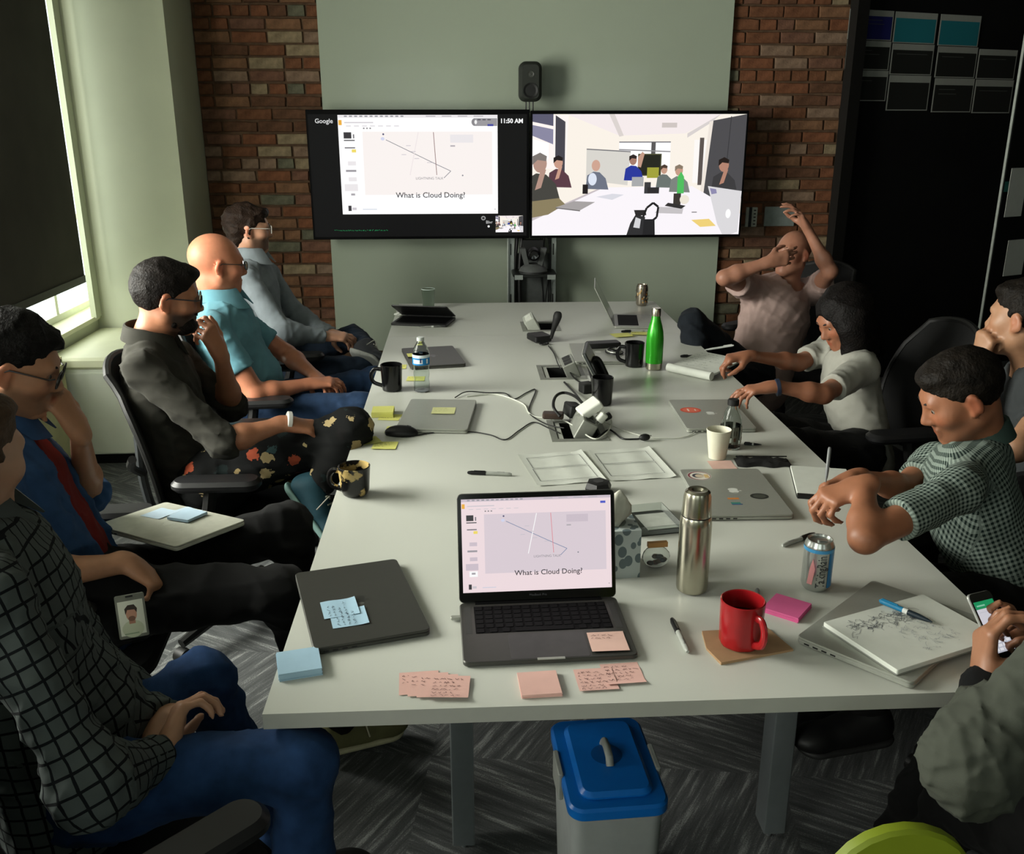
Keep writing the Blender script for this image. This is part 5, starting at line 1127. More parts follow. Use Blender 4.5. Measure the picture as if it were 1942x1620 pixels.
def floral_mat():
    m = bpy.data.materials.new('floral_cloth'); m.use_nodes = True; nt = m.node_tree; b = nt.nodes['Principled BSDF']; N = nt.nodes.new; L = nt.links.new
    tc = N('ShaderNodeTexCoord'); nz = N('ShaderNodeTexNoise'); nz.inputs['Scale'].default_value = 60; nz.inputs['Detail'].default_value = 3; L(tc.outputs['Object'], nz.inputs['Vector'])
    v = N('ShaderNodeTexVoronoi'); v.inputs['Scale'].default_value = 15; v.inputs['Randomness'].default_value = 1.0; L(tc.outputs['Object'], v.inputs['Vector'])
    ad = N('ShaderNodeMath'); ad.operation = 'MULTIPLY_ADD'; ad.inputs[1].default_value = 0.55; L(nz.outputs['Fac'], ad.inputs[0]); L(v.outputs['Distance'], ad.inputs[2])
    fl = N('ShaderNodeMath'); fl.operation = 'LESS_THAN'; fl.inputs[1].default_value = 0.60; L(ad.outputs[0], fl.inputs[0])
    sp = N('ShaderNodeSeparateColor'); L(v.outputs['Color'], sp.inputs[0])
    rp = N('ShaderNodeValToRGB'); rp.color_ramp.interpolation = 'CONSTANT'; e = rp.color_ramp.elements
    for i, (p, c) in enumerate(((0, '#1d2626'), (0.22, '#a5926a'), (0.46, '#33494a'), (0.6, '#a04c34'), (0.72, '#8c7a55'), (0.9, '#161515'))):
        q = e[i] if i < 2 else e.new(p); q.position = p; q.color = (*lin(c), 1)
    L(sp.outputs[0], rp.inputs['Fac'])
    mx = N('ShaderNodeMix'); mx.data_type = 'RGBA'; mx.inputs[6].default_value = (*lin('#121313'), 1); L(fl.outputs[0], mx.inputs[0]); L(rp.outputs['Color'], mx.inputs[7]); L(mx.outputs[2], b.inputs['Base Color'])
    b.inputs['Roughness'].default_value = 0.85; b.inputs['Specular IOR Level'].default_value = 0.15; return m
def garment_uv(verts, shape, per=None):
    """cylindrical cloth coordinates: around and along the nearest tagged limb"""
    best = np.full(len(verts), 1e9); PER = np.full(len(verts), 1.0); U = np.zeros((len(verts), 2)); X, Y, Z = verts[:, 0], verts[:, 1], verts[:, 2]
    for f, l, u, k, sub, tag, ax in shape.ops:
        if tag is None or ax is None: continue
        d = f(X, Y, Z); a, ud, L_ = ax[:3]; ref = V3(tag[:3]); e1 = unit(ref - ud * (ref @ ud)); e2 = np.cross(ud, e1)
        q = verts - a; v = q @ ud; ang = np.arctan2(q @ e2, q @ e1); m = d < best
        best[m] = d[m]
        if len(tag) > 3: U[m, 0] = (q @ e2)[m] + 5.0; U[m, 1] = (q @ e1)[m] * 1.2; PER[m] = 1e6; continue
        rad = 0.16 if ax[3] > 0.1 else 0.06; U[m, 0] = ang[m] * rad; U[m, 1] = v[m] + (3.0 if rad < 0.1 else 0.0); PER[m] = 2 * np.pi * rad
    return U, PER

def frame(fwd, up):
    """columns: left-to-right x, forward y, up z of a head"""
    y = unit(fwd); z = V3(up); z = unit(z - y * (z @ y)); x = np.cross(y, z); return np.stack([x, y, z], 1)
def add_head(S, c, F, sc=1.0, ears=True, jaw=1.0, nose=1.0, skull=1.0):
    def P(x, y, z): return V3(c) + F @ (V3((x, y, z)) * sc)
    E = lambda p, r, k, sub=False: S.ell(P(*p), V3(r) * sc, F, k * sc, sub)
    C_ = lambda a, b, ra, rb, k, sub=False: S.cap(P(*a), P(*b), ra * sc, rb * sc, k * sc, sub=sub)
    E((0, -0.018, 0.030), (0.076 * skull, 0.098, 0.086 * skull), 0.01); E((0, 0.030, -0.025), (0.062, 0.060, 0.082), 0.04)
    for s in (-1, 1): C_((s * 0.050 * jaw, -0.005, -0.062), (s * 0.018, 0.062, -0.098), 0.022, 0.018, 0.04)
    E((0, 0.068, -0.098), (0.022, 0.020, 0.018), 0.02)
    for s in (-1, 1): E((s * 0.042, 0.055, -0.022), (0.024, 0.024, 0.022), 0.03)
    C_((-0.034, 0.076, 0.022), (0.034, 0.076, 0.022), 0.012, 0.012, 0.02)
    for s in (-1, 1): E((s * 0.032, 0.096, 0.001), (0.016, 0.0155, 0.009), 0.014, True)
    C_((0, 0.084, 0.006), (0, 0.104 * (0.5 + 0.5 * nose), -0.030), 0.008, 0.0125, 0.014)
    for s in (-1, 1): E((s * 0.012, 0.094, -0.036), (0.0085, 0.010, 0.008), 0.008)
    C_((-0.018, 0.086, -0.060), (0.018, 0.086, -0.060), 0.0075, 0.0075, 0.008); C_((-0.015, 0.085, -0.074), (0.015, 0.085, -0.074), 0.008, 0.008, 0.008); C_((-0.022, 0.098, -0.0665), (0.022, 0.098, -0.0665), 0.003, 0.003, 0.006, True)
    if ears:
        for s in (-1, 1):
            Er = F @ np.array(Matrix.Rotation(R(18) * s, 3, 'Z') @ Matrix.Rotation(R(-12), 3, 'X'))
            S.ell(P(s * 0.080, -0.010, -0.006), V3((0.0085, 0.0185, 0.031)) * sc, Er, 0.005 * sc); S.ell(P(s * 0.0905, -0.003, -0.002), V3((0.009, 0.011, 0.020)) * sc, Er, 0.004 * sc, True); S.ell(P(s * 0.078, -0.001, -0.031), V3((0.0065, 0.009, 0.010)) * sc, F, 0.007 * sc)
    return P
CURL = {'relax': [(18, 22, 12), (24, 28, 14), (30, 32, 16), (36, 36, 18)], 'flat': [(6, 6, 4), (6, 8, 4), (8, 8, 5), (10, 10, 6)], 'fist': [(62, 85, 40), (66, 90, 45), (68, 92, 45), (70, 92, 45)], 'hold': [(38, 48, 28), (42, 52, 28), (46, 56, 30), (50, 58, 30)], 'chin': [(35, 70, 35), (50, 78, 38), (58, 82, 40), (60, 84, 40)], 'droop': [(26, 14, 8), (44, 34, 18), (60, 48, 26), (72, 58, 30)], 'pen': [(40, 45, 20), (48, 55, 25), (60, 70, 35), (66, 76, 38)]}
def add_hand(S, w, u, n, left, curl='relax', sc=1.0, thumb=0.35, spread=1.0, fr=1.0):
    """w wrist, u towards the fingers, n the way the palm faces"""
    w, u = V3(w), unit(u); n = V3(n); n = unit(n - u * (n @ u)); th = np.cross(u, n) * (-1 if left else 1)
    cv = CURL[curl] if isinstance(curl, str) else curl; tips = []
    S.cap(w - u * 0.01, w + u * 0.03 * sc, 0.027 * sc, 0.030 * sc, 0.02, n, 0.68)
    for i, (off, ml, segs, r) in enumerate(((0.029, 0.092, (0.043, 0.026, 0.021), 0.0092), (0.010, 0.095, (0.048, 0.030, 0.022), 0.0094), (-0.010, 0.089, (0.044, 0.028, 0.021), 0.0089), (-0.028, 0.080, (0.034, 0.021, 0.018), 0.0078))):
        kn = w + (u * ml + th * off + n * -0.002) * sc
        S.cap(w + (u * 0.02 + th * off * 0.55) * sc, kn, 0.0145 * sc, 0.0118 * sc, 0.014 * sc, n, 0.9)
        p = kn; a = 0.0
        for j in range(3):
            a += R(cv[i][j]); d = u * math.cos(a) + n * math.sin(a) + th * (off * 3.6 * spread * (1 if j == 0 else 0.6)); d = unit(d); q = p + d * segs[j] * sc
            S.cap(p, q, r * fr * sc * (1.0, 0.94, 0.88)[j], r * fr * sc * (0.95, 0.88, 0.74)[j], 0.005 * sc); p = q
        tips.append(p)
    b0 = w + (u * 0.022 + th * 0.022 + n * 0.006) * sc; d1 = unit(u * 0.62 + th * (0.75 - 0.5 * thumb) + n * (0.15 + 0.8 * thumb)); b1 = b0 + d1 * 0.044 * sc
    d2 = unit(u * 0.82 + th * (0.45 - 0.75 * thumb) + n * (0.2 + 0.55 * thumb)); b2 = b1 + d2 * 0.036 * sc; d3 = unit(u * 0.9 + th * (0.25 - 0.8 * thumb) + n * (0.15 + 0.5 * thumb)); b3 = b2 + d3 * 0.028 * sc
    S.cap(b0, b1, 0.0165 * sc, 0.0125 * sc, 0.016 * sc); S.cap(b1, b2, 0.0112 * fr * sc, 0.0105 * fr * sc, 0.006 * sc); S.cap(b2, b3, 0.0105 * fr * sc, 0.0082 * fr * sc, 0.005 * sc); tips.append(b3)
    return tips
def lerp(a, b, t): return V3(a) * (1 - t) + V3(b) * t

def human(label, J, A):
    """J: joints in the room (r/l = the person's right and left); A: looks"""
    g = lambda k: V3(J[k]); h = A.get('h', 0.007); sc = A.get('sc', 1.0)
    base = V3((J['pelvis'][0], J['pelvis'][1], 0.0)); t = thing('person', label, 'person', tuple(base), 0, 'people round the meeting table')
    def put(name, me, mat, parent=t): o = link_mesh(name, me, mat, parent); return o
    left = unit(g('shl') - g('shr')); upv = unit(g('neck') - g('pelvis')); front = unit(np.cross(left, upv)); left = unit(np.cross(upv, front))
    chest = g('chest'); pel = g('pelvis'); waist = lerp(pel, chest, 0.45) + front * A.get('slump', 0.0); bw = A.get('bw', 1.0); belly = A.get('belly', 0.0)
    F = frame(J['fwd'], J['up']); hc = g('head'); hs = A.get('hs', 1.0)
    # ---- body (skin): one continuous surface
    S = Shape(); P = add_head(S, hc, F, hs, A.get('ears', True), A.get('jaw', 1.0), A.get('nose', 1.0), A.get('skull', 1.0))
    S.cap(P(0, -0.030, -0.060), lerp(P(0, -0.03, -0.06), g('neck'), 1.0), 0.052 * sc, 0.056 * sc, 0.03); S.cap(P(0, 0.0, -0.085), g('neck') + front * 0.02, 0.036, 0.045, 0.03)
    S.cap(g('neck'), chest, 0.06, 0.115 * bw, 0.04, front, 0.62); S.cap(chest, waist, 0.13 * bw, 0.12 * bw, 0.04, front, 0.62); S.cap(waist, pel, 0.12 * bw, 0.13 * bw, 0.04, front, 0.62)
    ak = A.get('arm', 1.0); tips = {}
    for s, nm in (('r', 'right'), ('l', 'left')):
        sh, el, wr = g('sh' + s), g('el' + s), g('wr' + s)
        S.cap(chest + (g('neck') - chest) * 0.55, sh, 0.06, 0.05, 0.04); S.cap(sh, el, 0.05 * ak, 0.038 * ak, 0.02); m_ = lerp(el, wr, 0.28); S.cap(el, m_, 0.037 * ak, 0.041 * ak, 0.02); S.cap(m_, wr, 0.041 * ak, 0.025 * ak, 0.02, V3(J['hn' + s]), 0.86)
        tips[s] = add_hand(S, wr, J['hd' + s], J['hn' + s], s == 'l', J.get('hc' + s, 'relax'), A.get('hand', 1.0), J.get('th' + s, 0.35), fr=A.get('fr', 1.0))
    for op in A.get('skin_extra', []): op(S)
    sk = np.array(lin(A['skin'])); Fi = F.T
    beard = A.get('beard'); bcol = np.array(lin(A.get('hair_col', '#1a1412')))
    def col(vs):
        C = np.tile(sk, (len(vs), 1)); q = (vs - V3(hc)) @ F / hs; x, y, z = q[:, 0], q[:, 1], q[:, 2]
        near = ((x / 0.100) ** 2 + ((y - 0.005) / 0.118) ** 2 + ((z + 0.005) / 0.135) ** 2 < 1.0)
        def mixin(w, c, a):
            w = np.clip(w, 0, 1)[:, None] * a * near[:, None]; C[:] = C * (1 - w) + np.array(c) * w
        mixin(1 - ((x / 0.022) ** 2 + ((z + 0.067) / 0.014) ** 2 + ((y - 0.095) / 0.02) ** 2), sk * np.array([0.95, 0.6, 0.58]), 1.0)
        mixin(1 - (((np.abs(x) - 0.045) / 0.03) ** 2 + ((z + 0.025) / 0.03) ** 2), sk * np.array([1.08, 0.84, 0.8]), 0.6)
        mixin(1 - (((np.abs(x) - 0.084) / 0.02) ** 2 + ((z + 0.005) / 0.045) ** 2 + ((y + 0.01) / 0.035) ** 2), sk * np.array([1.1, 0.78, 0.72]), 0.9)
        if beard:
            w = np.clip((-0.028 - z) / 0.02, 0, 1) * np.clip((y + 0.012) / 0.03, 0, 1) * (1 - np.clip(1 - ((x / 0.026) ** 2 + ((z + 0.067) / 0.016) ** 2), 0, 1) * np.clip((y - 0.07) / 0.01, 0, 1)); mixin(w, bcol * 1.2, beard)
        return C
    body = put('body', S.mesh('body', h, origin=base, col=col), skin_mat('skin', None))
    # ---- eyes and brows
    for s in (-1, 1):
        e = MB().ball((0, 0, 0), 0.0118 * hs, 14, 10); ey = e.build('eye', M('eye_white', '#6f655c', 0.35), t, tuple(P(s * 0.031, 0.0725, 0.001) - base))
        MB().ball(tuple(F @ V3((0, 0.0070, 0)) * hs), 0.0062 * hs, 10, 8).build('iris', M('dark_iris', '#1a100a', 0.2), ey)
    if A.get('hair_col') or A.get('brow'):
        for s in (-1, 1):
            b = MB().tube([tuple(P(s * x, y, z) - base) for x, y, z in ((0.014, 0.090, 0.022), (0.030, 0.0885, 0.0275), (0.046, 0.078, 0.022))], [0.0035, 0.004, 0.002], 6)
            b.build('eyebrow', M('hair_' + A.get('brow', A.get('hair_col', '#1a1412')), A.get('brow', A.get('hair_col', '#1a1412')), 0.8), t)
    # ---- hair
    if A.get('hair'):
        H = Shape(); A['hair'](H, P, F, hs); put('hair', H.mesh('hair', A.get('hh', 0.005), A.get('hair_w', 0.0022), A.get('hair_ws', 90), 5, origin=base), hair_mat(A['hair_col']))
    if A.get('beard_shape'):
        H = Shape(); A['beard_shape'](H, P, F, hs); put('beard', H.mesh('beard', 0.004, 0.0015, 150, 6, origin=base), hair_mat(A['hair_col']))
    if A.get('glasses'):
        gm = M('glasses_' + A['glasses'], A['glasses'], 0.3); G = MB(); w_, hh_ = A.get('lens', (0.024, 0.018))
        gl = bpy.data.objects.new('glasses', None)
        for s in (-1, 1):
            ring = [tuple(P(s * (0.033 + w_ * math.copysign(abs(math.cos(a)) ** 0.7, math.cos(a))), 0.103 - 0.10 * abs(0.033 + w_ * math.cos(a)) ** 1.6, 0.0 + hh_ * math.copysign(abs(math.sin(a)) ** 0.7, math.sin(a))) - base) for a in [2 * math.pi * i / 20 for i in range(20)]]
            G.tube(ring, 0.0021, 6, closed=True); G.tube([tuple(P(*q) - base) for q in ((s * 0.058, 0.0955, 0.008), (s * 0.076, 0.085, 0.009), (s * 0.083, 0.0, 0.010), (s * 0.083, -0.022, -0.006))], 0.002, 6)
        G.tube([tuple(P(*q) - base) for q in ((-0.010, 0.103, 0.005), (0, 0.1055, 0.008), (0.010, 0.103, 0.005))], 0.002, 6); bpy.data.objects.remove(gl)
        go = G.build('glasses', gm, t)
        for s in (-1, 1):
            L_ = MB(); ring = [tuple(P(s * (0.033 + w_ * 0.95 * math.cos(a)), 0.1025 - 0.10 * abs(0.033 + w_ * math.cos(a)) ** 1.6, hh_ * 0.95 * math.sin(a)) - base) for a in [2 * math.pi * i / 16 for i in range(16)]]
            L_.add(ring, [tuple(range(16))]).build('lens', M('spectacle_lens', '#ffffff', 0.02, trans=1.0, var=0, ior=1.05), go)
    # ---- shirt
    def torso(S, grow, tag=None, low=0.0, collar=True):
        r = bw
        S.cap(pel + upv * (low - 0.02), waist, (0.168 * r + grow), 0.158 * r + grow, 0.05, front, 0.70, tag=tag); S.cap(waist, chest, 0.158 * r + grow, 0.172 * r + grow, 0.05, front, 0.66, tag=tag); S.cap(chest, lerp(chest, g('neck'), 0.7), 0.172 * r + grow, 0.095 + grow, 0.05, front, 0.62, tag=(tag + ('planar',)) if tag else None)
        if belly: S.ell(lerp(pel, waist, 0.75) + front * 0.055, (0.12 * r + belly * 0.4, 0.12 * r + belly * 0.4, 0.12 * r + belly), None, 0.06)
        for s in ('r', 'l'): S.cap(lerp(chest, g('neck'), 0.75), g('sh' + s), 0.062 + grow, 0.056 + grow, 0.05)
    def sleeves(S, kind, grow, tag):
        for s in ('r', 'l'):
            sh, el, wr = g('sh' + s), g('el' + s), g('wr' + s); tg = tag
            if kind == 'short': S.cap(sh, lerp(sh, el, A.get('sl', 0.62)), 0.062 * ak + grow, 0.060 * ak + grow, 0.03, cutb=True, tag=tg)
            else:
                S.cap(sh, el, 0.062 * ak + grow, 0.053 * ak + grow, 0.03, tag=tg)
                if A.get('cuff', 0.97 if kind == 'long' else 0.2) > 0.3: S.cap(el, lerp(el, wr, 0.22), 0.060 * ak + grow, 0.056 * ak + grow, 0.06)
                e = A.get('cuff' + s, A.get('cuff', 0.25 if kind == 'roll' else 0.97)); S.cap(el, lerp(el, wr, e), 0.053 * ak + grow, (0.052 if kind == 'roll' else 0.042) * ak + grow, 0.045, cutb=True, tag=tg)
    if A.get('shirt'):
        tg = tuple(-front) if A.get('check') else None
        S = Shape(); torso(S, A.get('grow', 0.0), tg); sleeves(S, A.get('sleeve', 'short'), A.get('grow', 0.0), tg)
        for op in A.get('shirt_extra', []): op(S, dict(front=front, left=left, up=upv, chest=chest, waist=waist, pel=pel))
        # neckline
        nk = g('neck'); S.cap(nk + upv * 0.0 + front * A.get('neckf', 0.02), nk + upv * 0.14 + front * (0.02 + A.get('neckf', 0.02)), A.get('neckr', 0.062), 0.085, 0.012, sub=True)
        put('shirt', S.mesh('shirt', A.get('hs_', h), A.get('wr', 0.0055), A.get('wsc', 62), A.get('seed', 1), garment_uv if A.get('check') else None, base), A['shirt'])
    if A.get('under'):
        S = Shape(); torso(S, -0.02); put('undershirt', S.mesh('undershirt', h, 0.004, 60, 3, origin=base), A['under'])
    if A.get('collar'):
        put('collar', collar_mesh(g('neck') + upv * A.get('coll_z', 0.032) + front * 0.012, unit(P(0, -0.03, -0.06) - g('neck')) * 0.5 + upv * 0.5, front, A.get('coll_r', 0.074), base, A.get('coll_h', 0.04)), A['collar'])
    # ---- trousers and shoes
    if A.get('trousers'):
        S = Shape(); tk = A.get('leg', 1.0); S.cap(g('hipr'), g('hipl'), 0.115 * tk, 0.115 * tk, 0.05)
        S.cap(pel + upv * 0.06, pel, 0.14 * bw, 0.14 * bw, 0.04, front, 0.72)
        for s in ('r', 'l'):
            S.cap(g('hip' + s), g('kn' + s), 0.098 * tk, 0.070 * tk, 0.035); m_ = lerp(g('kn' + s), g('an' + s), 0.35); S.cap(g('kn' + s), m_, 0.068 * tk, 0.066 * tk, 0.03); S.cap(m_, g('an' + s), 0.064 * tk, 0.050 * tk, 0.02, cutb=True)
        put('trousers', S.mesh('trousers', h * 1.1, 0.0065, 55, 9, origin=base), A['trousers'])
    if A.get('cuffband'):
        for s in ('r', 'l'): e0, e1, cr, cm = A['cuffband']; S = Shape(); S.cap(lerp(g('el' + s), g('wr' + s), e0), lerp(g('el' + s), g('wr' + s), e1), cr * 1.05, cr, 0.01, cuta=True, cutb=True); put('cuff', S.mesh('cuff', 0.005, 0.001, 90, origin=base), cm)
    for s in ('r', 'l'):
        if A.get('shoe'):
            shoe(t, base, g('an' + s), g('toe' + s), A['shoe'], A.get('sole', '#c9c3a8'), V3(J.get('su' + s, (0, 0, 1))), A.get('laces'))
    for c_, ax_, r_, m_ in A.get('bands', []): MB().lathe([(r_, -0.008), (r_ + 0.004, -0.006), (r_ + 0.004, 0.006), (r_, 0.008)], 20, mx=Matrix.Translation(Vector(c_) - Vector(base)) @ Vector(ax_).to_track_quat('Z', 'Y').to_matrix().to_4x4()).build('wristband', m_, t)
    return t, P, tips
def hair_mat(c):
    n = 'hair_strands_' + c
    if n in MATS: return MATS[n]
    m = M(n, c, 0.55, var=0.45, scale=35, bump=0.9, bscale=140, spec=0.12); return m
def collar_mesh(c, axis, front, r, base, hgt):
    """a turned-down shirt collar, open at the front"""
    ax = unit(axis); f = unit(V3(front) - ax * (V3(front) @ ax)); l = np.cross(ax, f); m = MB(); vs = []; fs = []; N_ = 28
    for i in range(N_ + 1):
        a = R(16) + (2 * math.pi - R(32)) * i / N_; d = f * math.cos(a) + l * math.sin(a); fr = max(0.0, math.cos(a))
        for rr_, z in ((r + 0.001, 0.0), (r - 0.003, hgt * 0.95), (r, hgt), (r + 0.006, hgt * 0.92), (r + 0.017 + 0.031 * fr, -0.010 - 0.040 * fr), (r + 0.013 + 0.031 * fr, -0.011 - 0.040 * fr)): vs.append(V3(c) + d * rr_ + ax * (z - 0.022 * fr) - V3(base))
    k = 6
    for i in range(N_):
        for j in range(k): fs.append((i * k + j, i * k + (j + 1) % k, (i + 1) * k + (j + 1) % k, (i + 1) * k + j))
    fs += [tuple(reversed(range(k))), tuple(range(N_ * k, N_ * k + k))]
    return m.add([tuple(v) for v in vs], fs).mesh('collar', 40)
def shoe(t, base, an, toe, mat, sole, su, laces=None):
    u = unit(toe - an - su * ((toe - an) @ su)); n = unit(su); side = np.cross(u, n); an = V3(an)
    S = Shape(); bt = an - n * 0.062
    S.cap(bt - u * 0.035 + n * 0.03, bt + u * 0.12 + n * 0.024, 0.042, 0.040, 0.03, n, 0.85); S.cap(an - u * 0.02, an + u * 0.06 - n * 0.03, 0.046, 0.036, 0.03); S.ell(bt + u * 0.145 + n * 0.022, (0.05, 0.043, 0.03), np.stack([u, side, n], 1), 0.03); S.half(bt + n * 0.002, -n)
    sh = link_mesh('shoe', S.mesh('shoe', 0.006, origin=base), mat, t)
    S = Shape(); S.cap(bt - u * 0.04, bt + u * 0.13, 0.044, 0.049, 0.02, n, 0.5); S.half(bt + n * 0.006, n); S.half(bt - n * 0.016, -n)
    link_mesh('sole', S.mesh('sole', 0.005, origin=base), M('sole_' + sole, sole, 0.6), sh)
    if laces:
        L_ = MB()
        for i in range(3): p = bt + u * (0.04 + i * 0.025) + n * (0.083 - i * 0.012) - V3(base); L_.tube([tuple(p - side * 0.022 - n * 0.004), tuple(p + n * 0.004), tuple(p + side * 0.022 - n * 0.004)], 0.003, 6)
        p = bt + u * 0.05 + n * 0.08 - V3(base); L_.tube(spline([tuple(p), tuple(p + side * 0.04 + n * 0.01), tuple(p + side * 0.06 - n * 0.04 + u * 0.01)], 5), 0.0025, 6)
        L_.build('laces', laces, sh)
# hair styles, in head coordinates (x right, y forward, z up)
def hair_short(top=0.012, front=0.006, side=0.004, line=0.062):
    def f(H, P, F, sc):
        H.ell(P(0, -0.018, 0.030), V3((0.076 + side, 0.098 + 0.007, 0.086 + top)) * sc, F, 0.01); H.ell(P(0, 0.03 + front, 0.083), V3((0.058, 0.05, 0.028)) * sc, F, 0.02)
        for s in (-1, 1): H.cap(P(s * 0.0745, 0.012, 0.02), P(s * 0.073, 0.016, -0.028), 0.009 * sc, 0.005 * sc, 0.01)
        n = F @ unit((0, 0.62, -0.78)); H.keep(lambda X, Y, Z, p=P(0, 0.086, line): ((X - p[0]) * n[0] + (Y - p[1]) * n[1] + (Z - p[2]) * n[2]))
        # open the temples and clear the face
        H.ell(P(0, 0.105, -0.005), V3((0.062, 0.058, 0.066)) * sc, F, 0.01, True)
        for s in (-1, 1): H.ell(P(s * 0.088, -0.006, -0.012), V3((0.016, 0.024, 0.036)) * sc, F, 0.006, True)
    return f
def hair_shaggy(H, P, F, sc):
    H.ell(P(0, -0.022, 0.034), V3((0.090, 0.112, 0.098)) * sc, F, 0.01); H.ell(P(0, -0.06, -0.03), V3((0.075, 0.055, 0.075)) * sc, F, 0.03); H.ell(P(0, 0.055, 0.078), V3((0.07, 0.045, 0.03)) * sc, F, 0.03)
    for s in (-1, 1): H.cap(P(s * 0.076, -0.005, 0.02), P(s * 0.078, -0.012, -0.05), 0.02 * sc, 0.012 * sc, 0.02)
    H.ell(P(0, 0.115, -0.03), V3((0.066, 0.075, 0.085)) * sc, F, 0.012, True)
    for s in (-1, 1): H.ell(P(s * 0.08, 0.055, -0.03), V3((0.03, 0.042, 0.06)) * sc, F, 0.012, True)
    H.half(P(0, -0.05, -0.10), F @ V3((0, 0.2, -1)))
def hair_long(H, P, F, sc):
    H.ell(P(0, -0.022, 0.034), V3((0.094, 0.114, 0.098)) * sc, F, 0.01)
    for s in (-1, 1): H.cap(P(s * 0.07, -0.02, 0.02), P(s * 0.085, -0.02, -0.16), 0.045 * sc, 0.035 * sc, 0.05)
    H.cap(P(0, -0.07, 0.02), P(0, -0.085, -0.20), 0.075 * sc, 0.05 * sc, 0.06); H.cap(P(-0.088, 0.02, -0.05), P(-0.095, 0.03, -0.19), 0.032 * sc, 0.022 * sc, 0.04); H.cap(P(0.088, 0.0, -0.05), P(0.095, 0.0, -0.2), 0.036 * sc, 0.022 * sc, 0.04)
    for q in ((-0.085, 0.02, -0.02), (-0.07, -0.03, -0.02), (0.0, -0.09, 0.0)): H.cap(P(*q), P(*q) + V3((0.03, 0, -0.24)) * sc, 0.05 * sc, 0.03 * sc, 0.05)
    H.ell(P(0, 0.115, -0.03), V3((0.060, 0.075, 0.092)) * sc, F, 0.012, True)
def beard_full(H, P, F, sc):
    H.ell(P(0, 0.05, -0.085), V3((0.056, 0.052, 0.042)) * sc, F, 0.01)
    for s in (-1, 1): H.cap(P(s * 0.062, 0.012, -0.02), P(s * 0.052, 0.02, -0.075), 0.010 * sc, 0.018 * sc, 0.02)
    H.cap(P(-0.024, 0.092, -0.049), P(0.024, 0.092, -0.049), 0.006 * sc, 0.006 * sc, 0.006); H.ell(P(0, 0.10, -0.066), V3((0.022, 0.03, 0.011)) * sc, F, 0.006, True)

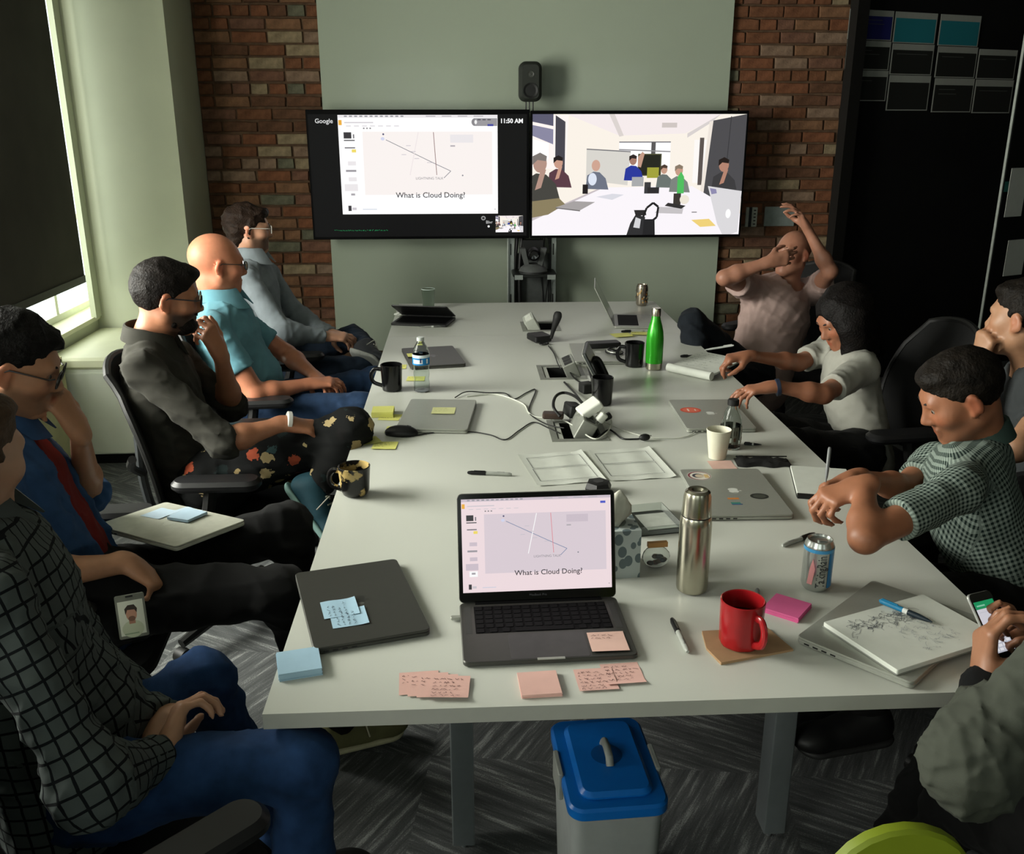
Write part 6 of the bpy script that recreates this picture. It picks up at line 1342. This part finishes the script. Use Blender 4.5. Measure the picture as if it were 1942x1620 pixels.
# ------------------------------------------------------------------ office chairs
mChB = M('black_chair_plastic', '#121211', 0.5, var=0.1); mChM = M('black_mesh_fabric', '#0c0c0c', 0.8, var=0.25, scale=300, bump=0.3, bscale=500); mChG = M('grey_chair_metal', '#55585a', 0.35, metal=0.7); mPad = M('black_soft_pad', '#1b1b1c', 0.42, var=0.06)
def make_chair(label):
    t = thing('office_chair', label, 'chair', (0, 0, 0), 0, 'black office chairs')
    m = MB(); poly = rrect(0.48, 0.50, 0.09, 6); m.prism(poly, 0.425, 0.468, bev=0.014); m.build('seat', mChM, t)
    # backrest: curved mesh shell with frame
    nu, nv = 14, 16; vs = []; fs = []
    def bp(u, v, off=0.0):  # u -1..1 across, v 0..1 up
        hw = 0.235 * (0.80 + 0.20 * math.sin(math.pi * min(1, v * 1.15))) * (1 - 0.16 * max(0, v - 0.75) / 0.25); x = -0.235 - 0.115 * v ** 1.25 + 0.035 * math.sin(math.pi * v) + 0.055 * u * u * (1 - 0.4 * v); z = 0.50 + 0.52 * v - 0.03 * u * u * (v > 0.8) * (v - 0.8) / 0.2
        return (x - off, u * hw, z)
    for off in (0.0, 0.014):
        for j in range(nv + 1):
            for i in range(nu + 1): vs.append(bp(i / nu * 2 - 1, j / nv, off))
    W_ = nu + 1; o = W_ * (nv + 1)
    for j in range(nv):
        for i in range(nu): a = j * W_ + i; fs.append((a, a + 1, a + W_ + 1, a + W_)); fs.append((o + a, o + a + W_, o + a + W_ + 1, o + a + 1))
    for i in range(nu): fs.append((i + 1, i, o + i, o + i + 1)); a = nv * W_ + i; fs.append((a, a + 1, o + a + 1, o + a))
    for j in range(nv): a = j * W_; fs.append((a, a + W_, o + a + W_, o + a)); a += nu; fs.append((a + W_, a, o + a, o + a + W_))
    b = MB().add(vs, fs).build('backrest', mChM, t)
    rim = [bp(-1, j / 12, 0.007) for j in range(13)] + [bp(i / 8 * 2 - 1, 1, 0.007) for i in range(1, 8)] + [bp(1, 1 - j / 12, 0.007) for j in range(13)] + [bp(1 - i / 8 * 2, 0, 0.007) for i in range(1, 8)]
    MB().tube(rim, 0.013, 8, closed=True).build('back_frame', mChB, b)
    MB().tube(spline([(-0.14, 0, 0.40), (-0.27, 0, 0.43), (-0.31, 0, 0.56), (-0.31, 0, 0.74)], 6), 0.022, 8, flat=0.7).build('spine', mChG, b)
    for s in (-1, 1):
        MB().tube(spline([(-0.31, 0.0, 0.60), (-0.31, s * 0.10, 0.66), (-0.27, s * 0.19, 0.72)], 5), 0.014, 8).build('back_brace', mChB, b)
        a = MB(); a.prism([(x + 0.02, y + s * 0.295) for x, y in rrect(0.28, 0.095, 0.045, 6)], 0.655, 0.69, bev=0.012); ar = a.build('armrest', mPad, t)
        MB().tube(spline([(0.0, s * 0.295, 0.66), (-0.02, s * 0.30, 0.56), (-0.08, s * 0.27, 0.44), (-0.10, s * 0.16, 0.405)], 6), 0.021, 8).build('arm_post', mChB, ar)
    MB().rbox((-0.02, 0, 0.395), (0.24, 0.17, 0.05), 0.03, 0.01).build('mechanism', mChG, t); MB().lathe([(0.028, 0.10), (0.028, 0.26), (0.022, 0.262), (0.022, 0.38)], 16).build('gas_column', mChB, t)
    for k in range(5):
        a = R(72 * k + 20); c, s = math.cos(a), math.sin(a)
        l = MB().tube([(0.02 * c, 0.02 * s, 0.115), (0.16 * c, 0.16 * s, 0.105), (0.30 * c, 0.30 * s, 0.075)], [0.03, 0.024, 0.017], 8).build('base_leg', mChB, t)
        MB().lathe([(0.008, -0.022), (0.027, -0.02), (0.029, 0), (0.027, 0.02), (0.008, 0.022)], 14, mx=Matrix.Translation((0.30 * c, 0.30 * s, 0.029)) @ Matrix.Rotation(a, 4, 'Z') @ Matrix.Rotation(R(90), 4, 'X')).build('caster', mChB, l)
    return t
proto = make_chair('black office chair of the person in the dark grey shirt')
proto.location = (-1.18, 1.62, 0)
for lab, x, y, rz in (('black office chair of the person in the checked shirt at the near left', -1.04, -0.07, 45), ('black office chair of the person in the blue denim shirt', -1.42, 0.80, 4), ('black office chair of the person in the teal shirt', -1.25, 2.51, 4),
                      ('black office chair of the person in the light grey shirt at the far left', -1.24, 3.28, 6), ('black office chair of the person with raised arms', 1.36, 3.38, 215), ('black office chair of the person in the white t-shirt', 1.20, 1.96, 186),
                      ('black office chair of the person in the green gingham shirt', 1.16, 0.80, 183), ('black office chair of the person in the dark grey t-shirt at the right edge', 1.75, 1.30, 180), ('black office chair of the person with the phone at the near right', 0.98, -0.22, 165)):
    c = copy_tree(proto); c['label'] = lab; c.location = (x, y, 0); c.rotation_euler = (0, 0, R(rz))
gc = thing('shell_chair', 'lime green shell chair with its back to the camera at the bottom right', 'chair', (0.205, -0.21, 0), R(90))
mLime = M('lime_green_plastic', '#6f7d16', 0.5, var=0.06, scale=8)
ol_ = [(0.15, 0.44), (0.145, 0.60), (0.12, 0.74)] + [(0.105 * math.cos(R(k * 15)), 0.765 + 0.105 * math.sin(R(k * 15))) for k in range(1, 12)] + [(-0.12, 0.74), (-0.145, 0.60), (-0.15, 0.44)]
MB().prism(ol_, -0.012, 0.012, bev=0.005, mx=Matrix.Translation((-0.27, 0, 0)) @ Matrix(((0, 0, 1, 0), (1, 0, 0, 0), (0, 1, 0, 0), (0, 0, 0, 1)))).build('backrest', mLime, gc)
MB().rbox((-0.08, 0, 0.445), (0.36, 0.33, 0.022), 0.06, 0.005).build('seat', mLime, gc)
for sx in (-1, 1):
    for sy in (-1, 1): MB().tube([(sx * 0.12, sy * 0.12, 0.435), (sx * 0.2, sy * 0.2, 0.0)], 0.011, 8).build('leg', mChG, gc)

# ------------------------------------------------------------------ the people
SK = dict(tan='#a9745a', pale='#b98a70', rosy='#bd8468', brown='#7a4f38', warm='#b07c5e')
Z1 = (0, 0, 1)
# far left: light grey shirt, brown hair, pale glasses
human('person in a light grey shirt and pale glasses, farthest on the left side', dict(
    head=(-1.420, 3.270, 1.255), fwd=(0.93, 0.30, -0.06), up=(0.08, 0, 1), neck=(-1.439, 3.270, 1.103), chest=(-1.404, 3.270, 0.964), pelvis=(-1.36, 3.27, 0.55),
    shr=(-1.411, 3.090, 1.040), elr=(-1.252, 3.030, 0.780), wrr=(-1.058, 3.130, 0.740), hdr=(0.95, 0.25, -0.12), hnr=(0.1, 0.4, -0.9), shl=(-1.387, 3.470, 0.998), ell=(-1.250, 3.520, 0.750), wrl=(-1.045, 3.300, 0.713), hdl=(0.75, -0.6, -0.1), hnl=(0, 0.2, -1),
    hipr=(-1.30, 3.17, 0.55), hipl=(-1.30, 3.38, 0.56), knr=(-0.848, 3.080, 0.582), anr=(-0.78, 3.02, 0.10), toer=(-0.60, 3.0, 0.04), knl=(-0.967, 3.450, 0.661), anl=(-0.849, 3.140, 0.676), toel=(-0.795, 2.980, 0.634), sul=(0.6, 0.5, 0.5)),
    dict(skin=SK['pale'], hair=hair_shaggy, hair_col='#241a14', glasses='#b9b5ac', shirt=cloth('light_grey_shirt', '#7d858a'), sleeve='long', collar=cloth('light_grey_shirt', '#7d858a'), trousers=cloth('dark_jeans', '#1b2430', 0.2), shoe=M('grey_sneaker', '#23262a', 0.7), sole='#8f918c', beard=0.75, bw=0.88, h=0.008, hair_w=0.006, hair_ws=60, seed=3, laces=M('pale_laces', '#b9b9ae', 0.7)))
# bald man, teal shirt
human('person in a short-sleeved teal shirt and glasses, hands folded on the lap', dict(
    head=(-1.393, 2.510, 1.193), fwd=(0.90, 0.42, -0.10), up=(0.05, 0, 1), neck=(-1.413, 2.510, 1.011), chest=(-1.380, 2.510, 0.890), pelvis=(-1.36, 2.51, 0.55),
    shr=(-1.387, 2.300, 0.965), elr=(-1.228, 2.270, 0.693), wrr=(-1.029, 2.400, 0.698), hdr=(0.9, 0.42, -0.05), hnr=(0.0, 0.3, -1), shl=(-1.384, 2.730, 0.901), ell=(-1.183, 2.760, 0.741), wrl=(-1.027, 2.540, 0.693), hdl=(0.6, -0.75, -0.15), hnl=(-0.2, -0.2, -1),
    hipr=(-1.30, 2.40, 0.55), hipl=(-1.30, 2.63, 0.55), knr=(-0.798, 2.320, 0.616), anr=(-0.64, 2.3, 0.10), toer=(-0.45, 2.3, 0.04), knl=(-0.786, 2.740, 0.608), anl=(-0.62, 2.75, 0.10), toel=(-0.43, 2.76, 0.04)),
    dict(skin='#b9795c', hair=None, brow='#6a4a38', glasses='#2a2622', lens=(0.025, 0.016), shirt=cloth('teal_shirt', '#64929f', 0.06), sleeve='short', sl=0.66, collar=cloth('teal_shirt', '#64929f', 0.06), trousers=cloth('blue_jeans', '#1f3048', 0.2), shoe=M('black_shoe', '#141414', 0.5), sole='#202020', bw=1.14, belly=0.045, sc=1.12, coll_r=0.090, coll_z=0.055, hs=1.06, jaw=1.08, h=0.007, arm=1.08, seed=4, wr=0.0045))
# dark grey shirt, floral trousers
human('person in a dark grey shirt and floral trousers, hand at the chin', dict(
    head=(-1.336, 1.620, 1.216), fwd=(0.92, 0.30, -0.16), up=(0.15, 0, 1), neck=(-1.415, 1.620, 1.053), chest=(-1.393, 1.620, 0.917), pelvis=(-1.314, 1.620, 0.550),
    shr=(-1.384, 1.430, 1.021), elr=(-1.133, 1.360, 0.800), wrr=(-0.960, 1.460, 0.825), hdr=(0.9, 0.3, -0.28), hnr=(-0.1, 0.3, -1), shl=(-1.383, 1.820, 0.958), ell=(-1.226, 1.860, 0.767), wrl=(-1.215, 1.730, 0.993), hdl=(-0.30, -0.25, 0.92), hnl=(-0.75, 0.55, -0.2), hcl='chin', thl=0.2,
    hipr=(-1.230, 1.520, 0.607), hipl=(-1.275, 1.740, 0.546), knr=(-0.751, 1.520, 0.786), anr=(-0.863, 1.400, 0.613), toer=(-0.815, 1.360, 0.527), sur=(0.75, 0.1, 0.6), knl=(-0.742, 1.760, 0.646), anl=(-0.66, 1.8, 0.10), toel=(-0.46, 1.8, 0.04)),
    dict(skin='#a06c50', hair=hair_short(0.013, 0.016, 0.0085), hair_col='#15110f', glasses='#15151a', bands=[((-0.947, 1.465, 0.829), (0.9, 0.3, -0.2), 0.03, M('white_watch', '#c9c7c0', 0.4))], shirt=cloth('dark_grey_shirt', '#34332e', 0.10), sleeve='roll', cuff=0.10, cuffl=0.12, collar=cloth('dark_grey_shirt', '#34332e', 0.10), trousers=floral_mat(), shoe=M('teal_sneaker', '#1f4450', 0.7), sole='#8fb3ae', beard=0.9, beard_shape=beard_full, bw=1.02, h=0.0065, seed=5, wr=0.006, leg=1.06, laces=M('pale_laces', '#b9b9ae', 0.7)))
# blue denim shirt over red
def denim_open(S, q):
    f, u = q['front'], q['up']; S.cap(q['chest'] + u * 0.16 + f * 0.10, q['pel'] + f * 0.16 - u * 0.02, 0.05, 0.085, 0.008, sub=True)
human('person in an open blue denim shirt over a red t-shirt, hand over the mouth', dict(
    head=(-1.453, 0.780, 1.205), fwd=(0.90, 0.22, -0.36), up=(0.3, 0, 1), neck=(-1.525, 0.790, 1.040), chest=(-1.487, 0.780, 0.913), pelvis=(-1.359, 0.780, 0.577),
    shr=(-1.485, 0.600, 0.957), elr=(-1.382, 0.540, 0.759), wrr=(-1.192, 0.620, 0.747), hdr=(0.80, -0.12, -0.62), hnr=(-0.55, -0.1, -0.8), hcr='droop', thr=0.55, shl=(-1.552, 0.980, 0.894), ell=(-1.430, 1.020, 0.771), wrl=(-1.345, 0.820, 1.019), hdl=(-0.38, -0.08, 0.92), hnl=(-0.9, 0.3, -0.3), hcl='chin', thl=0.2,
    hipr=(-1.257, 0.660, 0.621), hipl=(-1.337, 0.920, 0.534), knr=(-0.837, 0.620, 0.660), anr=(-0.74, 0.86, 0.10), toer=(-0.56, 0.93, 0.04), knl=(-0.887, 1.020, 0.662), anl=(-0.845, 0.940, 0.509), toel=(-0.861, 0.800, 0.504), sul=(0.35, 0.55, 0.75)),
    dict(skin='#a47659', hair=hair_short(0.026, 0.016, 0.010), hair_col='#100e0d', hair_w=0.007, hair_ws=75, glasses='#15110e', lens=(0.026, 0.02), shirt=cloth('blue_denim_shirt', '#2f4a6e', 0.14), under=cloth('dark_red_cotton', '#6a1d1a', 0.08), shirt_extra=[denim_open], sleeve='roll', cuff=0.10, cuffl=-0.1 + 0.15, collar=cloth('blue_denim_shirt', '#2f4a6e', 0.14), trousers=cloth('black_trousers', '#121212', 0.15), shoe=M('olive_canvas_shoe', '#6f6c48', 0.8, var=0.1), sole='#c9c3a0', beard=0.45, laces=M('cream_laces', '#c9c3a8', 0.7), bw=0.98, h=0.006, seed=6))
# near left, grey window check shirt
human('person in a grey window-check shirt and jeans at the near left, hands in the lap', dict(
    head=(-1.218, 0.050, 1.228), fwd=(0.45, 0.88, -0.1), up=(0.2, 0, 1), neck=(-1.248, 0.060, 1.095), chest=(-1.200, 0.070, 0.956), pelvis=(-1.176, 0.080, 0.526),
    shr=(-1.126, -0.120, 1.056), elr=(-0.986, -0.180, 0.741), wrr=(-0.935, 0.000, 0.660), hdr=(0.15, 0.75, 0.45), hnr=(0.7, -0.1, -0.6), hcr='hold', shl=(-1.270, 0.290, 0.911), ell=(-1.134, 0.340, 0.549), wrl=(-0.967, 0.140, 0.637), hdl=(0.0, -0.9, -0.2), hnl=(-0.3, -0.1, -1), hcl='hold',
    hipr=(-1.059, 0.000, 0.586), hipl=(-1.127, 0.200, 0.530), knr=(-0.683, 0.000, 0.641), anr=(-0.72, -0.05, 0.10), toer=(-0.5, -0.05, 0.04), knl=(-0.941, 0.300, 0.628), anl=(-0.80, 0.33, 0.10), toel=(-0.62, 0.36, 0.04)),
    dict(skin='#b08468', hair=hair_short(0.012, 0.006, 0.004), hair_col='#4a3a2c', shirt=check_mat('window_check_cloth', '#4f5553', '#16181a', 0.030, 0.16), check=True, leg=0.9, sleeve='long', collar=cloth('grey_collar', '#4a4f4d'), trousers=cloth('blue_jeans_bright', '#223a5e', 0.25), shoe=M('black_shoe', '#141414', 0.5), sole='#202020', bw=1.06, belly=0.03, h=0.0065, seed=7, wr=0.005))
# right, far: bald man with raised arms
human('person in a pale pink short-sleeved shirt with one arm raised overhead', dict(
    head=(1.353, 3.393, 1.096), fwd=(-0.80, -0.52, 0.10), up=(0.1, 0.1, 1), neck=(1.335, 3.402, 0.929), chest=(1.276, 3.341, 0.800), pelvis=(1.159, 3.173, 0.495),
    shr=(1.128, 3.296, 0.927), elr=(0.914, 3.085, 1.020), wrr=(1.124, 3.068, 1.098), hdr=(0.94, 0.05, 0.22), hnr=(0.05, 0.95, -0.15), hcr='relax', shl=(1.507, 3.432, 0.888), ell=(1.493, 3.215, 1.026), wrl=(1.364, 3.251, 1.242), hdl=(-0.55, -0.15, 0.80), hnl=(-0.7, 0.1, -0.6), hcl='relax',
    hipr=(1.090, 3.087, 0.511), hipl=(1.242, 3.232, 0.461), knr=(0.733, 2.956, 0.825), anr=(0.745, 2.743, 0.532), toer=(0.648, 2.642, 0.499), knl=(0.862, 2.799, 0.592), anl=(0.901, 2.768, 0.215), toel=(0.769, 2.655, 0.204)),
    dict(skin='#a0705a', brow='#6a4a38', shirt=cloth('pale_pink_shirt', '#ab938c', 0.06), sleeve='short', sl=0.55, trousers=cloth('dark_grey_jeans', '#1c2025', 0.2), shoe=M('black_shoe', '#141414', 0.5), sole='#202020', grow=0.012, h=0.007, bw=1.08, seed=8, wr=0.005, neckf=0.035, neckr=0.07))
# woman in white
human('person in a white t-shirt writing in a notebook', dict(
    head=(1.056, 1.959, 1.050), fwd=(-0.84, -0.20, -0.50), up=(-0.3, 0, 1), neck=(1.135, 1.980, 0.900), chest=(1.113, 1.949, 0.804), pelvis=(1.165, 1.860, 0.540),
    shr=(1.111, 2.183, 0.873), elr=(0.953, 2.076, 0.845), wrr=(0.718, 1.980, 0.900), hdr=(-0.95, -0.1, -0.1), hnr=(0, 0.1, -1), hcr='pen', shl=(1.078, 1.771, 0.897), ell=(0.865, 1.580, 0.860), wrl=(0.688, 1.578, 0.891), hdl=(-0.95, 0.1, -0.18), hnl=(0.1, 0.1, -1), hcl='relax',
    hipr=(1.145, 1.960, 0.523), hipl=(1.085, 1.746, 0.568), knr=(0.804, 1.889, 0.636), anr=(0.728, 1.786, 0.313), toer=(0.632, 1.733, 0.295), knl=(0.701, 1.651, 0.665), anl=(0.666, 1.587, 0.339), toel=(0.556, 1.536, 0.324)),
    dict(skin='#8a5a42', bands=[((0.701, 1.577, 0.888), (-0.95, 0.1, -0.15), 0.026, M('blue_watch_band', '#1c2436', 0.5))], hair=hair_long, hair_col='#0e0b0a', hair_w=0.006, hair_ws=45, shirt=cloth('white_cotton_tee', '#94938a', 0.05), sleeve='short', sl=0.78, trousers=cloth('black_trousers', '#121212', 0.15), shoe=M('black_shoe', '#141414', 0.5), sole='#202020', bw=0.86, hs=0.93, arm=0.84, hand=0.9, h=0.0065, seed=9, wr=0.004, grow=0.004, leg=0.92))  # white tee greyed in colour to stand in for dimmer light at the right
# man in gingham shirt
_, _, tipsG = human('person in a green gingham short-sleeved shirt writing at the table', dict(
    head=(0.919, 0.817, 1.080), fwd=(-0.86, 0.16, -0.50), up=(-0.35, 0, 1), neck=(1.021, 0.830, 0.912), chest=(0.975, 0.775, 0.803), pelvis=(1.094, 0.697, 0.519),
    shr=(0.958, 0.974, 0.827), elr=(0.830, 0.866, 0.800), wrr=(0.646, 0.773, 0.871), hdr=(-0.9, -0.15, -0.25), hnr=(0.1, -0.55, -0.8), hcr='pen', shl=(0.812, 0.567, 0.914), ell=(0.525, 0.419, 0.864), wrl=(0.578, 0.565, 0.933), hdl=(-0.85, 0.05, -0.35), hnl=(-0.3, 0.2, -0.9), hcl='hold',
    hipr=(1.087, 0.791, 0.484), hipl=(0.988, 0.609, 0.556), knr=(0.739, 0.792, 0.559), anr=(0.647, 0.709, 0.230), toer=(0.559, 0.705, 0.202), knl=(0.637, 0.586, 0.624), anl=(0.619, 0.492, 0.334), toel=(0.505, 0.472, 0.321)),
    dict(skin='#8a5a40', hair=hair_short(0.012, 0.006, 0.006), hair_col='#15110d', shirt=check_mat('gingham_cloth', '#838f86', '#1a2623', 0.0125, 0.5, True), check=True, sleeve='short', sl=0.66, collar=check_mat('gingham_collar', '#8f9c92', '#3a4a44', 0.0125, 0.5, True), trousers=cloth('black_trousers', '#121212', 0.15), shoe=M('black_shoe', '#141414', 0.5), sole='#2a2a2a', beard=0.35, bw=1.0, h=0.006, seed=10, wr=0.004, coll_r=0.078, coll_z=0.048, arm=0.9))
# man behind at the right edge
human('person in a dark grey t-shirt at the right edge, chin on hand', dict(
    head=(1.371, 1.321, 1.177), fwd=(-0.62, 0.78, -0.06), up=(0, 0, 1), neck=(1.449, 1.349, 1.019), chest=(1.469, 1.306, 0.891), pelvis=(1.489, 1.204, 0.586),
    shr=(1.474, 1.500, 0.907), elr=(1.285, 1.347, 0.828), wrr=(1.258, 1.340, 1.024), hdr=(0.1, -0.1, 0.98), hnr=(0.9, 0.2, 0.1), hcr='fist', shl=(1.402, 1.127, 0.979), ell=(1.215, 0.994, 0.863), wrl=(1.163, 1.086, 0.815), hdl=(-0.9, 0.2, 0), hnl=(0, 0, -1),
    hipr=(1.499, 1.302, 0.564), hipl=(1.394, 1.117, 0.626), knr=(1.126, 1.280, 0.600), anr=(1.076, 1.226, 0.266), toer=(1.005, 1.218, 0.233), knl=(1.028, 1.090, 0.646), anl=(0.958, 0.998, 0.356), toel=(0.878, 0.992, 0.326)),
    dict(skin='#9c7458', hair=hair_short(0.014, 0.010, 0.006), hair_col='#15110d', shirt=cloth('dark_grey_tee', '#36393a'), sleeve='short', trousers=cloth('black_trousers', '#121212', 0.15), h=0.007, seed=11))
# near right: hooded sweatshirt, phone
human('person in a grey hooded sweatshirt at the near right holding a phone', dict(
    head=(0.866, 0.137, 1.087), fwd=(-0.9, 0.1, -0.4), up=(0, 0, 1), neck=(0.883, 0.110, 0.943), chest=(0.851, 0.049, 0.817), pelvis=(0.802, -0.076, 0.495),
    shr=(0.980, 0.271, 0.809), elr=(0.916, 0.173, 0.627), wrr=(0.763, 0.117, 0.753), hdr=(-0.85, -0.10, 0.25), hnr=(-0.2, -0.3, 0.9), hcr='hold', thr=0.6, shl=(0.683, -0.107, 0.895), ell=(0.469, -0.193, 0.726), wrl=(0.597, 0.010, 0.756), hdl=(0.06, 0.30, 0.93), hnl=(0.95, -0.1, 0.0), hcl='hold', thl=0.95,
    hipr=(0.836, 0.004, 0.424), hipl=(0.691, -0.145, 0.525), knr=(0.697, 0.236, 0.401), anr=(0.608, 0.267, 0.160), toer=(0.588, 0.345, 0.075), knl=(0.655, 0.122, 0.370), anl=(0.515, 0.035, 0.082), toel=(0.501, 0.113, -0.003)),
    dict(skin='#8f6248', hair=hair_short(), hair_col='#15110d', shirt=cloth('grey_sweatshirt', '#43463e', 0.06), sleeve='long', cuff=0.70, trousers=cloth('black_trousers', '#121212', 0.15), bw=1.0, h=0.0055, seed=12, wr=0.006, arm=1.12, grow=0.008, cuffband=(0.66, 0.99, 0.041, cloth('black_cuff', '#0e0f10'))))

# ------------------------------------------------------------------ things held or worn
ph = thing('smartphone', 'black smartphone with a green and white chat screen held at the near right', 'phone', (0, 0, 0))
ph.matrix_world = Matrix(((0.9062, -0.2270, 0.3568, 0.6534), (0.4164, 0.6264, -0.6590, 0.1015), (-0.0739, 0.7457, 0.6622, 0.8181), (0, 0, 0, 1)))
MB().rbox((0, 0, 0), (0.067, 0.138, 0.0075), 0.009, 0.002).build('body', M('pale_phone_metal', '#9a9c98', 0.35, metal=0.5), ph); MB().rbox((0, 0, 0.0038), (0.065, 0.136, 0.0008), 0.009).build('glass', M('glossy_bezel', '#060607', 0.12, spec=0.5), ph)
p = Pic(0.00003); p.rect(-0.029, -0.051, 0.029, 0.051, '#e2e0ea'); p.rect(-0.029, 0.036, 0.029, 0.051, '#1c9a62'); p.rect(-0.024, 0.041, 0.0, 0.044, '#8fd4b4'); p.rect(-0.024, 0.029, 0.026, 0.0295, '#b9b6c4'); p.ell(0.02, 0.01, 0.003, 0.003, '#b4b2c0')
for k in range(5): p.rect(-0.024 + k * 0.01, -0.022, -0.018 + k * 0.01, -0.02, ('#c85a4a', '#8a88a0')[k % 2])
p.rect(-0.029, -0.051, 0.029, -0.026, '#c4c6d2')
for k in range(4):
    for j in range(3): p.rect(-0.026 + k * 0.0135, -0.048 + j * 0.0075, -0.015 + k * 0.0135, -0.0425 + j * 0.0075, '#f2f2f6')
p.build('screen_picture', attr_mat('phone_screen_light', emit=0.75, rough=0.2), ph, None, (0, 0, 0.0043))
# laptop and notes on the lap of the person in denim
LR = (R(-4), R(3), R(54))
lp = closed_laptop('closed silver laptop with blue notes on the lap of the person in denim', (-1.190, 0.945), 0, M('window_lit_aluminium', '#bfc0b2', 0.45, metal=0.35), z=0.692, w=0.232, d=0.345, logo='#bfc0b2', bg='#bfc0b2', parent_rot=LR)  # silver paled in colour to stand in for window light on the lap
lm = Euler(LR).to_matrix().to_4x4(); lm.translation = (-1.190, 0.945, 0.692)
for i, (x, y, a, z) in enumerate(((0.035, 0.09, 4, 0.0172), (0.072, 0.035, -3, 0.0180), (0.05, -0.01, 8, 0.0188))):
    if i < 2: n_ = note(('blue note, farther one on the laptop on the lap of the person in denim', 'blue note, right one on the laptop on the lap of the person in denim')[i], (0, 0, 0), 0, '#a9bccb', 101 + i, 0, curl=0.001)
    else: n_ = pad('small blue sticky pad on the laptop on the lap of the person in denim', (0, 0, 0), 0, '#a3bacb', 0.008)
    n_.matrix_world = lm @ Matrix.Translation((x, y, z)) @ Matrix.Rotation(R(a), 4, 'Z')
bd = thing('id_badge', 'photo badge in a clear holder held by the person in denim', 'badge', (-1.162, 0.520, 0.659), 0, None, rot=(R(68), R(-4), R(12)))
MB().rbox((0, 0, 0), (0.066, 0.102, 0.003), 0.004, 0.0008).build('holder', M('badge_holder', '#77796f', 0.15, spec=0.6), bd)
p = Pic(0.00003); p.rect(-0.028, -0.044, 0.028, 0.036, '#d2d4c4'); p.ell(0, -0.03, 0.024, 0.02, '#b9c0a4'); p.rect(-0.007, -0.018, 0.007, -0.004, '#a87a64'); p.ell(0, 0.004, 0.012, 0.016, '#b98a74'); p.poly([(-0.013, 0.004), (-0.014, 0.018), (-0.006, 0.026), (0.008, 0.026), (0.014, 0.016), (0.012, 0.006), (0.008, 0.014), (-0.008, 0.015)], '#3a302a'); p.ell(0, -0.006, 0.008, 0.006, '#7a5a4a'); p.rect(-0.02, -0.042, 0.012, -0.039, '#8a9a80')
p.build('photo_print', mInk, bd, None, (0, 0, 0.0016)); MB().box((0, 0.046, 0.001), (0.016, 0.004, 0.003)).build('slot', mDk, bd)
def held_pen(label, a, b, mat, r=0.0045):
    t = thing('ballpoint_pen', label, 'pen', a); d = Vector(b) - Vector(a); t.rotation_euler = d.to_track_quat('Z', 'Y').to_euler(); L = d.length
    MB().lathe([(0.001, 0), (r * 0.7, 0.012), (r, 0.03), (r, L * 0.95), (r * 0.6, L)], 12).build('barrel', mat, t); MB().box((0, r * 1.3, L * 0.8), (0.003, 0.002, L * 0.28)).build('clip', mat, t)
held_pen('grey pen held upright by the person in the gingham shirt', (0.546, 0.718, 0.880), (0.558, 0.746, 0.966), M('grey_pen', '#6a6c6c', 0.35))
held_pen('white pen in the hand of the person in white', (0.678, 2.493, 0.800), (0.797, 2.449, 0.830), M('pen_white', '#c9ccc8', 0.4))
